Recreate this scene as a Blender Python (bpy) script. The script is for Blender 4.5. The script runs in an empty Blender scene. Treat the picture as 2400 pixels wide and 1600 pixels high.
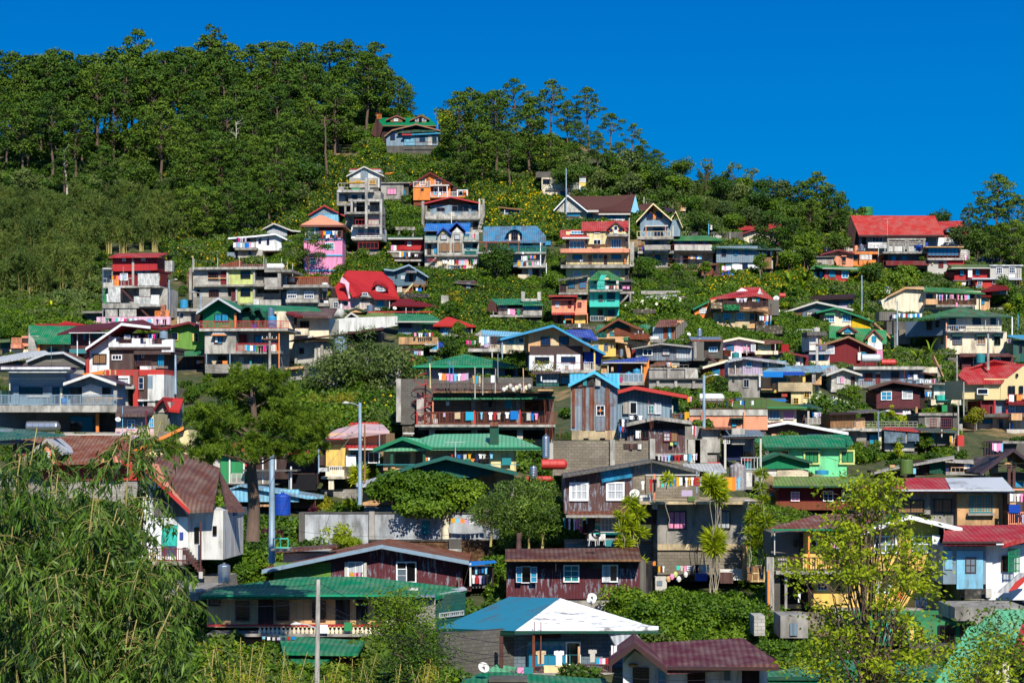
import bpy, math, random
import numpy as np
from mathutils import Vector, Matrix
R=math.radians;RU=random.uniform;RR=random.random
RWL=dict(name='retaining_wall',cat='retaining wall',grp='retaining walls');SHD=dict(name='shed',cat='shed')
# ---------------------------------------------------------------- camera, sky, sun
SC=bpy.context.scene;COL=SC.collection
F=4667.0;YH=1010.0;CZ=20.0            # focal length in photo pixels, eye level row, eye height (m)
cam=bpy.data.objects.new('camera',bpy.data.cameras.new('camera'));COL.objects.link(cam)
cam.location=(0,0,CZ);cam.rotation_euler=(R(90),0,0)
cam.data.lens=70;cam.data.sensor_width=36;cam.data.shift_y=(YH-800)/2400
cam.data.clip_start=.5;cam.data.clip_end=20000;SC.camera=cam
SUN_EL,SUN_AZ=R(38),R(12)               # sun behind the camera, a little to its right
wd=bpy.data.worlds.new("World");SC.world=wd;wd.use_nodes=True
wn=wd.node_tree;wn.nodes.clear()
def wnode(t,**k):
 n=wn.nodes.new(t)
 for a,b in k.items(): setattr(n,a,b)
 return n
sky=wnode('ShaderNodeTexSky');sky.sky_type='NISHITA';sky.sun_disc=False
sky.sun_elevation=SUN_EL;sky.sun_rotation=math.pi-SUN_AZ;sky.altitude=1500;sky.air_density=1.0;sky.dust_density=0.0;sky.ozone_density=6
tint=wnode('ShaderNodeMix',data_type='RGBA',blend_type='MULTIPLY');tint.inputs[0].default_value=1
tint.inputs[7].default_value=(0.74,0.86,0.92,1)
# deep clear azure of a dry mountain sky, a touch paler towards the horizon
tc=wnode('ShaderNodeTexCoord');sx=wnode('ShaderNodeSeparateXYZ');mr=wnode('ShaderNodeMapRange')
mr.inputs[1].default_value=0.02;mr.inputs[2].default_value=0.26
rmp=wnode('ShaderNodeValToRGB');rmp.color_ramp.elements[0].color=(0.0,0.172,0.42,1);rmp.color_ramp.elements[1].color=(0.0,0.068,0.285,1)
mr2=wnode('ShaderNodeMapRange');mr2.inputs[1].default_value=0.26;mr2.inputs[2].default_value=0.7
mx=wnode('ShaderNodeMix',data_type='RGBA');bg=wnode('ShaderNodeBackground');wo=wnode('ShaderNodeOutputWorld')
sk10=wnode('ShaderNodeMix',data_type='RGBA',blend_type='MULTIPLY');sk10.inputs[0].default_value=1;sk10.inputs[7].default_value=(10,10,10,1)
L=wn.links.new
L(sky.outputs[0],tint.inputs[6]);L(tc.outputs['Generated'],sx.inputs[0]);L(sx.outputs[2],mr.inputs[0]);L(mr.outputs[0],rmp.inputs[0])
L(sx.outputs[2],mr2.inputs[0]);L(mr2.outputs[0],mx.inputs[0])
L(rmp.outputs[0],sk10.inputs[6]);L(sk10.outputs[2],mx.inputs[6]);L(tint.outputs[2],mx.inputs[7]);L(mx.outputs[2],bg.inputs[0]);L(bg.outputs[0],wo.inputs[0])
bg.inputs[1].default_value=0.15
sl=bpy.data.lights.new('sun','SUN');sl.energy=4.6;sl.angle=R(.53);sl.color=(1,.94,.82)
so=bpy.data.objects.new('sun',sl);COL.objects.link(so);so.location=(0,0,300)
sd=Vector((math.sin(SUN_AZ)*math.cos(SUN_EL),-math.cos(SUN_AZ)*math.cos(SUN_EL),math.sin(SUN_EL)))
so.rotation_euler=sd.to_track_quat('Z','Y').to_euler()
vs=SC.view_settings;vs.view_transform='Standard';vs.look='None';vs.exposure=.32;vs.gamma=1
SC.cycles.max_bounces=4;SC.cycles.diffuse_bounces=3;SC.cycles.glossy_bounces=2;SC.cycles.transmission_bounces=2;SC.cycles.transparent_max_bounces=4
SC.cycles.use_adaptive_sampling=True;SC.cycles.adaptive_threshold=.02
# ---------------------------------------------------------------- helpers
rng=np.random.default_rng(7);random.seed(7)
def pt(px,py,Y): return Vector(((px-1200)/F*Y,Y,CZ+(YH-py)/F*Y))
_ty=[0,100,200,300,400,500,600,700,800,900,960,1030,1100,1200,1300,1400,1500,1600,1700,1750]
_td=[478,474,465,440,405,372,335,297,258,222,196,172,162,152,142,132,118,105,95,90]
_tr=[478,474,465,440,410,385,352,318,286,256,238,215,196,170,150,134,118,104,94,89]   # right hand side lies deeper
def gd(px,py):                                   # depth of the ground seen at a photo pixel
 k=min(max((px-1650)/400,0),1);a=np.interp(py,_ty,_td);b=np.interp(py,_ty,_tr);return float(a+(b-a)*k)
_sx=[-400,0,350,500,650,850,960,1010,1100,1200,1350,1450,1550,1650,1800,1950,2000,2200,2400,2900]
_sy=[340,330,318,292,262,240,285,318,335,325,335,380,420,445,480,505,512,548,548,560]
def skyl(px): return float(np.interp(px,_sx,_sy))
def gz2(q): return gd(*zz(*q))
def gp(px,py): return pt(px,py,gd(px,py))
def obj(name,data,parent=None,loc=None):
 o=bpy.data.objects.new(name,data);COL.objects.link(o)
 if parent: o.parent=parent
 if loc is not None: o.location=loc
 return o
LABELS={}
def tag(o,label=None,cat=None,group=None,kind=None):
 if label:
  o['label']=label;LABELS.setdefault(label,[]).append(o)
 if cat: o['category']=cat
 if group: o['group']=group
 if kind: o['kind']=kind
 return o
def mesh(name,V,Fc,mat=None,attr=None,smooth=False):
 me=bpy.data.meshes.new(name);me.from_pydata([tuple(v) for v in V],[],Fc)
 if mat: me.materials.append(mat)
 if smooth: me.shade_smooth()
 return me
def npmesh(name,V,idx,size,mats,attr=None,midx=None):   # fast path: all faces have `size` corners
 me=bpy.data.meshes.new(name);nv=len(V);nf=len(idx)//size
 me.vertices.add(nv);me.vertices.foreach_set('co',V.astype(np.float32).ravel())
 me.loops.add(len(idx));me.loops.foreach_set('vertex_index',idx.astype(np.int32))
 me.polygons.add(nf);me.polygons.foreach_set('loop_start',np.arange(0,nf*size,size,dtype=np.int32))
 if midx is not None: me.polygons.foreach_set('material_index',midx.astype(np.int32))
 me.update(calc_edges=True)
 if attr is not None:
  a=me.attributes.new('v','FLOAT','POINT');a.data.foreach_set('value',attr.astype(np.float32))
 for m in (mats if isinstance(mats,list) else [mats]): me.materials.append(m)
 return me
# ---------------------------------------------------------------- materials
def lin(h):
 c=[int(h[i:i+2],16)/255 for i in (0,2,4)]
 return tuple(x/12.92 if x<=.04045 else ((x+.055)/1.055)**2.4 for x in c)+(1,)
CL=dict(grn='06794f',dgrn='0b4a38',bgrn='0a9468',lgrn='5cae84',mos='567036',pgrn='6a9440',grd='2f8a54',gar='2f7a3c',lime='c4cf7e',mint='74dc9c',turq='3fc9b6',teal='2a8288',
 blue='1173c4',rbl='1443a4',cbl='2f8fba',lbl='4fb8dd',sky='7fc0dd',bgr='7f97a8',bgd='56707f',slt='6d7f8d',red='ae2a2e',brd='bb352f',dred='731d22',mar='5c2a30',rus='7a3f28',brn='54342f',
 dbr='3b2826',chb='4b3b38',org='ee8a3e',sal='ee9a78',pnk='ee94bd',ppk='e3b9cd',crm='e6d49e',crw='ecdfc2',yel='efc566',ylw='d9b20c',tan='d6a878',wht='eceef0',ow='d9d9d4',gry='a7a29a',dgy='67645f',lgy='c2beb5',
 blk='16161a',slv='b9bec3',prs='c9a9aa',hbl='2a7f9a',pur='4a2f42',dpr='3a2a33',lil='b9a8c4',hot='e0207a',nav='1c2a4e',cyn='29a6c9',tbr='8f6a4a',soi='9a7448',stn='8d8373',beg='cdb892',gld='dca42a',dtl='155a52',bru='5e4440')
_M={}
def nod(t,typ,**k):
 n=t.nodes.new(typ)
 for a,b in k.items(): setattr(n,a,b)
 return n
def base_mat(name):
 m=bpy.data.materials.new(name);m.use_nodes=True;t=m.node_tree;b=t.nodes['Principled BSDF'];return m,t,b
def mixc(t,f,a,b,mode='MIX'):
 n=nod(t,'ShaderNodeMix',data_type='RGBA',blend_type=mode)
 for s,v in ((0,f),(6,a),(7,b)):
  if hasattr(v,'links') or isinstance(v,bpy.types.NodeSocket): t.links.new(v,n.inputs[s])
  else: n.inputs[s].default_value=v
 return n.outputs[2]
def ramp(t,src,a,b,ca=0.,cb=1.):
 n=nod(t,'ShaderNodeMapRange');t.links.new(src,n.inputs[0])
 n.inputs[1].default_value=a;n.inputs[2].default_value=b;n.inputs[3].default_value=ca;n.inputs[4].default_value=cb;return n.outputs[0]
def noise(t,co,scale,detail=3,sc=(1,1,1),rough=.6):
 mp=nod(t,'ShaderNodeMapping');mp.inputs[3].default_value=sc;t.links.new(co,mp.inputs[0])
 n=nod(t,'ShaderNodeTexNoise');n.inputs['Scale'].default_value=scale;n.inputs['Detail'].default_value=detail;n.inputs['Roughness'].default_value=rough
 t.links.new(mp.outputs[0],n.inputs['Vector']);return n.outputs[0]
def mth(t,op,a,b=0.):
 n=nod(t,'ShaderNodeMath',operation=op)
 for i,v in enumerate((a,b)):
  if isinstance(v,bpy.types.NodeSocket): t.links.new(v,n.inputs[i])
  else: n.inputs[i].default_value=v
 return n.outputs[0]
def bump(t,b,h,dist,stren=1.):
 n=nod(t,'ShaderNodeBump');n.inputs['Strength'].default_value=stren;n.inputs['Distance'].default_value=dist;t.links.new(h,n.inputs['Height']);t.links.new(n.outputs[0],b.inputs['Normal'])
def dk(c,k): return (c[0]*k,c[1]*k,c[2]*k,1)
def M(code):
 if code in _M: return _M[code]
 ty,cn=code.split('.')[:2];c=lin(CL[cn]);m,t,b=base_mat(code);Lk=t.links.new
 tcn=nod(t,'ShaderNodeTexCoord');co=tcn.outputs['Object']
 oi=nod(t,'ShaderNodeObjectInfo');rnd=oi.outputs['Random']
 addv=nod(t,'ShaderNodeVectorMath',operation='MULTIPLY_ADD');
 cmb=nod(t,'ShaderNodeCombineXYZ')
 for i in range(3): Lk(rnd,cmb.inputs[i])
 Lk(cmb.outputs[0],addv.inputs[0]);addv.inputs[1].default_value=(57,83,31);Lk(co,addv.inputs[2]);cr=addv.outputs[0]
 sp=nod(t,'ShaderNodeSeparateXYZ');Lk(co,sp.inputs[0]);rough=.8;spec=.3;col=c
 big=noise(t,cr,.45,4);fine=noise(t,cr,3.5,4)
 if ty=='p':      # painted plaster with run-down grime
  st=noise(t,cr,2.2,4,(1,1,.16));g=mth(t,'MULTIPLY',ramp(t,st,.42,.66),ramp(t,big,.32,.6))
  col=mixc(t,mth(t,'MULTIPLY',g,.75),c,dk(lin('6f675c'),.8));col=mixc(t,ramp(t,fine,.3,.7,0,.16),col,dk(c,.6));bump(t,b,fine,.01,.4)
 elif ty=='c':    # raw concrete
  st=noise(t,cr,1.6,5,(1,1,.3));g=ramp(t,st,.42,.68)
  col=mixc(t,ramp(t,big,.35,.65),dk(c,1.12),dk(c,.66));col=mixc(t,mth(t,'MULTIPLY',g,.75),col,dk(lin('4a463e'),.9));col=mixc(t,ramp(t,fine,.35,.75,0,.3),col,dk(c,.5));bump(t,b,fine,.015,.5);rough=.9
 elif ty=='b':    # concrete block courses 0.4 x 0.2
  mp=nod(t,'ShaderNodeMapping');mp.inputs[2].default_value=(R(-90),0,0);ad=nod(t,'ShaderNodeVectorMath',operation='MULTIPLY_ADD')
  xy=mth(t,'ADD',sp.outputs[0],sp.outputs[1]);cb=nod(t,'ShaderNodeCombineXYZ');Lk(xy,cb.inputs[0]);Lk(sp.outputs[2],cb.inputs[1])
  br=nod(t,'ShaderNodeTexBrick');Lk(cb.outputs[0],br.inputs['Vector']);br.inputs['Scale'].default_value=1
  br.inputs['Brick Width'].default_value=.42;br.inputs['Row Height'].default_value=.21;br.inputs['Mortar Size'].default_value=.014
  br.inputs['Color1'].default_value=dk(c,1.05);br.inputs['Color2'].default_value=dk(c,.78);br.inputs['Mortar'].default_value=dk(c,.42)
  col=mixc(t,mth(t,'MULTIPLY',ramp(t,big,.42,.66),.55),br.outputs[0],dk(lin('5a554b'),.8));bump(t,b,fine,.01,.4);rough=.92
 elif ty in 'tyrq':   # corrugated sheet;t,r ribs along z/slope spaced in x - y,q spaced in y
  ax=sp.outputs[0] if ty in 'tr' else sp.outputs[1];other=sp.outputs[1] if ty in 'tr' else sp.outputs[0]
  sh=mth(t,'FLOOR',mth(t,'DIVIDE',ax,.85));sh2=mth(t,'FLOOR',mth(t,'DIVIDE',mth(t,'ADD',other,sp.outputs[2]),2.7))
  wn_=nod(t,'ShaderNodeTexWhiteNoise',noise_dimensions='3D');cb=nod(t,'ShaderNodeCombineXYZ');Lk(sh,cb.inputs[0]);Lk(sh2,cb.inputs[1]);Lk(rnd,cb.inputs[2]);Lk(cb.outputs[0],wn_.inputs['Vector']);w=wn_.outputs[0]
  var=.55 if ty in 'rq' else .3
  col=mixc(t,ramp(t,w,0,1,0,var),dk(c,1.06),dk(c,.5));rr=noise(t,cr,1.3,6,(1.4,1.4,.45),.7)
  lo=(.36,.56) if ty in 'rq' else (.54,.72);rm=mth(t,'MULTIPLY',ramp(t,rr,*lo),ramp(t,fine,.3,.55))
  if ty in 'rq': rm=mth(t,'MULTIPLY',rm,ramp(t,w,.2,.8,.45,1))
  if cn!='rus': col=mixc(t,mth(t,'MULTIPLY',rm,.85 if ty in 'rq' else .6),col,lin('6f3a24') if ty in 'rq' or cn in('bgr','slv','wht','sky') else dk(lin('8b7a6a'),.7))
  else: col=mixc(t,mth(t,'MULTIPLY',ramp(t,rr,.5,.62),.7),col,lin('8a7466'))
  col=mixc(t,ramp(t,noise(t,cr,.8,3,(1,1,.6)),.4,.7,0,.28),col,lin('a39a8c'));rib=mth(t,'SINE',mth(t,'MULTIPLY',ax,2*math.pi/.3));bump(t,b,rib,.022,.9);rough=.62;spec=.22
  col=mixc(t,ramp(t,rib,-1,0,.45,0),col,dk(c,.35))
 elif ty=='s':    # lapped siding
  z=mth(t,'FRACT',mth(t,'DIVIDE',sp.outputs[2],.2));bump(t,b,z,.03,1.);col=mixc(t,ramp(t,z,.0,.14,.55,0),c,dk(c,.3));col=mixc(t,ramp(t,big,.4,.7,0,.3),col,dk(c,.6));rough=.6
 elif ty=='v':    # vertical boards
  z=mth(t,'FRACT',mth(t,'DIVIDE',mth(t,'ADD',sp.outputs[0],sp.outputs[1]),.4));col=mixc(t,ramp(t,z,.0,.1,.55,0),c,dk(c,.3));col=mixc(t,ramp(t,noise(t,cr,2.5,4,(1,1,.15)),.45,.7,0,.45),col,dk(c,.5));rough=.7
 elif ty=='l':    # profiled tile sheets
  z=mth(t,'FRACT',mth(t,'DIVIDE',sp.outputs[2],.26));x=mth(t,'SINE',mth(t,'MULTIPLY',mth(t,'ADD',sp.outputs[0],sp.outputs[1]),24));h=mth(t,'ADD',z,mth(t,'MULTIPLY',x,.35));bump(t,b,h,.05,1.)
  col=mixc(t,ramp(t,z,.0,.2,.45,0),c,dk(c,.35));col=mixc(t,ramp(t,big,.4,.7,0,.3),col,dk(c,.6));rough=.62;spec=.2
 elif ty=='w':    # weathered timber
  gr=noise(t,cr,1.2,5,(6,6,1));col=mixc(t,ramp(t,gr,.35,.65),dk(c,1.1),dk(c,.5));rough=.85;bump(t,b,gr,.01,.5)
 elif ty=='k':    # brick / rubble
  v=nod(t,'ShaderNodeTexVoronoi');v.inputs['Scale'].default_value=3.2;Lk(cr,v.inputs['Vector']);col=mixc(t,ramp(t,v.outputs['Color'],.2,.9),dk(c,.35),dk(c,1.15));v2=ramp(t,v.outputs['Distance'],.2,.55,0,.8);col=mixc(t,v2,col,dk(c,.2));bump(t,b,v.outputs['Distance'],.06,1.);rough=.95
 elif ty=='a':    # flaking paint over grey sheet
  fl=noise(t,cr,3.2,6,(1.6,1.6,.28),.75);rib=mth(t,'SINE',mth(t,'MULTIPLY',sp.outputs[0],2*math.pi/.2));bump(t,b,rib,.014,.8)
  g=mth(t,'MULTIPLY',ramp(t,fl,.535,.56),ramp(t,big,.42,.52));col=mixc(t,ramp(t,fine,.3,.7,0,.35),c,dk(c,.5));col=mixc(t,mth(t,'MULTIPLY',g,.85),col,lin('8b93a0'));rough=.6
 elif ty=='h':    # white roof with worn dark patches
  fl=noise(t,cr,1.4,6,(.7,2.6,1),.75);fl2=noise(t,cr,.5,2);ax=sp.outputs[1];rib=mth(t,'SINE',mth(t,'MULTIPLY',ax,2*math.pi/.2));bump(t,b,rib,.012,.5)
  g=mth(t,'MULTIPLY',ramp(t,fl,.5,.6),ramp(t,fl2,.52,.56));col=mixc(t,mth(t,'MULTIPLY',g,.8),c,lin('5b5048'));rough=.6
 elif ty=='g':    # window glass
  rough=.12;spec=.5;col=mixc(t,ramp(t,rnd,0,1,0,.5),c,dk(c,.3))
 elif ty=='u':    # curtain behind glass
  x=mth(t,'SINE',mth(t,'MULTIPLY',mth(t,'ADD',sp.outputs[0],sp.outputs[1]),30));col=mixc(t,ramp(t,x,-1,1,0,.45),c,dk(c,.4));rough=.5
 elif ty=='m':    # painted metal
  rough=.42;spec=.5;col=mixc(t,ramp(t,fine,.5,.8,0,.4),c,dk(lin('6f3a24'),.8))
 elif ty=='z':    # polished steel
  rough=.28;b.inputs['Metallic'].default_value=.85;col=mixc(t,ramp(t,fine,.4,.8,0,.3),c,dk(c,.5))
 elif ty=='f': rough=.9;col=mixc(t,ramp(t,noise(t,cr,9,2),.35,.7,0,.25),c,dk(c,.5))
 elif ty=='x':    # plastic sheet
  rough=.35;fl=noise(t,cr,2.5,4,(1,1,.4));col=mixc(t,ramp(t,fl,.4,.65),dk(c,.5),c);bump(t,b,fl,.2,1.)
 b.inputs['Roughness'].default_value=rough;b.inputs['Specular IOR Level'].default_value=spec
 if isinstance(col,tuple): b.inputs['Base Color'].default_value=col
 else: Lk(col,b.inputs['Base Color'])
 _M[code]=m;return m
def leafmat(name,c1,c2,trans=.25,rough=.55):
 m,t,b=base_mat(name);Lk=t.links.new
 at=nod(t,'ShaderNodeAttribute',attribute_name='v');oi=nod(t,'ShaderNodeObjectInfo')
 col=mixc(t,at.outputs['Fac'],c1,c2);k=ramp(t,oi.outputs['Random'],0,1,.72,1.25)
 hs=nod(t,'ShaderNodeHueSaturation');Lk(col,hs.inputs['Color']);Lk(k,hs.inputs['Value']);Lk(ramp(t,oi.outputs['Random'],0,1,.515,.485),hs.inputs['Hue']);col=hs.outputs[0]
 Lk(col,b.inputs['Base Color']);b.inputs['Roughness'].default_value=rough;b.inputs['Specular IOR Level'].default_value=.25
 tr=nod(t,'ShaderNodeBsdfTranslucent');Lk(col,tr.inputs[0]);ms=nod(t,'ShaderNodeMixShader');ms.inputs[0].default_value=trans
 Lk(b.outputs[0],ms.inputs[1]);Lk(tr.outputs[0],ms.inputs[2]);Lk(ms.outputs[0],t.nodes['Material Output'].inputs[0]);return m
LF=dict(pine=leafmat('pine_needles',(.024,.068,.006,1),(.115,.195,.012,1),.15,.7),
 pine2=leafmat('near_pine_needles',(.045,.105,.006,1),(.23,.32,.016,1),.2,.6),
 dark=leafmat('dark_leaves',(.020,.055,.006,1),(.100,.190,.014,1),.2),
 green=leafmat('green_leaves',(.040,.100,.006,1),(.150,.260,.012,1),.25),
 lite=leafmat('yellow_green_leaves',(.15,.24,.006,1),(.52,.58,.02,1),.35),
 oliv=leafmat('olive_leaves',(.036,.070,.010,1),(.14,.205,.030,1),.2,.7),
 bam=leafmat('bamboo_leaves',(.014,.045,.006,1),(.17,.29,.035,1),.2,.45),
 flow=leafmat('yellow_petals',(.75,.42,.0,1),(.9,.62,.01,1),.2),
 wflow=leafmat('white_petals',(.7,.7,.45,1),(.85,.85,.6,1),.2),
 grey=leafmat('grey_green_leaves',(.045,.080,.018,1),(.15,.21,.045,1),.2),
 gold=leafmat('golden_leaves',(.16,.17,.01,1),(.42,.38,.015,1),.25),
 red_=leafmat('purple_leaves',(.05,.01,.02,1),(.14,.03,.05,1),.2))
def barkmat(name,c):
 m,t,b=base_mat(name);co=nod(t,'ShaderNodeTexCoord').outputs['Object'];n=noise(t,co,3,5,(2,2,.5));col=mixc(t,n,dk(c,.45),dk(c,1.5));t.links.new(col,b.inputs['Base Color']);b.inputs['Roughness'].default_value=.95;bump(t,b,n,.05,1.);return m
BARK=barkmat('pine_bark',(.13,.085,.06,1));PALE=barkmat('pale_bark',(.30,.26,.20,1));DEADW=barkmat('dead_wood',(.42,.38,.33,1));CULM=barkmat('bamboo_culm',(.32,.27,.09,1))
m,t,b=base_mat('hillside_soil');co=nod(t,'ShaderNodeTexCoord').outputs['Object']
n1=noise(t,co,.06,5);n2=noise(t,co,.9,6);col=mixc(t,ramp(t,n2,.35,.65),(.030,.052,.010,1),(.085,.085,.028,1));col=mixc(t,ramp(t,n1,.56,.62),col,mixc(t,n2,(.20,.12,.05,1),(.40,.27,.13,1)))
t.links.new(col,b.inputs['Base Color']);b.inputs['Roughness'].default_value=.95;bump(t,b,n2,.4,1.);SOIL=m
# ---------------------------------------------------------------- terrain: one sheet from behind the camera over the ridge to the horizon
def terrain():
 xs=list(range(-3000,-400,200))+list(range(-400,2900,28))+list(range(2900,5600,200));V=[];nr=0
 near=[(-400,34),(-150,26),(-30,16),(-4,13.6),(6,11.5),(30,6.0),(60,3.5)]
 rows=60
 for px in xs:
  k=(px-1200)/F;s=skyl(px);colv=[]
  for y,z in near: colv.append((k*85,y,z))
  for r in range(rows+1):
   py=1750+(s-1750)*r/rows;Y=gd(px,py);p=pt(px,py,Y)
   colv.append((p.x,p.y,p.z+.35*math.sin(p.x*.31+p.y*.17)+.25*math.sin(p.x*.83-p.y*.5)-.2))
  Yr=colv[-1][1];zr=colv[-1][2]
  for dy,dz in ((12,-1.5),(40,-10),(110,-38),(300,-70),(900,-75),(5000,-76),(12000,-77)):
   Y=Yr+dy;colv.append((k*Y,Y,max(zr+dz,-40) if dy<800 else -45))
  nr=len(colv);V+=colv
 Fc=[]
 for i in range(len(xs)-1):
  for j in range(nr-1): a=i*nr+j;Fc.append((a,a+nr,a+nr+1,a+1))
 me=mesh('hillside',V,Fc,SOIL,smooth=True);o=obj('hillside',me);tag(o,kind='structure');return o
terrain()
# ---------------------------------------------------------------- foliage generators
def rsph(n):
 v=rng.normal(size=(n,3));return v/np.linalg.norm(v,axis=1)[:,None]
def leaves(C,Dr,Ln,W,v=None,N=None):
 n=len(C);s=np.cross(Dr,rsph(n) if N is None else N);s/=np.linalg.norm(s,axis=1)[:,None]+1e-9
 Ln=np.broadcast_to(Ln,(n,))[:,None];W=np.broadcast_to(W,(n,))[:,None]
 V=np.stack([C,C+Dr*Ln*.45+s*W*.5,C+Dr*Ln,C+Dr*Ln*.45-s*W*.5],1).reshape(-1,3)
 if v is None: v=rng.random(n)
 return V,np.repeat(v,4)
def blob_leaves(blobs,per,L_,W,up=.35,shell=.55):
 Cs=[];Ds=[];vs=[];Ns=[]
 for (x,y,z,rx,ry,rz) in blobs:
  n=int(per);d=rsph(n);d[:,2]=np.abs(d[:,2])*np.where(rng.random(n)<.78,1,-1);r=(shell+(1-shell)*rng.random(n)**.5)[:,None]
  Cs.append(np.array([x,y,z])+d*r*np.array([rx,ry,rz]));q=d+rsph(n)*.5;q[:,2]+=up;t=np.cross(q,rsph(n))+.25*q;Ns.append(q);Ds.append(t/np.linalg.norm(t,axis=1)[:,None]);vs.append(np.clip(rng.normal(.45,.2,n)+.16*rng.normal(),0,1))
 return leaves(np.concatenate(Cs),np.concatenate(Ds),L_*(.6+.8*rng.random(sum(map(len,Cs)))),W,np.concatenate(vs),np.concatenate(Ns))
def lmesh(name,V,a,mats,midx=None): return npmesh(name,V,np.arange(len(V)),4,mats,a,midx)
def tube(pts,rads,n=6):
 V=[];Fc=[]
 for i,(p,r) in enumerate(zip(pts,rads)):
  d=(Vector(pts[min(i+1,len(pts)-1)])-Vector(pts[max(i-1,0)])).normalized();u=d.orthogonal().normalized();w=d.cross(u)
  for k in range(n): a=2*math.pi*k/n;V.append(Vector(p)+u*(math.cos(a)*r)+w*(math.sin(a)*r))
 for i in range(len(pts)-1):
  for k in range(n): Fc.append((i*n+k,i*n+(k+1)%n,(i+1)*n+(k+1)%n,(i+1)*n+k))
 Fc.append(tuple(range(n)));Fc.append(tuple(range(len(V)-n,len(V))));return V,Fc
class Acc:
 def __init__(s): s.V=[];s.F=[]
 def add(s,V,Fc): k=len(s.V);s.V+=list(V);s.F+=[tuple(i+k for i in f) for f in Fc]
 def tube(s,p,r,n=6): s.add(*tube(p,r,n))
 def box(s,x0,x1,y0,y1,z0,z1):
  s.add([(x,y,z) for z in (z0,z1) for y in (y0,y1) for x in (x0,x1)],[(0,1,3,2),(4,5,7,6),(0,1,5,4),(2,3,7,6),(0,2,6,4),(1,3,7,5)])
 def mesh(s,name,mat,smooth=False): return mesh(name,s.V,s.F,mat,smooth=smooth)
def branch(A,p0,p1,r0,r1,sag=.0,n=4,seg=4):
 p0=Vector(p0);p1=Vector(p1);L_=(p1-p0).length;P=[p0.lerp(p1,i/seg)+Vector((RU(-.04,.04)*L_,RU(-.04,.04)*L_,sag*math.sin(math.pi*i/seg)*L_+RU(-.02,.02)*L_)) for i in range(seg+1)];P[0]=p0;P[-1]=p1
 A.tube(P,[r0+(r1-r0)*i/seg for i in range(seg+1)],n)
def make_pine(h,rad,seed,pads=34,per=70,LL=.6,W=.34,lo=.42,flat=.42,padr=1.25,lean=.0,umb=.8):
 random.seed(seed);A=Acc();top=Vector((lean*h,0,h*.93));TP=[Vector((lean*h*(i/8)**1.5+.12*math.sin(i*1.7+seed),.12*math.cos(i*1.3+seed),h*.93*i/8-(.6 if i==0 else 0))) for i in range(9)]
 A.tube(TP,[h*.019*(1-.78*i/8)+.03 for i in range(9)],7);bl=[]
 for k in range(pads):
  f=lo+(1-lo)*((k+.5)/pads);a=k*2.4+RR()*.9;prof=math.sin(math.pi*min(1,((f-lo)/(1-lo))*umb+.12))**.7
  r=rad*prof*RU(.45,1.05);
  if f>.95: r*=.4
  z=h*f+RU(-.5,.5);c=TP[min(8,int(f*8))];p=Vector((c.x+r*math.cos(a),c.y+r*math.sin(a),z));pr=padr*RU(.75,1.25)
  bl.append((p.x,p.y,p.z,pr,pr,pr*flat*RU(.8,1.3)))
  zb=max(h*lo*.8,z-r*.45-.4);q=TP[0].lerp(TP[8],min(1,zb/(h*.93)));i=min(7,int(zb/(h*.93)*8));q=TP[i].lerp(TP[i+1],zb/(h*.93)*8-i) if zb<h*.92 else TP[8]
  branch(A,q,p,h*.006+.02,.025,.06,3,3)
 V,a=blob_leaves(bl,per,LL,W,.55,.35);return lmesh('pine_crown',V,a,LF['pine']),A.mesh('pine_trunk',BARK,True)
def make_broad(h,rad,seed,leaf='dark',nb=22,per=110,LL=.5,W=.34,lo=.3,bark=BARK,br=.42,tr=.02,zsq=.75):
 random.seed(seed);A=Acc();A.tube([(0,0,-.5),(.08*rad,0,h*.3),(0,.05*rad,h*.62)],[h*tr+.03,h*tr*.8+.02,h*tr*.4+.01],6);bl=[]
 for k in range(nb):
  d=Vector(rsph(1)[0]);d.z=d.z*.9+.1;c=Vector((0,0,h*(lo+1)/2));rr=RU(.35,.8);p=c+Vector((d.x*rad*rr,d.y*rad*rr,d.z*h*(1-lo)/2*rr));b=rad*br*RU(.7,1.25);bl.append((p.x,p.y,p.z,b,b,b*zsq))
  branch(A,(0,0,h*RU(.2,.55)),p,h*tr*.4+.012,.012,.05,3,3)
 V,a=blob_leaves(bl,per,LL,W,.2,.45);return lmesh('crown',V,a,LF[leaf]),A.mesh('trunk',bark,True)
def make_bush(h,rad,seed,leaf='green',nb=9,per=70,LL=.3,W=.2,fl=0,fmat='flow',fs=.26,up=.3):
 random.seed(seed);bl=[]
 for k in range(nb):
  a=RR()*6.28;r=rad*RR()**.6*.75;b=rad*RU(.3,.5);bl.append((r*math.cos(a),r*math.sin(a),h*RU(.2,.72),b,b,h*.3))
 V,a=blob_leaves(bl,per,LL,W,up,.5);mi=np.zeros(len(V)//4)
 if fl:
  n=fl;B=np.array(bl)[rng.integers(0,nb,n)];d=rsph(n);d[:,2]=np.abs(d[:,2]);C=B[:,:3]+d*B[:,3:]*1.08;q=rsph(n);q[:,2]*=.4;q/=np.linalg.norm(q,axis=1)[:,None]
  V2,a2=leaves(C,q,fs,fs);V=np.concatenate([V,V2]);a=np.concatenate([a,a2]);mi=np.concatenate([mi,np.ones(n)])
 return lmesh('shrub_foliage',V,a,[LF[leaf],LF[fmat]],mi)
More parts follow.
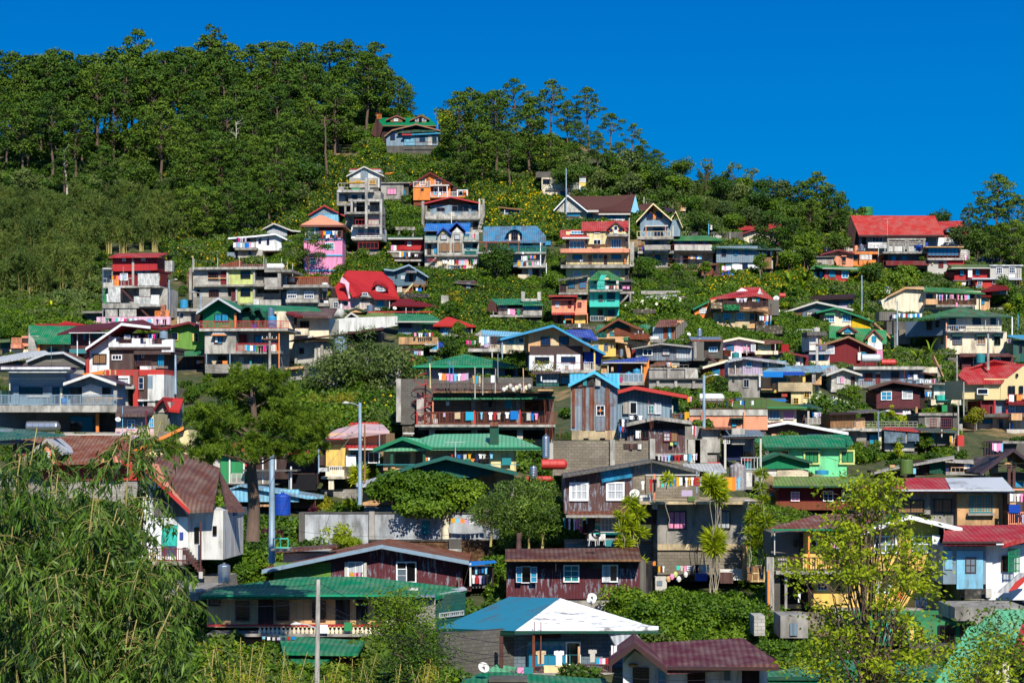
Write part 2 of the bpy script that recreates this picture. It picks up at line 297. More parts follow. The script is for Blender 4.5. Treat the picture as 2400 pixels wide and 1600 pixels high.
def make_bamboo(h,rad,seed,leaf='oliv',culms=14,per=90,LL=.45,W=.13,arch=.35,droop=.5):
 random.seed(seed);A=Acc();Cs=[];Ds=[]
 for k in range(culms):
  a=RR()*6.28;r0=rad*.25*RR();rr=rad*RU(.3,1);hh=h*RU(.7,1);P=[]
  for i in range(7):
   f=i/6;P.append(Vector((math.cos(a)*(r0+rr*f**2.2),math.sin(a)*(r0+rr*f**2.2),hh*(f-arch*f**4*.55)-(.5 if i==0 else 0))))
  A.tube(P,[.07*(1-.85*i/6) for i in range(7)],4)
  n=per;f=.25+.75*rng.random(n)**.8;X=np.array([[p.x,p.y,p.z] for p in P]);i=np.minimum(5,(f*6).astype(int));w=(f*6-i)[:,None];c=X[i]*(1-w)+X[i+1]*w;c+=rsph(n)*rad*.17*(.3+rng.random(n))[:,None]
  d=rsph(n);d[:,2]=-droop-.6*rng.random(n);d/=np.linalg.norm(d,axis=1)[:,None];Cs.append(c);Ds.append(d)
 C=np.concatenate(Cs);V,a=leaves(C,np.concatenate(Ds),LL*(.6+.8*rng.random(len(C))),W,np.clip(rng.normal(.45,.25,len(C)),0,1));return lmesh('bamboo_foliage',V,a,LF[leaf]),A.mesh('bamboo_culms',CULM,True)
def make_frond(h,seed,n=9,leaf='green',LW=.34,trunkh=.35,droop=.9,segs=7):   # banana / palm: long arching blades from one stem
 random.seed(seed);V=[];at=[];A=Acc();A.tube([(0,0,-.3),(0,0,h*trunkh)],[.12,.08],6)
 for k in range(n):
  a=k*2.4+RR();L_=h*(1-trunkh)*RU(.8,1.15);el=RU(.7,1.35);p=Vector((0,0,h*trunkh));d=Vector((math.cos(a)*math.cos(el),math.sin(a)*math.cos(el),math.sin(el)));s=Vector((-math.sin(a),math.cos(a),0));pr=None;v=RR()
  for i in range(segs+1):
   f=i/segs;w=LW*math.sin(math.pi*min(1,f*.92+.06))**.6*.5+.01;cur=(p+s*w+Vector((0,0,.05)),p-s*w+Vector((0,0,.05)))
   if pr: V+=[pr[0],pr[1],cur[1],cur[0]];at+=[v]*4
   pr=cur;p=p+d*(L_/segs);d=(d+Vector((0,0,-droop/segs*1.6))).normalized()
 return lmesh('leaf_blades',np.array([tuple(x) for x in V]),np.array(at),LF[leaf]),A.mesh('stem',CULM,True)
def make_rosette(h,rad,seed,heads,leaf='lite',LL=.55,W=.08,per=60):     # dracaena: spiky strap leaf heads on thin stems;heads=[(x,y,z,r)]
 A=Acc();Cs=[];Ds=[];Ls=[]
 for (x,y,z,r) in heads:
  n=int(per*max(1,(r/.5)**2));d=rsph(n);d[:,2]=d[:,2]*.7+.15;d/=np.linalg.norm(d,axis=1)[:,None];c=np.array([x,y,z])+d*r*.45*rng.random(n)[:,None];Cs.append(c);Ds.append(d*[1,1,.8]);Ls.append(r*(.45+.4*rng.random(n)))
  branch(A,(x*.25,y*.25,-.3),(x,y,z),.035,.022,0,5,5)
 C=np.concatenate(Cs);Dd=np.concatenate(Ds);Dd/=np.linalg.norm(Dd,axis=1)[:,None];V,a=leaves(C,Dd,np.concatenate(Ls),W);return lmesh('strap_leaves',V,a,LF[leaf]),A.mesh('stems',PALE,True)
def plant(kind,crown,trunk,loc,label,cat,group=None,rz=None,s=1.,cname='crown',tname='trunk',sz=None):
 e=obj(kind,None,None,loc);e.rotation_euler.z=RR()*6.28 if rz is None else rz;e.scale=(s,s,sz or s);tag(e,label,cat,group)
 obj(cname,crown,e)
 if trunk: obj(tname,trunk,e)
 return e
# ---------------------------------------------------------------- the pine wood on the hill
PINES=[make_pine(18,4.6,11,34,110,lo=.36,padr=1.55,flat=.46),make_pine(19,5.2,12,38,110,flat=.42,umb=.85,lo=.38,padr=1.65),make_pine(17,4.2,13,30,110,lo=.34,padr=1.5,flat=.5),make_pine(20,4.8,14,32,110,lo=.46,flat=.4,lean=.04,padr=1.7),make_pine(16,4.6,15,36,110,lo=.26,umb=.75,padr=1.6)]
UMB=[make_pine(16,5.2,21,18,80,lo=.62,flat=.28,padr=1.5,lean=.10,umb=1.0),make_pine(15,4.6,22,14,70,lo=.55,flat=.25,padr=1.3,lean=-.08,umb=1.),make_pine(18,5.4,23,22,80,lo=.55,flat=.28,padr=1.45,lean=.05,umb=.95)]
SPIKE=make_pine(17,2.6,31,40,60,lo=.2,flat=.6,padr=.85,umb=.5)
BROAD=[make_broad(9,4.2,41,'dark'),make_broad(8,3.8,42,'grey',per=100),make_broad(8.5,3.6,43,'dark',nb=18),make_broad(8,3.8,44,'green')]
BAMB=[make_bamboo(9,2.6,51,'oliv',16,170,LL=.5,W=.12),make_bamboo(8,2.8,52,'oliv',16,170,LL=.5,W=.12),make_bamboo(10,2.4,53,'oliv',14,190,LL=.5,W=.12)]
def top_to_base(px,ptop,H,D): return pt(px,ptop,D).z-H
def crown_env(x): return float(np.interp(x,[-100,0,60,130,210,300,340,420,500,560,650,740,820,870,930,960,1000],[122,120,140,122,138,112,140,120,92,118,100,108,98,130,175,215,300]))
# rows of pines;each stands on the ground at (px,py)
n=0
for r,py in enumerate([300,320,342,368,396,430,464,500]):
 step=(46 if r<2 else 54)+r*3
 x=-60+(r%2)*step*.5
 while x<(985 if r<3 else 880 if r<4 else 780 if r<5 else 740 if r<6 else 700):
  px=x+RU(-14,14);x+=step
  gy=max(py+RU(-9,9),skyl(px)+2)
  if r==0: gy=skyl(px)+3
  if r>=5 and px<330 and RR()<.55: continue
  if r>=6 and px<430: continue
  if px>820 and gy>300 and r>1: continue
  D=gd(px,gy);p=pt(px,gy,D);Hm=(gy-crown_env(px))/F*D
  c,t_=random.choice(PINES);hh=c.name;H0={0:18,1:19,2:17,3:20,4:16}[PINES.index((c,t_))]
  sc=RU(.8,1.0)*(1 if r<4 else .85) if r else min(1.3,Hm/H0)
  if r and sc*H0>Hm: sc=Hm/H0*RU(.92,1.)
  lb='tall dark green pine in the front rows of the wooded hill on the left' if r>4 else 'tall pine standing among the dense wood that covers the left hill' if r else 'tall pine whose rounded crown forms the skyline of the left hill'
  plant('pine_tree',c,t_,p,lb,'pine tree','pines of the wood on the left hill',s=sc*.98,sz=sc);n+=1
for px,ty,k in ((498,84,SPIKE),(330,103,UMB[2]),(820,97,UMB[1]),(868,100,UMB[0])):
 gy=skyl(px)+4;D=gd(px,gy);s=(gy-ty)/F*D/16
 plant('pine_tree',k[0],k[1],pt(px,gy,D),{498:'pointed pine rising above the others at the hilltop',330:'flat topped pine standing clear above the left skyline',820:'thin airy pine on the skyline near the right end of the left hill',868:'last flat topped pine at the right shoulder of the left hill'}[px],'pine tree','pines of the wood on the left hill',s=s*.8,sz=s)
# right hand knoll behind the houses
for px,gy,ty,k in ((1075,400,232,PINES[1]),(1108,380,215,PINES[0]),(1150,350,202,PINES[4]),(1165,420,240,PINES[3]),(1210,340,205,UMB[2]),(1250,345,222,PINES[2]),(1290,345,208,UMB[2]),(1330,350,240,PINES[0]),(1378,352,226,UMB[2]),(1240,430,262,PINES[1]),(1290,440,300,PINES[4]),(1130,450,285,PINES[2]),(1090,455,310,PINES[4]),(1430,372,265,UMB[0]),(1480,382,285,UMB[1]),(1400,410,312,PINES[0]),(1450,425,325,PINES[4]),(1512,425,322,UMB[1]),(1195,460,330,PINES[3]),(1345,430,330,PINES[2]),(1540,425,345,PINES[4]),(1580,440,385,PINES[2]),(1050,360,285,PINES[2]),(1500,440,350,PINES[1]),(1360,395,300,PINES[3]),
 (1880,560,412,PINES[4]),(1915,565,418,PINES[1]),(1945,570,432,PINES[4]),(1970,560,450,PINES[2]),(1860,600,500,PINES[4]),(1900,600,470,PINES[0]),
 (2335,590,432,PINES[3]),(2300,595,485,SPIKE),(2385,600,470,PINES[1]),(2270,600,490,SPIKE),(2375,640,505,PINES[4]),(2345,640,520,PINES[2])):
 D=gd(px,gy);H0=16 if k in UMB or k is SPIKE else 18;s=(gy-ty)/F*D/H0
 w=min(s*1.0,1.15) if k is not SPIKE else s
 zone='the saddle right of the green roofed hilltop house' if px<1250 else 'the knoll above the brown tiled chalet' if px<1600 else 'the red roofed hall, on its left' if px<2000 else 'the right edge beyond the red roofed hall'
 lb='tall pine in the clump on '+zone if px<1600 else 'bushy pine beside '+zone if px<2000 else 'open branched pine at '+zone
 if k in UMB: lb={1210:'wide flat pine on the knoll skyline behind the orange gabled house',1290:'flat topped pine with long level boughs on the knoll skyline',1378:'solitary flat topped pine with bare trunk against the blue sky',1430:'small leaning umbrella pine right of the solitary flat topped one',1480:'thin umbrella pine with sparse boughs low on the knoll skyline',1512:'lowest sparse umbrella pine where the knoll meets the tree line'}[px]
 plant('pine_tree',k[0],k[1],pt(px,gy,D),lb,'pine tree','pines right of the hilltop house',s=w,sz=s)
# broadleaf trees along the right hand ridge and above the chalet
BR=[(1370,455),(1410,465),(1450,468),(1500,470),(1545,470),(1350,440),(1430,440),(1590,475),(1330,470),(1475,440),(1530,450),(1620,520),(1660,525),(1700,530),(1740,525),(1640,480),(1690,490),(1735,500),(1780,520),(1820,525),(1600,440),(1650,450),(1700,458),(1745,470),(1790,480),(1835,500),(1560,500),(1585,520),(1640,560),(1760,560),(1800,560),(1720,560),(1850,560),(1480,480),(1885,640),(1850,650),(1960,620),(2250,600),(2290,620),(2240,570),(2200,560)]
for i,(px,gy) in enumerate(BR):
 k=BROAD[i%4] if not 1500<px<1760 or i%3 else BAMB[i%3];gy=max(gy,skyl(px)+3);D=gd(px,gy);s=RU(.62,.9)*(1.0 if px<1560 else .85)
 lb='leafy green tree on the slope above the brown tiled chalet' if px<1575 else 'leafy tree on the low ridge left of the red roofed hall' if px<2000 else 'grey green broadleaf tree by the hall\'s right end'
 plant('broadleaf_tree',k[0],k[1],pt(px,gy,D),lb,'tree','broadleaf trees along the ridge',s=s)
for i,(px,ty) in enumerate(((1655,368),(1722,372),(1762,385))):   # sparse saplings standing above the ridge
 c,t_=make_broad(9,2.2,60+i,'grey',nb=9,per=26,LL=.45,W=.3,lo=.55,br=.3,tr=.008);gy=470;D=gd(px,gy);s=(gy-ty)/F*D/9
 plant('sapling',c,t_,pt(px,gy,D),['bushy topped sapling poking above the ridge left of the others','sparse bare branched sapling in the middle of the ridge trio','thin crooked sapling at the right of the ridge trio'][i],'tree','saplings above the ridge',s=s)
# feathery olive bamboo wood at the left
k=0
for py in (478,505,535,568,602,640,680):
 x=-40+RU(0,30)
 lim=420 if py<600 else 240 if py<650 else 215
 while x<lim:
  px=x+RU(-10,10);x+=RU(30,44);c=BAMB[k%3];k+=1
  if 60<px<190 and 490<py<520: continue
  plant('bamboo_clump',c[0],c[1],gp(px,py+22),'feathery olive bamboo clump in the thicket above the red topped house' if py>560 else 'olive bamboo clump at the upper edge of the left thicket','bamboo','bamboo thicket on the left slope',s=RU(.75,1.1)*(.8 if py<520 else 1))
for px,gy in ((440,560),(470,520),(520,500),(560,540),(600,560),(640,470),(690,470),(660,520),(420,500),(700,440),(740,430),(480,580),(150,470),(60,470),(330,470),(250,470),(560,470),(610,500),(500,550),(535,575),(585,520),(630,545),(660,500),(700,500),(720,475),(575,560),(540,470),(600,450),(650,455)):
 c=random.choice([PINES[2],PINES[4],BROAD[0],BROAD[1],PINES[0]]);big=c in PINES;
 plant('pine_tree' if big else 'broadleaf_tree',c[0],c[1],gp(px,gy),'young pine at the foot of the left wood' if big else 'leafy tree mixed in at the foot of the left wood','pine tree' if big else 'tree','trees at the foot of the left wood',s=RU(.5,.68) if big else RU(.7,1))
# dead and bare trees
def bare(name,label,px,gy,ty,seed,mat,nb=8,lean=0,spread=1.6,r=.22,lo=.4):
 random.seed(seed);D=gd(px,gy);H=(gy-ty)/F*D;A=Acc();TP=[Vector((lean*H*i/6+.1*math.sin(i*2+seed),0,H*i/6-(.5 if i==0 else 0))) for i in range(7)];A.tube(TP,[r*(1-.75*i/6) for i in range(7)],6);tk=A.mesh('trunk',mat,True);B=Acc()
 for k in range(nb):
  f=RU(lo,.97);q=TP[0].lerp(TP[6],f);q.z=H*f;a=RR()*6.28;e=q+Vector((math.cos(a)*spread*RU(.5,1),math.sin(a)*.6,RU(.2,1.4)));branch(B,q,e,.07,.02,.05,4,3);e2=e+Vector((RU(-.5,.5),0,RU(.3,.9)));branch(B,e,e2,.03,.01,0,3,2)
 e=obj(name,None,None,pt(px,gy,D));tag(e,label,'tree');obj('trunk',tk,e);obj('bare_branches',B.mesh('bare_branches',mat,True),e);return e
bare('dead_tree','bleached dead tree with broken forked top in front of the left wood',160,470,352,3,DEADW,9,-.10,1.5,.28,.6)
bare('dead_pine','tall bare dead pine trunk with few side twigs in the wood',553,440,285,4,DEADW,12,0,1.8,.22)
bare('bare_trunk','tall pale pine trunk bare up to its brown dead top beside the wood',766,440,275,5,BARK,10,-.03,2.4,.34,.85)
# ---------------------------------------------------------------- houses: a small drawing language, metres worked out on each facade's own plane
FOOT=[]
NAMES=dict(W='wall',P='wall',R='roof',S='roof',T='roof',D='door',B='balcony_slab',L='railing',C='post',A='awning')
PANE=dict(d=('g','nav'),k=('g','blk'),c=('u','slv'),p=('u','pnk'),b=('g','cbl'),y=('u','gld'),t=('u','teal'),g=('u','grd'),r=('p','dred'),s=('g','slt'),e=('g','cbl'),o=('u','tbr'))
FRM=dict(w='m.wht',k='m.blk',b='m.brn',r='m.dred',g='m.dgrn',u='m.teal',n='p.dgy',y='m.yel',l='m.lime',s='m.slv',e='m.blue')
class Z: ox=oy=0;k=1.
def tile(ox,oy,k=5.2275): Z.ox,Z.oy,Z.k=ox,oy,k
def zz(x,y): return Z.ox+x/Z.k,Z.oy+y/Z.k
def gzz(x,y):                      # terrain height under a point
 lo,hi=200.,1750.
 for _ in range(24):
  m=(lo+hi)/2
  if gd(1200+x/y*F,m)>y: lo=m
  else: hi=m
 return CZ+(YH-lo)/F*y
class Frame:
 def __init__(s,O,psi): s.O=O;s.psi=psi;s.e=Vector((math.cos(psi),math.sin(psi),0));s.n=Vector((-math.sin(psi),math.cos(psi),0))
 def P(s,x,y,d=0.):
  px,py=zz(x,y);r=Vector(((px-1200)/F,1,(YH-py)/F));t=(d+s.O.dot(s.n))/(r.x*s.n.x+r.y*s.n.y)
  return Vector((r.x*t,r.y*t,CZ+r.z*t))
 def uz(s,x,y,d=0.): p=s.P(x,y,d);return (p-s.O).dot(s.e),p.z
 def at(s,u,z,d): q=s.O+s.e*u+s.n*d;return Vector((q.x,q.y,z))
def boxf(A,fr,u0,u1,z0,z1,d0,d1): A.add([fr.at(u,z,d) for z in (z0,z1) for d in (d0,d1) for u in (u0,u1)],[(0,1,3,2),(4,5,7,6),(0,1,5,4),(2,3,7,6),(0,2,6,4),(1,3,7,5)])
def rib_swap(m,y):
 ty,c=m.split('.');return {'t':'y','r':'q'}.get(ty,ty)+'.'+c if y else m
GM={}
def gmesh(kind):
 if kind in GM: return GM[kind]
 o={'S':[(-.5,0),(-.5,-.28),(-.32,-.3),(-.3,-1),(.3,-1),(.32,-.3),(.5,-.28),(.5,0),(.12,.04),(0,-.03),(-.12,.04)],'T':[(-.5,0),(-.5,-1),(.5,-.97),(.5,0)],'P':[(-.28,0),(-.33,-1.1),(-.08,-1.1),(0,-.35),(.08,-1.1),(.33,-1.1),(.28,0)],'H':[(-.3,0),(-.34,-.5),(-.04,-.5),(0,-.3),(.04,-.5),(.34,-.5),(.3,0)]}[kind]
 n=len(o);V=[(x,-.015+.05*math.sin(x*9),y) for x,y in o]+[(x,.015+.05*math.sin(x*9),y) for x,y in o];Fc=[tuple(range(n)),tuple(range(2*n-1,n-1,-1))]+[(i,(i+1)%n,n+(i+1)%n,n+i) for i in range(n)]
 me=bpy.data.meshes.new('garment');me.from_pydata(V,[],Fc);me.materials.append(None);GM[kind]=me;return me
GN_=dict(S='shirt',T='towel',P='trousers',H='shorts');GC=dict(w='wht',p='pnk',r='red',b='blue',k='blk',y='gld',g='grd',c='cyn',o='org',n='nav',l='lil',s='sky',h='hot',e='lgy',t='teal',m='mar',d='beg',q='turq')
CN=dict(w='white',p='pink',r='red',b='blue',k='black',y='golden yellow',g='green',c='cyan',o='orange',n='navy blue',l='lilac',s='pale blue',h='hot pink',e='grey',t='teal',m='maroon',d='beige',q='turquoise')
ORD=['','first','second','third','fourth','fifth','sixth','seventh','eighth','ninth','tenth','eleventh','twelfth','thirteenth','fourteenth','fifteenth','sixteenth','seventeenth','eighteenth','nineteenth','twentieth']
def laundry(fr,x0,x1,y,hpx,d,items,where,grp='laundry drying on lines and railings',rows=None,line=True):
 items=items.split(',') if isinstance(items,str) else items;n=len(items);a=fr.P(x0,y,d);b_=fr.P(x1,y,d);hm=abs(fr.uz(x0,y,d)[1]-fr.uz(x0,y+hpx,d)[1])
 if line:
  A=Acc();sg=.03*(b_-a).length;A.tube([a+(b_-a)*t-Vector((0,0,sg*math.sin(math.pi*t)+.0)) for t in (-.04,.2,.4,.6,.8,1.04)],[.012]*6,4);base=a.copy();A.V=[v-base for v in A.V]
  o=obj('clothesline',A.mesh('clothesline',M('m.dgy')),None,base);tag(o,'thin clothesline strung '+where,'clothesline','clotheslines')
 step=(b_-a).length/n
 for i,it in enumerate(items):
  if it=='-': continue
  c,k=it[0],it[1] if len(it)>1 else 'S';t=(i+.5)/n;p=a+(b_-a)*t-Vector((0,0,(.03*(b_-a).length*math.sin(math.pi*t) if line else 0)));o=obj(GN_[k],gmesh(k),None,p)
  o.rotation_euler.z=fr.psi+RU(-.25,.25);s=min(step*1.05,hm*1.0)*RU(.9,1.05);hh=hm*RU(.82,1.05)*(.9 if k=='P' else 1)
  o.scale=(s,s,hh);o.material_slots[0].link='OBJECT';o.material_slots[0].material=M('f.'+GC[c])
  same=[q for q in items if q==it];lb=f'{CN[c]} {GN_[k]} hanging {where}'
  if len(same)>1: lb+=', '+ORD[i+1]+' from left'
  if len(lb.split())>16: lb=lb.replace('hanging ','')
  tag(o,lb,GN_[k],grp)
def house(label,spec,ax,ay,yaw=0,D=None,name='house',cat='house',short=None,grp='houses on the hillside',dd=0.,foot=True):
 px,py=zz(ax,ay);Dg=(D or gd(px,py))+dd;O=pt(px,py,Dg);psi0=R(yaw);fr=Frame(O,psi0);grp=grp and grp;e=obj(name,None,None,O);e.rotation_euler.z=psi0;tag(e,label,cat,grp,'thing')
 inv=(Matrix.Translation(O)@Matrix.Rotation(psi0,4,'Z')).inverted();k=0;ext=[]
 def emit(nm,A,mat,par=e,**kw):
  A.V=[inv@Vector(v) for v in A.V];o=obj(nm,A.mesh(nm,M(mat)),par);return o
 last=e
 for ln in spec.strip().split('\n'):
  q=ln.split();
  if not q or q[0]=='#': continue
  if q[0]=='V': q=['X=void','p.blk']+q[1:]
  c=q[0];k+=1;ep=.004*(k%25);A=Acc();nm=None
  if '=' in c: c,nm=c.split('=')
  if c not in 'YK': mt=q[1];
  try:
   if c=='W':       # wall box: mat x0 y0 x1 y1 [d] [depth]
    v=list(map(float,q[2:]));d=v[4] if len(v)>4 else 0;dep=v[5] if len(v)>5 else 7
    xm=(v[0]+v[2])/2;u0=fr.uz(v[0],v[3],d)[0];u1=fr.uz(v[2],v[3],d)[0];z1=fr.uz(xm,v[1],d)[1];z0=fr.uz(xm,v[3],d)[1]
    boxf(A,fr,u0,u1,z0,z1,d-ep,d+dep-ep*1.3);emit(nm or 'wall',A,mt);ext.append((fr,u0,u1,d,d+dep))
   elif c=='P':     # prism: mat d depth x y ...
    d,dep=float(q[2]),float(q[3]);v=list(map(float,q[4:]));fp=[fr.P(v[i],v[i+1],d-ep) for i in range(0,len(v),2)];n=len(fp);V=fp+[p+fr.n*dep for p in fp]
    A.add(V,[tuple(range(n)),tuple(range(2*n-1,n-1,-1))]+[(i,(i+1)%n,n+(i+1)%n,n+i) for i in range(n)]);emit(nm or 'wall',A,mt)
    us=[(p-fr.O).dot(fr.e) for p in fp];
    if dep>3: ext.append((fr,min(us),max(us),d,d+dep))
   elif c=='R':     # rake roof seen at its gable: mat depth d x y x y x y [fascia after /]
    fm=None
    if '/' in q: i=q.index('/');fm=q[i+1];q=q[:i]
    L_,d=float(q[2]),float(q[3]);v=list(map(float,q[4:]));tp=[fr.P(v[i],v[i+1],d-ep) for i in range(0,len(v),2)];n=len(tp);th=Vector((0,0,-.16));bt=[p+th for p in tp];dn=fr.n*L_
    for s,e_ in ((0,1),): pass
    V=tp+bt+[p+dn for p in tp]+[p+dn for p in bt];Fc=[]
    for i in range(n-1): Fc+=[(i,i+1,2*n+i+1,2*n+i),(n+i,n+i+1,3*n+i+1,3*n+i),(i,i+1,n+i+1,n+i),(2*n+i,2*n+i+1,3*n+i+1,3*n+i)]
    Fc+=[(0,n,3*n,2*n),(n-1,2*n-1,4*n-1,3*n-1)];A.add(V,Fc);r_=emit(nm or 'roof',A,rib_swap(mt,True))
    if fm:
     B=Acc();f=fr.n*-.06
     for i in range(n-1):
      a,b=tp[i]+Vector((0,0,.04)),tp[i+1]+Vector((0,0,.04));h=Vector((0,0,-.27));B.add([a,b,b+h,a+h,a+f,b+f,b+h+f,a+h+f],[(0,1,2,3),(4,5,6,7),(0,1,5,4),(2,3,7,6),(0,3,7,4),(1,2,6,5)])
     B.V=[inv@v for v in B.V];obj('fascia',B.mesh('fascia',M(fm)),r_)
   elif c in 'ST':  # S: mat dF dB 4 points (front eave l, r, back r, l) ;T: mat thickness then x y d triples
    if c=='S': dF,dB=float(q[2]),float(q[3]);v=list(map(float,q[4:12]));pts=[fr.P(v[0],v[1],dF),fr.P(v[2],v[3],dF),fr.P(v[4],v[5],dB),fr.P(v[6],v[7],dB)];th=.14
    else: th=float(q[2]);v=list(map(float,q[3:]));pts=[fr.P(v[i],v[i+1],v[i+2]) for i in range(0,len(v),3)]
    n=len(pts);V=[p+Vector((0,0,ep)) for p in pts]+[p+Vector((0,0,ep-th)) for p in pts]
    A.add(V,[tuple(range(n)),tuple(range(2*n-1,n-1,-1))]+[(i,(i+1)%n,n+(i+1)%n,n+i) for i in range(n)]);emit(nm or 'roof',A,mt)
   elif c=='H':     # hip roof: mat dF dB eaveL eaveR ridgeL ridgeR (x y each;ridge at mid depth), real four slopes
    dF,dB=float(q[2]),float(q[3]);v=list(map(float,q[4:12]));dm=(dF+dB)/2;a,b=fr.P(v[0],v[1],dF),fr.P(v[2],v[3],dF);r1,r2=fr.P(v[4],v[5],dm),fr.P(v[6],v[7],dm);g=fr.n*(dB-dF);a2,b2=a+g,b+g;dn=Vector((0,0,-.2))
    V=[a,b,b2,a2,r1,r2,a+dn,b+dn,b2+dn,a2+dn];A.add(V,[(0,1,5,4),(1,2,5),(2,3,4,5),(3,0,4),(6,7,8,9),(0,1,7,6),(1,2,8,7),(2,3,9,8),(3,0,6,9)]);emit(nm or 'roof',A,mt)
   elif c=='N':     # window: frame+pane codes, x0 y0 x1 y1 [cols rows d]
    v=list(map(float,q[2:]));nx=int(v[4]) if len(v)>4 else 2;ny=int(v[5]) if len(v)>5 else 1;d=(v[6] if len(v)>6 else 0)-.11;xm=(v[0]+v[2])/2
    u0,z1=fr.uz(v[0],v[1],d)[0],fr.uz(xm,v[1],d)[1];u1,z0=fr.uz(v[2],v[3],d)[0],fr.uz(xm,v[3],d)[1];w=min(.09,(u1-u0)*.09)
    for i in range(nx+1): u=u0+(u1-u0)*i/nx;t=w/2 if 0<i<nx else w;boxf(A,fr,u-t/2,u+t/2,z0,z1,d-.04,d+.03)
    for i in range(ny+1): z=z0+(z1-z0)*i/ny;t=w/2 if 0<i<ny else w;boxf(A,fr,u0-t/2,u1+t/2,z-t/2,z+t/2,d-.043,d+.033)
    o=emit('window',A,FRM[mt[0]]);B=Acc();boxf(B,fr,u0,u1,z0,z1,d+.012,d+.10+ep*.05);ty,cn=PANE[mt[1]];emit('pane',B,ty+'.'+cn,o)
   elif c=='D':     # door
    v=list(map(float,q[2:]));d=(v[4] if len(v)>4 else 0);xm=(v[0]+v[2])/2;u0,z1=fr.uz(v[0],v[1],d)[0],fr.uz(xm,v[1],d)[1];u1,z0=fr.uz(v[2],v[3],d)[0],fr.uz(xm,v[3],d)[1]
    boxf(A,fr,u0,u1,z0,z1,d-.115-ep*.2,d);emit(nm or 'door',A,mt)
   elif c in 'BXA': # slab / box: mat x0 y0 x1 y1 dF dB   (px read at dF)
    v=list(map(float,q[2:]));dF=v[4] if len(v)>4 else -1.2;dB=v[5] if len(v)>5 else .5;xm=(v[0]+v[2])/2
    u0,z1=fr.uz(v[0],v[1],dF)[0],fr.uz(xm,v[1],dF)[1];u1,z0=fr.uz(v[2],v[3],dF)[0],fr.uz(xm,v[3],dF)[1];boxf(A,fr,u0,u1,z0,z1,dF-ep*.3,dB);emit(nm or {'B':'balcony_slab','A':'awning','X':'box'}[c],A,mt)
   elif c=='C':     # post: mat x ytop ybot width_m [d]
    v=list(map(float,q[2:]));d=v[4] if len(v)>4 else 0;u,z1=fr.uz(v[0],v[1],d);z0=fr.uz(v[0],v[2],d)[1];w=v[3]/2;boxf(A,fr,u-w,u+w,z0,z1,d-w,d+w);emit(nm or 'post',A,mt)
   elif c=='L':     # railing: mat x0 ytop x1 ybot n [d] [hrails] [side depth]
    v=list(map(float,q[2:]));n=int(v[4]);d=v[5] if len(v)>5 else -1.1;hr=int(v[6]) if len(v)>6 else 2;xm=(v[0]+v[2])/2
    u0,z1=fr.uz(v[0],v[1],d)[0],fr.uz(xm,v[1],d)[1];u1,z0=fr.uz(v[2],v[3],d)[0],fr.uz(xm,v[3],d)[1]
    for i in range(n+1): u=u0+(u1-u0)*i/n;t=.018 if i%5 else .035;boxf(A,fr,u-t,u+t,z0,z1,d-t,d+t)
    for i in range(hr): z=z1-(z1-z0)*i/max(1,hr-1)*.92;boxf(A,fr,u0,u1,z-.03,z+.03,d-.035,d+.035)
    if len(v)>7:
     for uu in (u0,u1): boxf(A,fr,uu-.025,uu+.025,z1-.05,z1,d+.036,d+v[7]);boxf(A,fr,uu-.025,uu+.025,z0,z0+.04,d+.036,d+v[7])
    emit(nm or 'railing',A,mt)
   elif c=='K':     # turn a corner: x yaw(relative) [dshift]
    fr=Frame(O,psi0) if q[1]=='r' else Frame(fr.P(float(q[1]),ay,float(q[3]) if len(q)>3 else 0),fr.psi+R(float(q[2])))
   elif c=='J':     # stair flight: mat x0 y0 x1 y1 n width d
    v=list(map(float,q[2:]));n=int(v[4]);d=v[6];a=fr.uz(v[0],v[1],d);b=fr.uz(v[2],v[3],d)
    for i in range(n): u=a[0]+(b[0]-a[0])*i/n;u2=a[0]+(b[0]-a[0])*(i+1)/n;z=a[1]+(b[1]-a[1])*i/n;boxf(A,fr,min(u,u2),max(u,u2),z-.32,z,d,d+v[5])
    emit('stairs',A,mt)
   elif c=='Y':     # laundry: x0 x1 y h d items where...
    x0,x1,y,h,d=map(float,q[1:6]);laundry(fr,x0,x1,y,h,d,q[6],' '.join(q[7:]))
   else: print('??',ln)
  except Exception as ex: print('BAD',label,ln,ex)
 if foot:
  FOOT.extend(ext);fz=Frame(O,psi0);B=Acc();m0=[x for x in ext if x[4]-x[3]>3.5 and x[0].psi==psi0]
  if m0:
   u0=min(x[1] for x in m0)+.15;u1=max(x[2] for x in m0)-.15;d0=max(.06,min(x[3] for x in m0)+.12);boxf(B,fz,u0,u1,min(gzz(O.x,O.y)-.8,O.z-2.5),O.z+.06,d0,d0+5);emit('foundation',B,('b.gry','c.gry','b.stn','c.dgy')[len(FOOT)%4])
 return fr
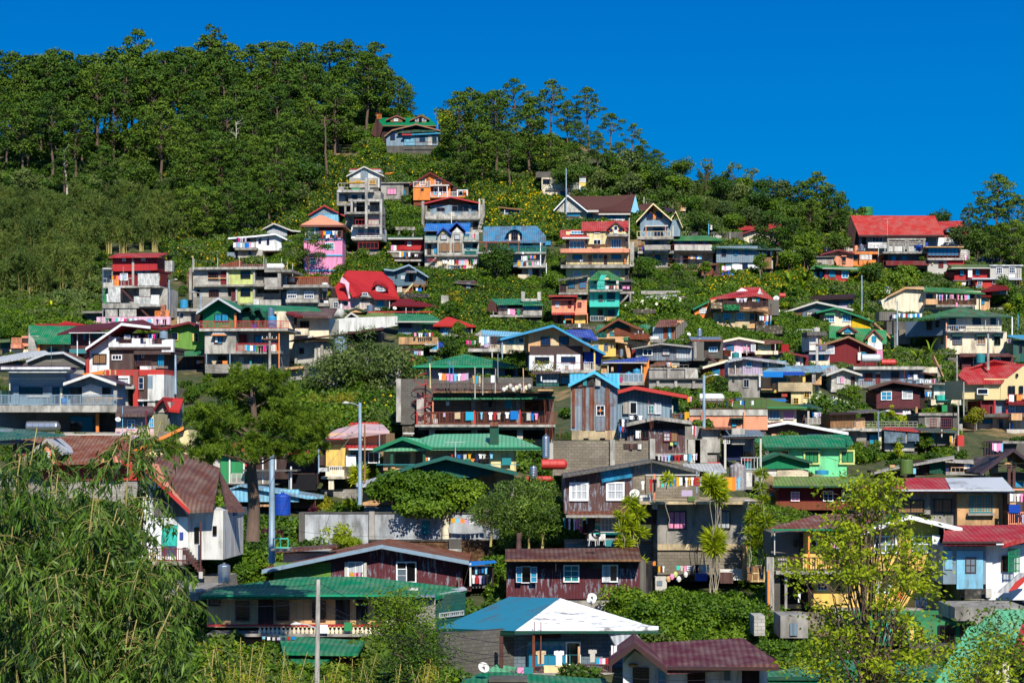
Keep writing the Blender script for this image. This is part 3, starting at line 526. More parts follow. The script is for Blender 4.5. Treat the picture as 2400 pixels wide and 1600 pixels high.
# other things
def cyl(name,label,cat,mat,p,r,h,grp=None,horiz=False,dome=True,legs=0,legh=0,n=18,bands=4,yaw=0,legmat='m.dgy',lid=None,endmat=None):
 e=obj(name,None,None,p);e.rotation_euler.z=R(yaw);tag(e,label,cat,grp);A=Acc();prof=[(r*.96,0),(r,.04*h)]
 for i in range(1,bands): z=h*(.04+.9*i/bands);prof+=[(r,z-.02),(r*1.035,z),(r,z+.02)]
 prof+=[(r,.92*h),(r*.93,.97*h),(r*.55,1.03*h) if dome else (r*.93,.98*h),(r*.2,1.06*h if dome else .98*h)]
 V=[];Fc=[]
 for (rr,z) in prof:
  for k in range(n): a=2*math.pi*k/n;V.append((rr*math.cos(a),rr*math.sin(a),z) if not horiz else (z-h/2,rr*math.cos(a),rr*math.sin(a)+r))
 for i in range(len(prof)-1):
  for k in range(n): Fc.append((i*n+k,i*n+(k+1)%n,(i+1)*n+(k+1)%n,(i+1)*n+k))
 Fc+= [tuple(range(n)),tuple(range(len(V)-n,len(V)))];A.add(V,Fc);A.V=[(x,y,z+legh) for x,y,z in A.V];obj('tank_body',A.mesh('tank_body',M(mat),False),e)
 if not horiz and dome: B=Acc();B.tube([(0,0,legh+h*1.04),(0,0,legh+h*1.12)],[r*.24,r*.22],12);obj('lid',B.mesh('lid',M(lid or mat)),e)
 if legh:
  for sx in (-1,1):
   for sy in (-1,1): B=Acc();B.tube([(sx*(h*.3 if horiz else r*.7),sy*r*.7,0),(sx*(h*.3 if horiz else r*.7),sy*r*.7,legh+(.3*r if horiz else .0))],[.035,.035],4);obj('leg',B.mesh('leg',M(legmat)),e)
 return e
def tank(label,x,y,w,h,mat='z.slv',d=0,horiz=False,D=None,legpx=0,cat='water tank',name='water_tank',yaw=0,dome=True,**kw):  # (x,y)= bottom centre in zoom px, w,h size in zoom px
 px,py=zz(x,y);Dg=D or gd(px,py);Dg+=d;s=Dg/F/Z.k;p=pt(px,py,Dg)
 return cyl(name,label,cat,mat,p,(w/2 if not horiz else h/2)*s,(h if not horiz else w)*s,'water tanks' if 'tank' in name else None,horiz,dome,legh=legpx*s,yaw=yaw,**kw)
def dish(label,x,y,dia,D=None,mat='m.ow',d=0,az=20,el=35,stand=40):
 px,py=zz(x,y);Dg=(D or gd(px,py))+d;s=Dg/F/Z.k;p=pt(px,py,Dg);r=dia/2*s;e=obj('satellite_dish',None,None,p);e.rotation_euler.z=R(az);tag(e,label,'satellite dish','satellite dishes')
 V=[(0,0,0)];Fc=[];n=20
 for j in (1,2,3):
  for k in range(n): a=2*math.pi*k/n;rr=r*j/3;V.append((rr*math.cos(a),-.28*r*(j/3)**2,rr*math.sin(a)))
 for k in range(n): Fc.append((0,1+k,1+(k+1)%n))
 for j in range(2):
  for k in range(n): a=1+j*n+k;b=1+j*n+(k+1)%n;Fc.append((a,b,b+n,a+n))
 hgt=stand*s;Rm=Matrix.Rotation(R(-el),3,'X');V=[Rm@Vector(v)+Vector((0,0,hgt+r*.6)) for v in V];o=obj('reflector',mesh('reflector',V,Fc,M(mat),smooth=True),e);m_=o.modifiers.new('thick','SOLIDIFY');m_.thickness=.02
 A=Acc();A.tube([(0,.05,0),(0,.05,hgt+r*.6)],[.035,.03],5);obj('mast',A.mesh('mast',M('m.dgy')),e);B=Acc();q=Rm@Vector((0,-r*.9,0))+Vector((0,0,hgt+r*.6));B.tube([Rm@Vector((0,-.27*r,-r))+Vector((0,0,hgt+r*.6)),q],[.015,.015],4);B.tube([q,q+Vector((0,.12,0))],[.05,.04],6);obj('feed_arm',B.mesh('feed_arm',M('m.ow')),e);return e
def pole(label,x,ytop,ybot,mat='c.lgy',r=.13,D=None,d=0,arms='',name='utility_pole',cat='utility pole',grp='utility poles',lean=0,armz=0):
 px,py=zz(x,ybot);Dg=(D or gd(px,py))+d;s=Dg/F/Z.k;p=pt(px,py,Dg);H=(ybot-ytop)*s;e=obj(name,None,None,p);tag(e,label,cat,grp);A=Acc();A.tube([(0,0,-.8),(lean*s*.5,0,H*.5),(lean*s,0,H)],[r,r*.85,r*.7],10);obj('shaft',A.mesh('shaft',M(mat),True),e);lx=lean*s
 for a in arms:
  B=Acc()
  if a=='x': B.box(lx-.9,lx+.9,-r-.1,-r,H-.75,H-.63);obj('crossarm',B.mesh('crossarm',M('w.tbr')),e);
  if a=='x':
   for ux in (-.8,-.3,.3,.8): I=Acc();I.tube([(lx+ux,-r-.05,H-.63),(lx+ux,-r-.05,H-.4)],[.06,.045],6);obj('insulator',I.mesh('insulator',M('p.ow')),e)
  if a in 'lr':
   sg=-1 if a=='l' else 1;hz=H*(.96 if not armz else armz);B.tube([(lx*hz/H,0,hz),(lx+sg*.5,-.1,hz+.22),(lx+sg*.8,-.2,hz+.26)],[.03,.025,.025],6);ar=obj('lamp_arm',B.mesh('lamp_arm',M('m.slv')),e);I=Acc();I.tube([(lx+sg*.78,-.2,hz+.25),(lx+sg*1.0,-.22,hz+.27),(lx+sg*1.25,-.22,hz+.24)],[.04,.09,.03],8);obj('lamp_head',I.mesh('lamp_head',M('m.ow'),True),ar)
  if a=='t': B.tube([(lx+r+.3,0,H-2.1),(lx+r+.3,0,H-1.3)],[.22,.22],10);obj('transformer',B.mesh('transformer',M('m.lgy'),True),e)
  if a=='i':
   for z in (.3,.7,1.1): B.tube([(lx-r-.12,-.05,H-z-.05),(lx-r-.12,-.05,H-z+.05)],[.06,.06],6)
   obj('insulator_rack',B.mesh('insulator_rack',M('p.ow')),e)
 return p,H
def wire(label,a,b,sag=.6,r=.014,name='overhead_wire',grp='overhead wires',n=14):
 A=Acc();P=[]
 for i in range(n+1): t=i/n;q=a.lerp(b,t);q=Vector((q.x,q.y,q.z-sag*4*t*(1-t)));P.append(q-a)
 A.tube(P,[r]*(n+1),4);o=obj(name,A.mesh(name,M('m.blk')),None,a);tag(o,label,'cable',grp);return o
def zp(x,y,D=None,d=0): px,py=zz(x,y);return pt(px,py,(D or gd(px,py))+d)
# ================================================================ houses, photographed tile by tile
tile(500,350)   # ---- below the left wood
house('small blue tin shack half hidden behind the pine trunks','''
W r.cbl 390 830 575 965 0 4
S t.bgr -.4 3 395 830 620 835 590 800 425 770
W b.gry 575 870 635 965 .2 3
W t.wht 300 860 392 965 .4 3''',480,965)
house('grey blue gabled shack with rusty right roof slope above the white balcony house','''
P t.bgr 0 7 620 985 745 915 905 985 905 1120 620 1120
X=wall_band t.slv 660 985 900 1060 -.02 .3
R r.rus 6 -.7 545 1003 742 903 960 990 1070 1000 / m.lgy
W w.brn 905 990 1000 1120 .5 4''',760,1120,-8)
house('white house with a low roof and a laundry crowded corner balcony below the wood','''
W p.wht 525 1075 835 1240
P p.wht 0 7 525 1080 640 1060 760 1045 840 1090 835 1110 525 1110
W p.gry 275 1085 530 1240 .3
W b.lgy 300 1230 600 1370 -.3 6
W t.bgr 140 1262 270 1340 -.5 4
R t.lgy 7 -.8 180 1085 520 1058 760 1032 905 1100 / m.wht
N bd 555 1100 585 1150 2 1
N bd 655 1100 685 1165 2 2
D p.blk 420 1095 455 1140 .3
B c.gry 262 1205 530 1232 -1.4 .4
L m.lgy 265 1140 520 1205 22 -1.35
N kd 430 1250 460 1290 1 1 -.3
Y 282 405 1082 55 -1.3 nT,hS,lS,eS,nP,lT at the white corner balcony under the wood, upper line
Y 245 520 1140 62 -1.42 wT,lT,sS,wS,sP,bT,bT,pS,wT,eS over the railing of the white corner balcony''',600,1360,-5)
house('blue gabled shed with maroon rake roof behind the pink tower','''
P t.bgr .0 6 1170 800 1358 690 1540 775 1540 900 1170 900
W t.cbl 1230 790 1540 900 -.03 .5
R t.dred 6 -.6 1165 800 1358 684 1610 812 / m.red
W t.sky 1360 800 1530 900 -.5 .4''',1380,900)
house('tall bright pink house with orange pyramid roof','''
W p.pnk 1110 1080 1580 1600
W=upper_wall v.dred 1110 930 1580 1085
W=blue_front p.blue 1125 945 1297 1080 -.1 .3
H l.sal -1.1 8 1058 930 1618 930 1300 805 1330 805
X=gutter m.dbr 1060 925 1618 940 -1.12 -1.0
N ws 1128 955 1170 1075 1 1 -.12
N ws 1175 950 1243 1075 1 1 -.12
N ws 1250 950 1293 1075 1 1 -.12
N ws 1130 1095 1270 1098 1 1
X=ledge m.lbl 1110 1098 1580 1106 -.2 .1
X=ledge m.lbl 1110 1290 1580 1304 -.2 .1
X=ledge m.lbl 1110 1478 1580 1490 -.2 .1
N wt 1375 1145 1478 1225 4 2
N wt 1185 1335 1258 1400 2 2
C p.dred 1303 940 1080 .25 -.25
C p.dred 1575 940 1080 .25 -.25
N bk 1335 985 1390 1075 2 2
X=dark_opening p.blk 1440 990 1560 1075 -.03 .2
L m.dgy 1310 1000 1575 1083 14 -.5 3
Y 1315 1440 1000 50 -.62 rS,yT,bT,bT in the pink tower's top gallery, upper left line
Y 1325 1430 1042 48 -.62 rS,-,wT,wS in the pink tower's top gallery, lower left line
Y 1455 1560 998 52 -.62 wS,eS,kT in the pink tower's top gallery, upper right line
Y 1460 1550 1040 45 -.62 -,bS,rS,- in the pink tower's top gallery, lower right line''',1340,1560)
house('white gabled house with blue sheet patch above bare concrete floors','''
P p.ow 0 7 1670 320 1850 225 2035 310 2035 470 1670 470
W b.lgy 1675 352 2020 470 -.1 3
X=tin_patch t.bgr 1805 265 1895 375 -.16 .1
R t.lgy 7 -.6 1630 325 1845 208 2090 320 / m.lgy
W t.slv 1670 245 2050 280 3 3
X=red_trim m.red 1665 238 2055 248 2.9 3
N yo 1750 385 1810 410 2 1 -.12
N yo 1915 380 1985 425 2 2 -.12
Y 1690 1790 300 20 -.7 -,-,-,- above the concrete terrace''',1850,470,-4,dd=-8)
house('stepped grey concrete building with open unfinished floors and posts','''
W b.lgy 1655 515 1950 640 0 6
W b.bgr 1535 540 1660 690 1.2 5
X=tilt_panel p.bgr 1535 570 1620 640 .5 1
B=terrace_slab c.lgy 1515 495 1960 525 -1.2 6
W b.gry 1950 515 2050 640 .2 4
N kk 1700 565 1762 610 1 1
N kk 1820 562 1865 610 1 1
W c.gry 1620 680 2060 950 2.2 5
B c.gry 1510 655 1700 690 -.6 5
B c.gry 1630 765 2065 790 -1.4 3
B c.lgy 1690 615 2060 640 -1.4 -.9
C c.lgy 1696 610 790 .35 -1.2
C c.lgy 1740 620 770 .3 -.2
C c.lgy 1875 350 970 .4 -1.3
C c.lgy 1905 450 790 .3 .2
C c.lgy 2055 610 1050 .4 -1.3
C c.gry 1618 680 800 .3 -.6
C c.gry 1526 520 690 .35 -.9
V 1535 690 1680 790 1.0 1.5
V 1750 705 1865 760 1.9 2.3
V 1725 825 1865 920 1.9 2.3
W b.lgy 1900 800 2050 930 -.2 .5
W b.lgy 1730 795 1870 822 -.2 .5
B c.gry 1700 925 2070 950 -1.5 3
L m.red 1740 860 2050 925 8 -1.3 2
W p.ow 1690 950 2065 1095 .2 6
N bb 1780 985 1840 1045 3 1 .2
N bb 1900 985 1970 1045 3 1 .2
N wd 1995 980 2045 1035 1 2 .2
W=parapet p.ow 1740 1055 2060 1090 -1.3 .2
L m.brn 1745 1030 2065 1075 6 -1.35 2
B c.gry 1700 1090 2065 1112 -1.5 3
L m.red 1780 1140 2020 1220 5 -1.2 2
W c.gry 1760 1112 1990 1260 1.8 4
X=planter m.grd 1695 473 1800 495 -.9 -.4
X=loose_blocks b.lgy 1530 455 1595 500 -1 0
A=sunshade f.gld 1650 400 1840 410 -1.6 -.2
X=rubble k.crm 1520 640 1640 690 -.4 .6
L m.lgy 1530 415 1650 470 3 -1 2''',1860,1260,-4,dd=-4)
house('long bare concrete deck on columns above the red laundry shack','''
B c.gry 2040 950 2470 990 -1 7
W b.lgy 2040 1080 2470 1110 -.6 .0
C c.gry 2100 985 1110 .4 -.6
C c.gry 2275 985 1110 .4 -.6
C c.gry 2445 985 1110 .4 -.6
V 2060 985 2455 1100 4 5''',2250,1110,name='concrete_deck',cat='concrete structure',dd=3)
tile(850,250)   # ---- hilltop and the column of houses under it
house('hilltop house with green roof, two brown dormers and a brick chimney','''
W w.dbr 190 230 900 480 .4 8
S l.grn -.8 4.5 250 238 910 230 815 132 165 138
P=side_roof w.brn -.9 .3 165 140 250 240 200 400 105 340
X=eave_board w.tbr 250 230 905 240 -.85 -.75
X=chimney k.org 172 80 232 150 3.2 4.2
X=chimney_cap k.rus 166 78 238 90 3.1 4.3
P=dormer w.tbr 1.2 3 340 190 340 145 410 115 485 145 485 190
R=dormer_roof l.grn 3 .9 285 160 415 106 525 152 / m.rus
N wc 385 150 430 178 2 1 1.2
P=dormer w.tbr 1.2 3 640 220 640 145 712 112 782 145 782 220
R=dormer_roof l.grn 3 .9 575 165 718 106 820 155 / m.rus
N ws 645 145 680 180 1 1 1.2
N ws 735 148 775 180 1 1 1.2
N kk 690 140 722 205 1 1 1.2
N bd 200 260 235 310 2 2 .3
C w.dbr 185 150 400 .5 -.8''',520,455,2)
house('low blue and white cottage with teal roofs just below the hilltop house','''
W x.sky 510 330 640 475
W p.bgr 640 330 920 475
P p.bgr .6 6 290 480 290 360 360 300 510 260 520 480
R t.cbl 5 -.2 265 360 360 285 655 213 955 290 / m.tbr
S t.cbl -.7 2.5 480 350 960 325 760 285 590 300
S t.dgrn -.5 2.8 420 320 900 300 700 240 560 262
X=red_edge m.red 480 335 600 352 -.9 -.6
N gd 700 360 765 430 2 2
N gd 855 375 905 445 2 2
N kd 340 330 395 400 2 1 .5
W w.brn 430 290 600 335 .4 3
C w.tbr 645 335 475 .14 -.05
W c.lgy 800 340 850 475 -.02 1
L m.brn 520 430 930 440 2 -1.6 2''',640,480,-3,dd=-7)
house('small raw concrete box house with pink curtained window','''
W c.gry 225 935 500 1140
W c.dgy 500 935 560 1150 .4 5
B c.gry 225 925 585 940 -.4 6
N np 300 1000 413 1075 3 1
W k.stn 330 1130 540 1230 -.4 4
N ub 510 1020 524 1080 1 1 .4''',400,1160,-3)
o_=house('orange tarpaulin sheet draped on the slope behind the concrete box house','''
P=sheet f.org .0 .25 265 815 395 800 350 915 300 880''',320,915,name='tarpaulin',cat='tarpaulin',grp=None,foot=False)
house('bright orange gabled house with white balconies','''
P p.org 0 8 620 965 830 812 1075 960 1075 1120 620 1145
P=recess p.rus -.02 .1 830 980 1035 980 1035 1060 830 1060
W=orange_bay p.org 620 985 830 1145 -.9 2
R r.dred 8 -.7 573 957 828 803 1100 955 / m.dred
N wo 698 885 770 960 2 1
N wr 887 890 963 955 2 2
D w.tbr 782 880 822 985 -.9
B p.lgy 825 955 1058 972 -1.2 .3
N wk 875 997 980 1075 3 1
N nk 713 1003 748 1027 1 1 -.9
B p.org 830 1100 1290 1115 -1.3 .3
L m.wht 622 918 830 985 12 -1.1
L m.wht 832 1047 1160 1105 18 -1.35
C m.wht 928 985 1112 .12 -1.35
C m.wht 1035 975 1110 .16 -1.35
W p.org 1235 1035 1290 1100 -.4 2
X=frame m.wht 1155 1018 1285 1028 -1.4 -1
C m.wht 1162 1020 1105 .2 -1.35
C m.wht 1280 1020 1105 .2 -1.35
W p.rus 625 1145 780 1215 -.4 5
W p.dbr 1075 985 1160 1120 .8 4
N wk 1180 1035 1225 1090 1 1 -.3
Y 868 960 1048 40 -1.5 sT,-,-,wT on the orange house balcony''',900,1215,-6)
house('grey house with scalloped balcony parapet and maroon gable','''
P p.rus 0 9 820 1210 1075 1115 1330 1195 1330 1215 820 1215
W p.bgr 825 1205 1420 1390
W c.ow 770 1385 1320 1568
W c.lgy 1325 1375 1485 1590 -.1 7
R t.red 9 -1.3 750 1180 1080 1102 1425 1172 / m.red
X=round_vent m.grn 1062 1140 1090 1166 -.08 .05
N bk 910 1240 1005 1285 2 1
N nk 1095 1215 1300 1285 3 1
N nk 1330 1210 1412 1275 1 1
P=parapet c.lgy -1.6 .25 780 1285 840 1290 855 1315 890 1315 905 1290 970 1290 985 1315 1040 1318 1060 1292 1120 1290 1145 1322 1200 1322 1225 1290 1290 1290 1310 1312 1360 1312 1380 1285 1420 1285 1420 1385 780 1385
B c.lgy 765 1340 1435 1375 -1.7 .2
L m.bgr 850 1285 1390 1318 40 -1.3
C c.gry 778 1215 1345 .35 -1.3
C c.lgy 1430 1130 1380 .3 -1.2
W c.gry 1435 1195 1495 1440 -.3 8
C c.gry 740 1160 1600 .5 -1.0
C c.gry 1482 1130 1500 .35 .5
V 1350 1410 1415 1505 -.15 .2
B c.lgy 1325 1510 1470 1560 -1 .4
N kd 860 1420 905 1450 2 1
N kd 950 1415 1020 1470 2 1
C m.wht 1088 1290 1520 .1 -1.9''',1080,1568,0,dd=3)
house('small weathered shack among the yellow wildflowers','''
W p.bgr 1600 1270 1940 1350
R w.dgy 5 -.7 1580 1275 1665 1225 1790 1240 1960 1255 / w.tbr
N kk 1790 1265 1845 1310 2 1
X=barrel m.wht 1705 1325 1770 1345 -.6 .1
C m.wht 1740 1265 1330 .12 -.5
D v.teal 1625 1290 1665 1350 0''',1760,1360)
tile(900,450)   # ---- peaked blue roof etc
house('grey concrete house with bright blue roof and twin peaked bays','''
W p.lgy 500 490 1160 960
S t.blue -.9 4 490 468 660 468 655 388 512 388
S t.blue -.3 5 640 505 1050 515 1060 380 655 388
X=bay_wall c.lgy 655 510 835 770 -.9 .3
P=bay_gable p.crm -.95 1 655 510 725 455 795 510
R t.blue 4 -1.5 645 512 725 428 830 510 / m.rbl
X=bay_wall c.lgy 832 500 975 770 -.9 .3
P=bay_gable p.ow -.95 1 832 500 895 430 965 500
R t.blue 5 -1.5 790 460 890 362 1000 465 / m.rbl
N nc 695 522 770 582 1 1 -.95
N nc 865 520 930 580 1 1 -.95
N no 675 625 695 730 1 1 -.93
N no 705 625 772 730 1 1 -.95
N no 780 625 802 730 1 1 -.93
N no 835 625 850 730 1 1 -.93
N no 865 622 930 728 1 1 -.95
N no 940 625 955 728 1 1 -.93
V 515 480 645 540 -.05 .4
B c.lgy 500 592 655 620 -1.2 .2
L m.teal 508 535 655 595 14 -1.1 3
B c.lgy 970 585 1160 610 -1.2 .2
L m.teal 975 530 1160 585 16 -1.1 3
N kb 1010 655 1055 700 2 1
V 1085 630 1140 700 -.05 .2
L m.teal 985 695 1240 765 24 -1.0 3
X=flower_pots k.grd 990 720 1130 765 -.8 -.5
V 530 640 580 800 -.05 .2
D p.cbl 612 685 650 750 -.0
B c.gry 500 770 1165 790 -1.2 .2
J c.gry 535 880 640 785 9 1.2 -1.6
L m.red 530 820 640 850 8 -1.6 2
W=lower_wall p.crw 650 790 1160 960 -.3 2
N yd 712 832 775 895 2 1 -.3
N yd 868 832 925 880 2 1 -.3
N yd 1035 832 1090 890 2 1 -.3
L m.lgy 570 908 1150 960 30 -1.5 3
B c.lgy 590 955 1160 975 -1.6 0
Y 715 775 835 50 -1.3 wS,wT left on the peaked blue roofed house's lowest terrace
Y 800 1025 828 62 -1.3 wT,eS,wS,kS,rS,mS,pT,lS,sS,lS,pS,pS middle on the peaked blue roofed house's lowest terrace
Y 1080 1140 825 55 -1.3 gS,lS,eS right on the peaked blue roofed house's lowest terrace
Y 715 1030 898 40 -1.55 nS,-,-,sP,nP,kP,kP,nT,-,mS,hS,- over the peaked blue roofed house's lowest railing
Y 1085 1120 515 60 -1.2 pT,rS on the upper right balcony of the peaked blue roofed house''',860,965,0)
house('house under a broad rust speckled blue mansard roof with arched dormer','''
W p.ow 1250 610 1920 750
W p.bgr 1580 745 1920 915 .1 6
T r.cbl .16 1210 615 -1.2 1980 612 -1.2 1985 545 1.2 1870 415 4.5 1215 425 4.5
X=gable_end r.cbl 1905 545 1985 612 -1.1 -1.0
X=eave_trim m.rus 1165 605 1650 622 -1.4 -1.25
P=dormer p.crw -.7 2.5 1530 595 1530 500 1560 480 1640 480 1665 500 1665 595
T=dormer_roof t.cbl .18 1488 510 -1.4 1545 460 -1.4 1600 443 -1.4 1655 462 -1.4 1706 515 -1.4 1690 500 2 1600 425 2 1505 500 2
N bk 1562 490 1638 587 3 2 -.72
N gd 1700 635 1815 730 3 1
B c.lgy 1150 735 1985 755 -1.5 .3
L m.teal 1400 665 1990 740 44 -1.4 2
C m.rus 1255 620 740 .18 -1.3
C m.rus 1395 620 740 .18 -1.3
C m.rus 1520 620 740 .18 -1.3
C m.rus 1650 620 740 .18 -1.3
X=plants k.grd 1410 690 1960 738 -1.2 -.8
X=white_pots m.wht 1690 735 1715 760 -1.6 -1.5
X=wall_sign p.crm 1815 640 1855 690 -.2 0
W c.gry 1920 750 1985 960 .4 6
B c.lgy 1640 900 1985 925 -1.2 .3
L m.lgy 1640 840 1920 905 16 -1.1 2
W c.gry 1690 925 1930 1085 .5 5
V 1820 930 1900 1030 .4 .6
D p.wht 1765 940 1815 1060 .5
W c.crw 1640 1010 1780 1070 -.6 .3
C m.wht 1918 620 910 .14 -1.3
Y 1680 1760 780 72 -1.25 wP,wP,wT,wP on the left upper line below the rusty blue mansard
Y 1765 1860 775 45 -1.25 gS,pS,bT,oT on the right upper line below the rusty blue mansard
Y 1640 1905 850 55 -1.25 yT,sS,mT,eS,gS,pS,eP,wP on the lower line below the rusty blue mansard roof
X=awning_end t.cbl 1950 600 2045 650 -.8 2
C m.wht 1990 870 1035 .1 -1.4''',1620,1060,0)
house('low red shack with flat green edged roof and laundry deck','''
W v.red 250 580 475 710
W w.dbr 90 580 252 710 .8 4
B=roof m.dgrn 50 545 485 572 -1 5
X=roof_edge m.lgy 45 562 490 580 -1.1 -1
N wc 287 608 330 662 3 2
B c.lgy 40 722 510 742 -1.4 .5
C w.dbr 482 575 890 .2 -1.2
C c.gry 130 830 900 .3 -1.1
C c.gry 430 850 905 .3 -1.1
B c.lgy 130 828 475 848 -1.6 3
L m.brn 135 760 470 828 10 -1.5 2
W c.gry 90 750 475 830 1.5 2
V 140 850 440 905 2 2.3
X=crate w.tbr 235 730 288 812 -1.3 -1
Y 85 250 650 62 -1.3 pT,wT,rT,rT,rT on the red shack's front line
Y 185 350 730 65 -1.7 wS,yT,bT,-,wT,- over the red shack's laundry deck
Y 375 420 760 35 -1.7 wT,lS right on the red shack's laundry deck''',280,905)
tank('grey water drum on the red shack\'s deck',395,752,45,75,'m.slt',D=None,d=-4,bands=2)
tank('tall blue drum beside the grey drum on the red shack\'s deck',415,745,40,85,'m.blue',d=-4.3,bands=2)
house('blue grey timber house with outside stairs beside the red tiled mansion','''
P v.bgd 0 7 0 960 120 950 305 895 470 975 510 1010 510 1140 160 1150 0 1050
R t.bru 6 -.8 0 940 120 955 305 887 545 1035 / m.bgr
W v.lgy 160 1140 220 1240 .2 5
W v.dred 160 1145 380 1235 .6 5
A r.bgr 270 962 400 990 -1.6 -.1
N wc 210 1025 250 1065 2 2
N nk 135 985 165 1050 2 1
V 305 980 350 1100 -.05 .2
V 430 1020 520 1110 .3 .6
B w.tbr 365 1130 530 1160 -1.6 2
L w.tbr 370 1095 530 1135 10 -1.5 2
J w.crm 235 1235 355 1100 9 1.0 -2.0
L m.crm 215 1190 300 1215 3 -2.6 2
C w.tbr 350 1150 1250 .12 -1.9
C w.tbr 490 1150 1240 .12 -1.5
Y 390 460 1175 40 -1.6 wT,bT,bT under the blue grey timber house's deck''',260,1240,0)
house('little brown plank shed with lean-to roof below the Victorian house','''
W w.brn 905 1095 1150 1240
S w.dgy -.5 3 860 1108 1195 1135 1110 1085 900 1085
W v.bgr 1010 1110 1060 1180 -.06 .2
C w.tbr 1160 1130 1220 .15 -.2''',1020,1245,**SHD)
house('low house under a maroon double hip roof','''
W p.dgy 190 1400 545 1500
H l.dred -1.2 8 75 1385 470 1390 200 1305 330 1305
H l.dred -1.4 6 330 1388 650 1400 405 1335 440 1335
N ub 390 1438 460 1490 2 1
V 195 1430 225 1490 -.05 .2
C m.lgy 270 1410 1490 .1 -1
C m.dgy 352 1400 1490 .1 -1''',380,1500)
dish('small satellite dish left of the maroon hip roofed house',130,1480,50,d=-3,stand=40)
house('two storey grey house with emerald roof and raised corner posts','''
W c.gry 1395 1375 1700 1600
W c.gry 1700 1380 1935 1600 -.6 6
S t.grn -1 4.5 1385 1372 1715 1368 1700 1305 1305 1308
S t.grn -1.5 4 1700 1385 1950 1380 1900 1340 1700 1340
P=gable_side w.brn -.4 .3 1305 1312 1385 1372 1385 1480 1250 1450
C c.lgy 1705 1220 1340 .5 0
C c.lgy 1903 1225 1330 .5 0
W c.lgy 1715 1305 1900 1335 0 1
V 1510 1385 1690 1420 -.05 .3
N kb 1445 1385 1480 1415 1 1
N kb 1720 1395 1895 1445 4 1 -.6
W c.lgy 1710 1450 1935 1515 -1.4 .3
B c.lgy 1300 1505 1935 1530 -1.3 .3
L m.brn 1405 1430 1700 1510 12 -1.25 2
X=void p.dtl 1620 1440 1700 1510 -.6 -.3
V 1720 1535 1935 1568 -.62 0
C c.gry 1340 1460 1560 .15 -1.2
Y 1515 1690 1430 75 -1.4 wT,pT,pT,-,gT,- on the emerald roofed grey house's balcony''',1620,1600,-2)
tile(1250,370)  # ---- chalet row
house('pale block house with a yellow corner box and red roof end, half hidden by pines','''
W b.crw 100 240 495 520 0 6
W c.lgy 235 205 250 385 -.08 .2
W c.lgy 483 250 500 490 -.08 .2
B c.gry 150 375 560 395 -.4 .5
W b.dgy 30 170 240 240 .5 5
N kb 303 262 427 318 4 1
N kk 330 410 400 470 1 1
N kk 120 265 200 315 2 1
S t.red -.8 4 490 230 572 232 570 170 440 175
W=yellow_box v.yel 562 235 642 355 -.6 2
N wc 567 237 640 295 5 1 -.6
B m.dbr 555 222 658 236 -.9 2
V 500 270 560 320 -.1 .3
W p.cbl 575 360 632 440 -.3 2
W v.yel 578 435 632 500 -.5 2
L m.lgy 500 310 560 380 8 -.9
Y 560 580 335 55 -.95 wT,wT over the yellow corner box''',450,500,-3)
house('long chalet with worn brown tiled roof and white front gable','''
W p.lgy 285 640 1190 770 .2 7
P=front_gable w.lgy -.6 3 262 670 420 480 650 640 640 665
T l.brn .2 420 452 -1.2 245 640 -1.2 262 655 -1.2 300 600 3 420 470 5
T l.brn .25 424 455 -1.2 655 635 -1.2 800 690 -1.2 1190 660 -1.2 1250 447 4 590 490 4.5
R=gable_frame m.ow .5 -1.3 245 645 422 456 668 655 / m.wht
P=side_gable m.sky .0 .4 1250 455 1305 690 1195 665
X=fascia m.lgy 660 640 800 665 -1.3 -1.1
X=fascia m.lgy 800 680 1190 698 -1.3 -1.1
N ub 395 655 570 750 4 2
N kb 1000 700 1060 750 2 1
N kk 660 690 720 750 1 1
N ub 910 700 980 745 2 1
W p.brn 400 715 565 750 -.05 .1
W p.wht 780 745 1180 770 -.4 .5''',720,790,-2)
house('brown tiled roof wing with metal truss tip between the chalet and orange gable','''
T l.brn .2 1290 570 -.5 1290 700 -1.5 1500 680 -1.5 1480 555 3
W w.dbr 1300 640 1480 770 1 4
C m.lgy 1355 478 560 .12 1
C m.lgy 1388 540 560 .08 1''',1390,790,dd=4)
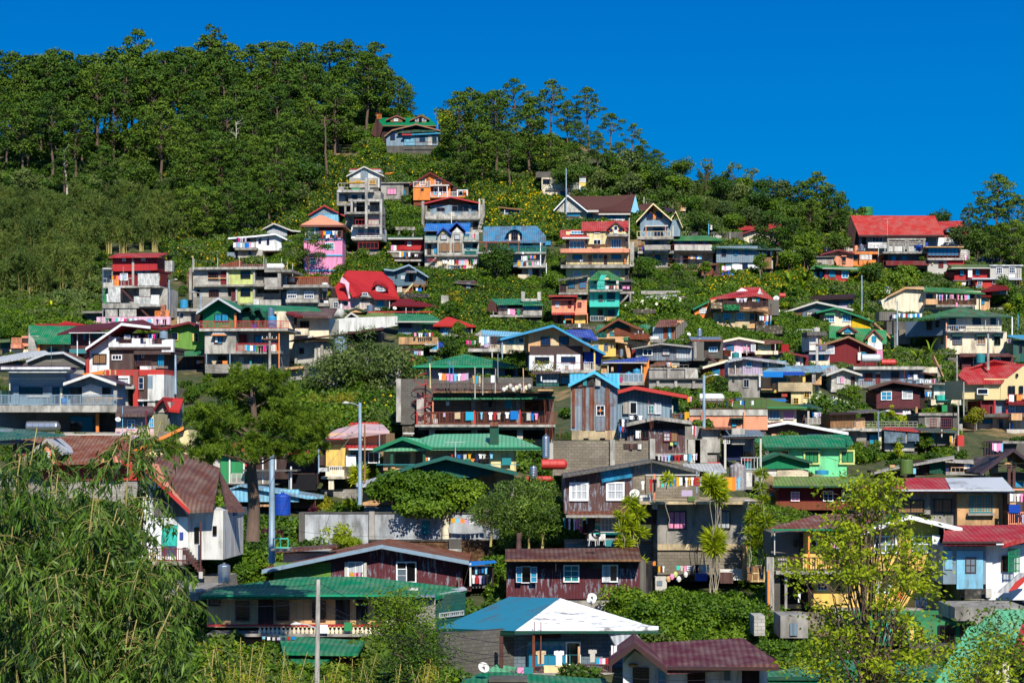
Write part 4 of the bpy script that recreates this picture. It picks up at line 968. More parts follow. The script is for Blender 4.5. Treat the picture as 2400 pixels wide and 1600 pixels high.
house('grey house with steep orange front gable and timber balcony','''
P p.bgr 0 8 1310 800 1310 750 1470 560 1665 750 1665 970 1310 970
P=orange_gable v.org -.1 .3 1390 750 1400 660 1470 590 1600 700 1600 745
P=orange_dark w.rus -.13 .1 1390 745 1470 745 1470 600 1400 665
N kd 1395 675 1460 742 2 1 -.15
N kd 1508 668 1577 740 2 1 -.15
R l.dpr 8 -1.3 1260 780 1468 555 1700 760 / m.crm
S l.dpr -.4 4 1620 660 1740 650 1740 640 1600 600
W p.bgr 1665 760 1800 960 1 6
R=side_roof l.dpr 5 .3 1660 780 1745 652 1830 850 / m.crm
A=flashing m.lgy 1365 825 1650 840 -.9 -.1
N kd 1470 865 1585 965 2 1
B c.gry 1275 965 1720 998 -1.6 .3
L m.crm 1272 900 1680 970 10 -1.5 2
C m.crm 1712 830 970 .12 -1.4
C m.org 1380 840 960 .12 -1.3
C m.org 1620 840 960 .12 -1.3
W c.bgr 1365 998 1650 1150 .1 7
N kk 1465 1022 1548 1080 2 1 .1
B c.lgy 1280 1140 1720 1170 -1.6 .3
W=parapet c.lgy 1365 1075 1680 1135 -1.4 -1.2
L m.dred 1280 1068 1700 1140 12 -1.55 2
X=blue_drum m.rbl 1330 1090 1362 1135 -1.3 -1
X=shade_net k.tan 1285 1040 1355 1090 -1.3 -.9
W c.lgy 1365 1170 1650 1340 .2 7
N kk 1490 1190 1550 1250 2 1 .2
L m.dred 1560 1235 2000 1242 2 -.9 1
W c.gry 1300 1200 1365 1340 .6 3
C m.brn 1478 1060 1200 .12 -1.7
C c.gry 1285 1030 1330 .15 -1.2''',1480,1340,-5)
house('cream four storey house with bright red roof and black patterned balcony rails','''
W p.crm 400 900 1170 1505
W p.crm 645 890 920 1060 -.5 3
S t.brd -.9 5 590 888 1165 888 1165 770 590 785
S t.brd -1.3 3 325 968 690 972 600 880 330 885
S=dormer_skirt t.brd -1.2 1 900 888 1170 888 1165 860 905 860
P=dormer p.crm -1.1 3 935 930 935 870 1010 790 1090 870 1150 930
R=dormer_roof t.brd 4 -1.5 905 862 1008 777 1118 862 / m.dred
N wd 990 835 1030 890 1 1 -1.15
N kd 940 868 970 900 1 1 -1.12
N kd 1052 868 1083 900 1 1 -1.12
X=white_vase m.wht 985 885 1030 920 -1.4 -1.2
B c.gry 910 930 1170 962 -1.9 0
N we 462 898 610 930 4 1 -.4
N wk 752 895 812 922 3 1 -.5
X=awning m.ow 355 972 690 990 -1.6 -.1
N wb 445 1020 625 1118 4 1
N wk 738 1002 825 1060 2 1 -.5
N wb 953 995 1075 1105 4 1
N wd 1125 985 1160 1025 1 1
C p.brn 650 895 1110 .2 -.6
B p.sal 330 1110 1175 1160 -1.7 .3
L m.blk 335 1060 1168 1115 52 -1.6 3
N kb 482 1190 592 1245 4 2
D p.tbr 675 1190 718 1300
N kb 737 1188 778 1230 2 1
N kb 805 1188 845 1228 2 1
D w.brn 865 1190 905 1310
N kb 962 1188 1072 1243 4 2
B c.gry 335 1310 1180 1348 -1.7 .3
L m.blk 335 1245 1175 1310 52 -1.6 3
N wc 495 1388 583 1450 3 1
N wc 690 1385 760 1440 3 1
N wc 985 1380 1055 1440 3 1
W p.lgy 1170 735 1182 1120 -1.7 1
W c.lgy 1182 1030 1235 1330 .5 6
W c.dgy 1125 1350 1175 1500 -.3 3
C p.org 1125 1160 1310 .25 -.5
V 400 1000 440 1110 -.02 .1
Y 570 610 1250 25 -1.75 wS,lS on the black rail of the cream four storey house''',780,1505,-2)
house('blue walled row house with green roof and laundry along its gallery','''
W p.cbl 1720 1005 2150 1090
H t.gar -1.2 6 1715 1000 2320 1000 1820 955 2120 950
W=gallery_wall p.lgy 1720 1070 2180 1140 -1.2 -.95
B c.gry 1700 1135 2220 1160 -1.5 .3
W c.gry 1740 1160 2200 1310 .3 6
L m.dred 1700 1060 2180 1075 8 -1.3 1
N bk 1730 1030 1770 1080 2 1
N bk 1850 1020 1920 1075 2 1
N bk 2000 1010 2070 1060 2 1
N bk 2115 1010 2155 1060 1 1
V 1840 1200 1890 1300 .2 .5
D p.wht 1795 1200 1825 1290 .3
Y 1870 2140 1068 62 -1.4 kP,kS,lT,wS,kP,kP,wT,eT along the blue row house's upper gallery
Y 1900 2060 1195 48 -.9 oT,wT,yT,bT,wT,sT along the blue row house's lower floor''',1900,1310,2)
tank('light blue plastic water tank beside the blue row house',1742,1250,65,90,'m.lbl',d=-2.5)
house('house with tan roof and eyebrow dormer peeping from the ridge trees','''
S t.tan -.5 4 1605 645 1830 645 1950 535 1720 555
P=gable_side p.crw -.3 .3 1830 645 1950 540 1965 600 1900 680
W p.dgy 1640 640 1900 720
P=dormer p.tan -.7 2 1690 615 1690 590 1740 572 1800 590 1800 615
N wd 1710 583 1775 613 4 1 -.75''',1780,700)
tile(1600,400)
house('long grey block retaining wall above the blue row house','''
W b.dgy 0 750 590 845 0 .5
W c.dgy 590 752 740 850 -.1 .6
X=coping c.lgy 0 742 100 755 -.15 .5
C c.gry 580 750 910 .3 -.2
X=patch t.lgy 200 790 480 830 -.1 .0''',370,850,**RWL,D=None)
pole('blue painted double steel pole in front of the long block wall',318,578,850,'m.cbl',.15,arms='t')
house('cream house with long red roof and low red front gable','''
W p.crw 745 770 1135 890
S t.red .5 6 680 722 1220 700 1215 622 690 640
W w.brn 710 720 1160 760 1 4
R t.red 5 -.8 708 770 930 702 1165 752 / m.dred
P p.crw 0 4 745 790 745 770 930 745 1135 765 1135 890 745 890
X=vent p.gry 822 835 840 885 -.05 .1
X=vent p.gry 884 852 902 885 -.05 .1
X=vent p.gry 1070 815 1088 872 -.05 .1
C c.lgy 832 790 890 .08 -.5
C c.lgy 892 790 890 .08 -.5
W p.dgy 1135 830 1160 960 .3 4
W v.sal 1270 850 1345 935 -1 1.5
Y 1160 1235 878 70 -.8 rS,bS,wS,tP,mP,wS beside the cream house with the long red roof''',930,900)
tank('big teal round water tank with white lettering band behind the long red roof',1250,672,100,95,'m.cbl',d=2,bands=3)
house('long blue grey corrugated house with dark green roof','''
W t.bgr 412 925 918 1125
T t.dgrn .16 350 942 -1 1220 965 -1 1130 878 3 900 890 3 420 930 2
W t.bgr 918 930 1110 1010 .5 4
W p.wht 600 1130 890 1235 .4 5
W p.lgy 890 1100 1105 1200 .3 5
N bk 480 962 532 1045 2 1
N kb 632 955 668 1035 1 2
N kb 772 948 806 1028 1 2
N us 528 1150 600 1210 2 1 .4
N kd 735 1125 795 1200 2 2 .4
X=stand w.tbr 1000 1060 1090 1200 -.7 .2
V 925 960 1000 1010 .3 .6
D p.wht 900 1105 940 1195 .3
X=window_sheet p.wht 610 1135 700 1230 .3 .4
Y 925 1095 990 50 .2 wS,kP,wS,kS,bT,mS,kP,wT at the open end of the blue grey corrugated house''',760,1235,-4)
house('rust red tin shack with blue drums and orange tarpaulin skirt','''
W r.rus 232 1155 375 1285
S r.rus -.6 2.5 210 1170 430 1140 375 1130 230 1150
W p.dbr 375 1150 455 1270 .5 3
X=ledge w.brn 375 1245 440 1290 -.6 .2
P=tarpaulin f.org -1.0 .12 505 1290 650 1280 640 1380 520 1385
B w.tbr 380 1280 650 1290 -1.2 1
Y 480 590 1165 60 -.3 wT,pT,wT,wT beside the rust red tin shack''',420,1330)
for i,(x,w,h,c) in enumerate(((487,32,30,'m.rbl'),(525,35,45,'m.nav'),(562,38,55,'m.rbl'),(603,34,25,'m.blue'))):
 tank(['first small blue drum on the rusty shack ledge, at the left','dark navy drum standing second on the rusty shack ledge','tallest blue drum standing third on the rusty shack ledge','short blue drum at the right end of the rusty shack ledge'][i],x,1283,w,h,c,D=gz2((420,1330))-.5,bands=3,dome=False,name='drum',cat='drum')
house('patchwork tin shack with a dark red door under the ridge pine','''
W t.lgy 1300 1000 1440 1120
W r.slv 1180 1010 1300 1120 .1 3
S t.slv -.8 3 1160 1010 1440 1000 1420 980 1170 975
D p.dred 1295 1045 1335 1118
N wb 1228 1045 1295 1110 3 2 -.0
D p.rbl 1205 1060 1226 1115
X=rust_sheet r.rus 1335 1010 1440 1125 -.06 .1
Y 1140 1200 1070 45 -.4 wS,pT,bS,bT beside the patchwork tin shack''',1310,1130)
house('salmon cottage with shallow red gable roof','''
P p.sal 0 6 1735 1040 1890 980 2090 1005 2090 1175 1735 1175
R t.red 6 -.9 1688 1022 1910 965 2110 1008 / m.dred
N bk 1953 1050 1998 1105 1 1
X=hood m.sal 1945 1040 2008 1050 -.4 .1
W t.lgy 1750 935 2040 990 4 3
W t.lgy 2040 950 2091 985 4 3
X=window_box w.tbr 1953 1105 1998 1140 -.2 .1''',1900,1175)
house('grey corrugated lean-to shed left of the salmon cottage','''
W r.lgy 1570 1060 1850 1165
S t.dgy -.5 3 1530 1055 1880 1045 1860 1038 1560 1045
X=vent m.blk 1665 1125 1705 1150 -.06 .1''',1700,1170,**SHD)
house('low red walled house with green roof and white framed windows','''
P a.red 0 6 1750 1210 2060 1205 2030 1370 1715 1375
W w.dbr 1565 1200 1755 1365 .8 5
T t.gar .15 1560 1200 -.5 1610 1155 -.5 1720 1195 -1 2140 1215 -1 2200 1185 3 1640 1158 3
X=gutter m.lgy 1715 1192 2140 1202 -1.1 -.95
N ub 1795 1230 1865 1300 2 2
N wb 1952 1230 2030 1312 2 2
N kb 1675 1235 1718 1350 1 1 .8
N kb 1605 1245 1640 1350 1 1 .8
X=ramp c.lgy 1565 1350 1695 1370 -.8 .5
X=base_block c.lgy 1880 1385 1960 1410 -1 0''',1850,1375)
tile(1900,400,4.704)
house('big hall with a wide bright red corrugated roof on the ridge','''
W p.bgr 485 700 1380 900 .3 8
T t.brd .25 530 712 -2 1475 712 -2 1370 497 5 440 495 5
P=gable_side w.dbr 0 .3 440 500 530 712 530 830 400 830 400 690
X=fascia m.dbr 530 708 1478 720 -2.1 -1.9
V 565 735 610 825 .2 .5
N sk 680 738 790 800 3 1 .3
W b.wht 632 790 840 855 -1 .3
W p.ow 850 830 1140 890 -.6 .5
R=small_roof l.brd 4 -.3 862 852 925 828 990 858
W p.dgy 840 740 1280 800 .1 3''',900,905)
tank('tall dark green cylindrical tank standing behind the hall roof',613,500,145,98,'m.gar',D=415,dome=False,bands=2)
house('red roofed house with a small arched dormer right of the hall','''
T t.red .25 1470 718 -1 1730 715 -1 1700 555 3 1650 553 4 1405 560 4
W p.wht 1382 738 1592 830 -1.2 3
X=brown_vent w.brn 1485 788 1522 803 -1.3 -1.2
P=dormer t.dred -1.2 2 1490 680 1490 645 1530 620 1570 630 1600 680
N ub 1505 640 1565 675 3 1 -1.25
W p.gry 1500 715 1720 860 .5 4
X=white_box m.wht 1600 740 1660 780 -.2 .3''',1560,870)
house('bare concrete post and beam frame above a dark balconied floor','''
B c.gry 845 745 1270 765 -1 -.6
C c.gry 852 745 895 .35 -.8
C c.gry 1072 750 895 .35 -.8
C c.gry 1250 745 895 .35 -.8
B c.gry 850 778 1250 795 1.4 1.8
B c.gry 850 802 1250 818 3.6 4
C c.gry 1048 770 895 .3 1.6
C c.gry 1020 800 895 .3 3.8
C c.gry 1200 770 895 .3 1.6
C c.gry 915 780 895 .3 3.8
X=tie_beam c.dgy 1148 790 1270 800 -.9 -.7
B c.gry 795 893 1290 913 -1.4 6
W p.dgy 850 912 1275 1075 .2 6
V 800 925 850 990 .2 .5
N ub 895 940 940 995 2 2 .2
N ub 1010 938 1055 990 2 2 .2
D p.mar 945 960 970 1040 .2
W=balcony_wall p.dred 820 1000 1290 1050 -1.2 -1.0
L m.dred 800 995 1290 1050 20 -1.3 2
B c.dgy 810 1050 1290 1075 -1.5 .3
W p.blk 860 1075 1290 1120 1 4''',1050,1120,0,name='house',cat='house')
for x,w,nm in ((1192,68,'big round blue plastic tank inside the bare concrete frame'),(1277,36,'small blue plastic tank at the right end of the bare concrete frame')):
 tank(nm,x,882 if w>50 else 835,w,60 if w>50 else 42,'m.rbl',D=gz2((1050,1120))+(1.5 if w>50 else 3.5))
house('orange flat topped annex with a plastic covered window','''
W p.org 465 905 745 1060
B p.org 462 892 750 920 -1 .3
X=plastic x.ow 540 925 675 980 -.9 -.6
N nk 468 930 515 985 1 1
V 680 925 745 985 -.05 .2
L m.brn 470 822 748 893 6 -.9 2 2
W=parapet p.org 525 990 710 1045 -1.1 -.8
W p.org 735 935 785 1060 -.4 1.5
C m.lgy 748 810 1060 .12 -1.1
X=ledge p.yel 705 1045 760 1065 -1.2 0
X=shade p.rus 530 1010 650 1020 -1.15 -1''',620,1065)
tank('pinkish round water tank on the orange annex roof',502,890,42,60,'m.sal',D=gz2((620,1065))+2)
tank('steel water tank with arched ribs on the orange annex roof',560,890,58,72,'z.slv',D=gz2((620,1065))+.6)
house('flat roofed pavilion with blue tinted glass over a pale grey box','''
N kb 1295 850 1630 935 8 1 .3
B w.tan 1265 835 1690 845 -.9 4
W p.dgy 1300 845 1630 940 .5 4
B c.lgy 1290 962 1695 985 -.8 .4
L m.dred 1285 915 1690 965 9 -.7 3
W s.lgy 1290 978 1540 1145 0 6
W v.red 1510 985 1692 1035 -.2 4
N br 1412 1005 1462 1068 2 2
N wd 1328 1010 1350 1040 1 1
X=yellow_lamp m.yel 1338 1018 1350 1032 -.3 -.1
W c.lgy 1640 870 1735 960 1 3
B c.lgy 1390 1128 1535 1148 -.6 .3
V 1350 1148 1540 1200 .6 1
Y 1700 1735 930 60 -.6 wS,pS,bP at the right of the blue glass pavilion''',1440,1150)
house('dark stained retaining wall with square panels below the right ridge trees','''
W c.dgy 1735 965 2230 1040 0 .6
W k.dgy 1755 970 1880 1005 -.05 .1
W k.dgy 1935 970 2040 1005 -.05 .1
C c.gry 1740 880 1040 .35 -.1
C c.gry 1890 945 1020 .3 -.1
C c.gry 2060 945 1020 .3 -.1''',1980,1040,**RWL)
house('mossy concrete balustrade wall left of the hall','''
W c.dgy 100 790 420 845 0 .4
C c.dgy 85 710 850 .3 0
C c.dgy 247 740 850 .3 0
C c.dgy 412 738 850 .3 0''',260,850,**RWL)
house('dark red timber house with mossy green roof','''
W v.red 1585 1080 1945 1205
W v.dred 1585 1080 1945 1150 -.05 .3
S t.mos -1.2 3.5 1515 1080 1985 1065 1960 1032 1525 1035
P=gable_side w.dbr -.4 .3 1525 1037 1590 1080 1585 1120 1495 1115
X=gutter m.lgy 1550 1068 1985 1078 -1.25 -1.1
N kb 1648 1098 1692 1155 2 2 -.06
N kb 1817 1095 1865 1150 2 2 -.06
X=hanging_sheet f.ow 1735 1078 1782 1175 -.9 -.7
B c.dgy 1570 1205 1940 1220 -1 0
W p.dgy 1580 1218 1820 1270 .4 4
Y 1560 1710 1220 50 -.8 mS,gS,oS,nS,kS,yT,wT,wT under the mossy green roofed red house''',1760,1275,2)
tank('little steel tank under the mossy green roofed red house',1757,1262,38,50,'z.slv',D=gz2((1760,1275))-1.4)
house('white box house with barred windows at the right under the retaining wall','''
W s.lgy 1980 1048 2325 1190
B c.wht 1970 1038 2345 1050 -.4 6
N wd 2050 1068 2112 1132 3 2
N wd 2190 1065 2253 1130 3 2
B m.slv 2000 1188 2330 1203 -1 .2
L m.tbr 2040 1205 2330 1270 10 -.9 1
W p.cbl 2040 1215 2310 1275 .5 4
X=white_patch p.wht 2190 1140 2260 1180 -.06 0
C m.brn 2280 1080 1200 .06 -.8
C m.brn 2300 1080 1200 .06 -.8''',2150,1275)
house('small orange red box room with white trimmed windows','''
W v.brd 1820 1200 2045 1330
W v.bgr 1822 1260 1890 1325 -.05 .2
B m.slv 1780 1182 2050 1198 -.6 4
N wd 1842 1208 1888 1258 2 2 -.06
N wk 2008 1208 2032 1252 1 1 -.05''',1930,1330)
tile(2000,600)
house('long cream house with green roof and laundry along its front gallery','''
W p.crw 870 430 1565 650
P=side_wall p.crw .5 5 340 545 640 395 860 430 865 690 380 700
T t.gar .16 860 425 -1.4 1620 458 -1.4 1440 405 3 830 378 3
T=side_roof m.tan .15 400 505 -.3 640 388 -.3 870 400 -.3 860 375 3 620 375 3
W=ochre_parapet p.tan 870 530 1015 598 -1.2 -.9
X=void w.brn 1018 470 1490 595 -.05 .3
N bk 895 468 968 530 2 1
N nk 1165 475 1235 560 2 1 -.06
N nk 1425 482 1495 538 3 1
C w.brn 1008 425 600 .2 -1.2
C w.brn 1130 450 600 .2 -1.2
C w.brn 1268 460 600 .2 -1.2
C w.brn 1500 465 600 .2 -1.2
L m.tbr 1015 525 1490 600 30 -1.1 2
B c.gry 865 598 1490 622 -1.3 .2
W p.crw 1490 485 1565 655 -.5 2
C m.brn 1548 480 655 .1 -.7
W c.gry 890 625 1490 690 .3 5
N wk 1010 475 1140 530 2 1
Y 1015 1150 470 70 -1.15 wS,kS,lS,bS,pS,nS,kS,wS on the left of the long cream gallery
Y 1175 1230 470 55 -1.15 bT,oS,pS,lT in the middle of the long cream gallery
Y 1275 1425 475 65 -1.15 pS,-,eT,-,pS,pT,sT on the right of the long cream gallery
X=pink_cloth f.pnk 1255 570 1278 622 -1.4 -1.3''',1180,690,2)
tank('galvanised drum tank left of the long green roof',415,472,80,88,'m.slv',D=gz2((1180,690))+2,bands=2,dome=False,legpx=10)
house('small cream house with dark red hip roof right of the long gallery house','''
W p.tan 1568 510 1672 665
S l.dred -.8 3 1570 490 1690 495 1650 435 1580 435
H l.dred -.5 5 1580 430 1910 400 1740 350 1860 350
W p.dgy 1700 400 1890 470 1 4
N ub 1575 525 1608 590 1 2
N ub 1795 420 1870 460 2 1 1
W r.lgy 1680 635 1830 700 .4 3''',1650,680,0)
house('big cream two storey house with faded green hip roof and glazed upper porch','''
W p.crw 1145 925 1880 1200
W p.ow 1145 735 1815 920 .5 6
W p.crw 1380 860 1815 925 -.4 .3
T r.grn .18 1060 745 -1.3 1940 735 -1.3 1700 690 3 1310 622 6
T t.gar .18 720 780 3.2 1060 748 -1.4 1310 622 6
X=green_gutter m.dgrn 1060 738 1940 750 -1.4 -1.2
N bk 1175 760 1255 840 3 2 .5
N bk 1465 765 1560 845 3 2 .5
N bk 1680 765 1745 840 2 1 .5
N bs 1220 978 1330 1080 5 3
N so 1518 978 1620 1080 3 1
N gk 1730 975 1800 1085 2 1
A m.dgrn 1212 965 1337 980 -.7 0
A m.dgrn 1508 965 1628 980 -.7 0
A m.dgrn 1724 968 1804 980 -.7 0
L m.lgy 1145 850 1815 925 24 -.9 2
C m.lgy 1620 740 860 .06 -.9
C m.lgy 1778 740 860 .06 -.9
C m.wht 1945 745 1180 .14 -.9
C m.sal 1140 800 1260 .16 -.4
B c.gry 1145 920 1870 935 -1.0 .4
X=dark_bundle p.blk 1200 870 1300 915 -.6 -.1
X=blue_bundle m.blue 1260 850 1285 885 -.7 -.3
B c.crw 1880 1130 1960 1175 -.5 2
W k.dgy 1160 1195 1880 1260 .8 4
K 1145 -55
W p.slt 640 790 1130 980 .0 6
N kk 900 800 960 900 2 3
N kk 1010 790 1045 870 1 2
N kk 1070 980 1100 1080 1 2
Y 1885 1930 1010 60 -.9 wS,rS,lT at the right corner of the faded green hip roofed house''',1480,1230,3)
house('yellow and cream house with two awninged windows','''
W p.crw -360 740 -30 920
P p.crw 0 6 -360 760 -360 700 -200 655 -20 720 -20 925 -360 925
W=yellow_band p.ylw -20 760 205 885 -.2 3
W p.crw -20 880 220 930 -.1 3
R t.gar 6 -1 -455 685 -215 630 250 795 / m.grn
A m.grd -345 700 -220 720 -.7 0
A m.grd -155 700 -20 715 -.7 0
N wb -325 728 -230 808 3 2
N wb -130 715 -35 800 3 2''',-90,930)
house('house with bright green mansard roof and white twin dormers','''
W p.yel -280 1060 360 1160 .3 5
T t.gar .2 -300 990 -1.2 410 1070 -1.2 400 910 3 -300 850 3
T t.grd .2 -300 985 -1.3 0 1050 -1.3 410 1062 -1.3 405 915 2.4 -290 848 2.4
P=dormer p.crw -1.4 3 -140 955 -140 905 -60 850 20 905 20 955
R=dormer_roof m.rus 3.2 -1.8 -180 920 -60 845 60 925 / m.rus
N ub -105 890 -30 935 2 1 -1.45
P=dormer p.crw -1.5 3 180 1060 180 990 255 935 345 990 345 1060
R=dormer_roof t.grd 3.2 -1.9 140 1015 255 895 370 1015 / m.rus
N ub 230 980 280 1055 1 1 -1.55
W=white_bay p.wht 175 1060 355 1145 -1.8 1
W m.grn 470 970 502 1120 .5 1
C c.gry 512 950 1120 .35 -.3''',100,1165)
house('dark red gabled house with white double window and air conditioner','''
P v.dred 0 7 -370 1180 -370 1090 0 1000 210 1100 290 1150 290 1340 -370 1370
R w.dbr 7 -.9 -390 1085 -60 980 290 1145 / m.tbr
N wc -330 1100 -235 1195 2 2
N ub 100 1175 155 1210 1 1
X=air_conditioner m.ow 55 1178 95 1275 -.5 0
C w.tbr 75 1100 1180 .12 -.4
W p.pnk 290 1150 360 1260 .1 3''',0,1370)
tank('large silver horizontal tank on a frame by the dark red house',215,1350,230,100,'m.slv',D=gz2((0,1370))-2,horiz=True,legpx=50,bands=3)
tank('red horizontal tank right of the large silver one',430,1345,180,78,'m.brd',D=gz2((0,1370))-2,horiz=True,legpx=6,bands=3)
house('long flat roofed blue grey house with red rail under the silver tank','''
W p.bgr 40 1385 870 1600 0 7
B c.lgy 0 1350 885 1390 -1.4 7
N br 140 1435 232 1520 3 2
D p.dred 275 1425 330 1568
X=transom p.wht 275 1422 330 1440 -.15 0
N bk 465 1415 558 1502 3 1
N bk 690 1420 740 1500 2 1
W c.wht 665 1455 800 1510 -.2 .5
X=wood_stack s.wht 740 1445 785 1520 -.6 -.1
L m.dred -300 1525 640 1590 34 -1.3 2
L m.slt 640 1510 1020 1568 24 -1.3 2
B c.gry -300 1580 1020 1610 -1.5 .3
C m.dred 625 1385 1530 .06 -1.3
X=blue_sign m.rbl 670 1455 692 1490 -.8 -.7
S w.brn -1 3 800 1420 1010 1460 900 1425 800 1395
W c.crw 870 1360 1030 1430 1.5 4
Y 810 1010 1500 65 -1.3 wS,wS,wP,wS,wT,rS,pS over the grey rail of the long blue grey house''',440,1620)
house('low maroon walled house with rusty eave under the cream house','''
W v.mar 1330 1215 1960 1400
S r.mar -1.2 3 1300 1222 1965 1222 1900 1190 1300 1190
N wd 1470 1255 1540 1330 2 2
N wd 1720 1250 1800 1310 2 2
W p.dgy 1160 1240 1330 1350 1 4
X=log_pile k.tan 1190 1290 1300 1345 .2 1''',1600,1400,2)
tank('glossy teal green ball shaped tank on the low maroon house',1560,1310,110,108,'m.teal',D=gz2((1600,1400))-1.6,bands=2)
house('dark timber side building with a bright blue roof at the right edge','''
S t.cbl -1 5 1880 970 2300 1060 2300 965 1940 965
W p.dtl 1960 1030 2300 1310
N bk 2035 1085 2070 1180 1 2''',2060,1310)
house('red metal roofed house with pale lapped siding and a lower red balcony floor','''
W s.crm 1340 1520 2091 1750
W s.crm 1600 1500 2200 1760 -.5 6
T t.red .22 1395 1550 -1.1 1810 1545 -1.1 2100 1320 3 1360 1360 3 1280 1460 .5
T t.red .2 1345 1390 2.2 1720 1270 2.2 2000 1310 4 1980 1330 4
P=gable_side s.crm -.6 .4 1810 1560 2091 1345 2200 1420 2200 1760 1800 1760
N wk 1520 1625 1648 1690 1 1 -.5
W p.dred 1560 1770 1740 1930 .2 5
W p.bgr 1740 1760 2200 1930 .3 5
N wb 1890 1820 1980 1920 3 2 .3
C m.red 1730 1770 1930 .2 -.7
C m.red 1880 1770 1930 .2 -.7
B c.dgy 1600 1930 2200 1970 -1.4 .4
L m.red 1760 1925 2200 1980 20 -1.3 2
W=parapet p.tan 1900 1925 2030 2010 -1.2 -1
N kk 1900 1590 1930 1690 1 1 -.7
N kk 1940 1590 1980 1690 1 1 -.7
N kk 2035 1590 2080 1680 1 1 -.7
N kk 1995 1440 2020 1480 1 1 -.7
L m.red 1900 1695 2200 1800 14 -1.3 2
B w.dred 1900 1800 2200 1825 -1.4 0
W c.gry 1500 1970 2200 2210 .5 6
N kd 1590 2000 1700 2050 2 1 .5
N kd 1790 2010 1830 2110 1 1 .5
B c.lgy 1880 2120 2200 2180 -1.2 .5
X=satchel w.lgy 1350 1540 1360 1960 -2.4 -2.2
Y 1910 2060 1695 85 -1.35 wT,wT,kT,oT,oT on the upper rail of the pale sided house
Y 1890 1960 2040 90 -1 nS,wS,mS,bT on the lowest deck of the pale sided house''',1850,2210,4,D=225)
tile(1250,600)
house('grey block house with slanted tin roof left of the turquoise tower','''
W b.stn 400 300 672 460 0 6
P w.gry -.1 .2 395 300 670 255 672 320 400 340
T t.dgy .14 300 298 -1.2 672 240 -1 672 232 3 310 285 3
N kb 430 325 505 390 3 2
N rb 565 322 640 390 4 2
W b.dgy 325 340 400 450 .8 3
L m.brn 320 372 400 445 8 -1 2
B c.lgy 310 450 670 470 -1.1 .3
C m.brn 325 300 450 .12 -1
V 535 480 675 560 .3 .6
N uc 540 495 595 545 2 1 .3
D p.mar 615 500 660 560 .3''',480,560,-2)
house('slim turquoise four level tower house with green hip roof','''
W p.turq 692 290 1050 800
T t.gar .18 675 285 -1.3 790 285 -1.3 830 235 -1.0 905 235 -1.0 945 285 -1.3 1098 285 -1.3 1000 230 2.5 915 182 4 790 182 4
W p.turq 780 270 872 405 -1.0 1
P=gable_front p.turq -1.1 .2 790 290 830 232 905 232 870 280 870 300
V 875 315 1035 345 -.3 .2
C c.ow 1032 290 405 .35 -1.1
N kk 748 308 778 340 2 1
B c.gry 690 412 1095 435 -1.4 .3
L m.dgrn 692 345 1085 412 6 -1.35 2
D w.brn 798 475 850 600
N kk 905 450 998 545 2 2
W=parapet p.turq 690 570 1055 628 -1.3 -1.05
B p.turq 690 600 1055 628 -1.3 .2
L m.teal 690 535 1055 570 4 -1.25 1
D p.blk 788 655 850 795
N kk 918 662 992 738 4 2
L m.slv 700 735 860 795 8 -1.3 2
X=tiles k.crw 870 740 1040 790 -1.3 -1.1
P=wood_panel w.tan -1.5 .1 895 750 960 740 965 785 900 795
C m.dgrn 870 540 600 .1 -1.25
X=laundry_wall p.ow 880 375 1025 405 -1.1 -.9
Y 875 1020 360 45 -1.45 lS,wT,eS,mT,rS,mT,wS,oT on the turquoise tower's top balcony''',870,800,-3)
house('concrete stair block with railed landing right of the turquoise tower','''
W c.dgy 1055 305 1200 440 .6 4
T w.dgy .1 1060 310 -1 1230 305 -1 1225 295 3 1060 290 3
W c.gry 1060 460 1215 580 .3 4
V 1095 480 1185 560 .2 .4
B c.lgy 1060 435 1235 460 -1.3 .3
L m.brn 1085 360 1225 435 6 -1.25 2 1.5
J c.lgy 1060 570 1165 455 9 1.0 -2.4
L w.tbr 1060 560 1100 575 2 -2.4 1
C c.gry 1190 460 600 .25 -1.2
W k.stn 1060 630 1215 700 -.5 3
X=bucket_green m.grn 1125 618 1145 640 -1.6 -1.3
X=white_sink m.ow 1085 585 1140 620 -1.5 -1
Y 1088 1185 368 38 -1.4 pT,pT on the landing right of the turquoise tower''',1140,640,name='stair_block',cat='stairs')
house('salmon house with flat red roof and dark red shutters','''
W p.sal 225 525 508 705
W p.sal 508 540 655 705 .15 6
S t.red -.9 3 222 525 508 525 508 500 225 500
B t.red 185 478 542 500 -1.3 5
S t.red -1.2 .2 228 708 512 708 508 690 232 690
S l.sal -1 .3 508 712 658 708 655 690 508 692
N wc 275 550 312 628 1 2
N rr 425 545 465 628 1 1
N rr 545 565 590 620 1 1 .1
C p.dred 514 500 645 .2 -.3
W p.rus 235 710 510 820 .3 5
D p.blk 300 718 345 820 .3
N kb 378 720 462 765 3 2 .3
W p.yel 508 712 638 825 -.1 4
X=stain p.sal 520 720 600 800 -.13 0
X=table w.org 385 770 485 780 -1.2 -.4
C w.org 392 780 818 .12 -1.1
C w.org 478 780 818 .12 -1.1
X=bin m.turq 368 790 390 820 -1.3 -.9
C m.org 662 700 830 .12 -.6
X=base_wall k.stn 190 828 665 890 -1.6 1
X=white_barrel m.ow 548 826 578 876 -1.9 -1.65''',440,890,-2)
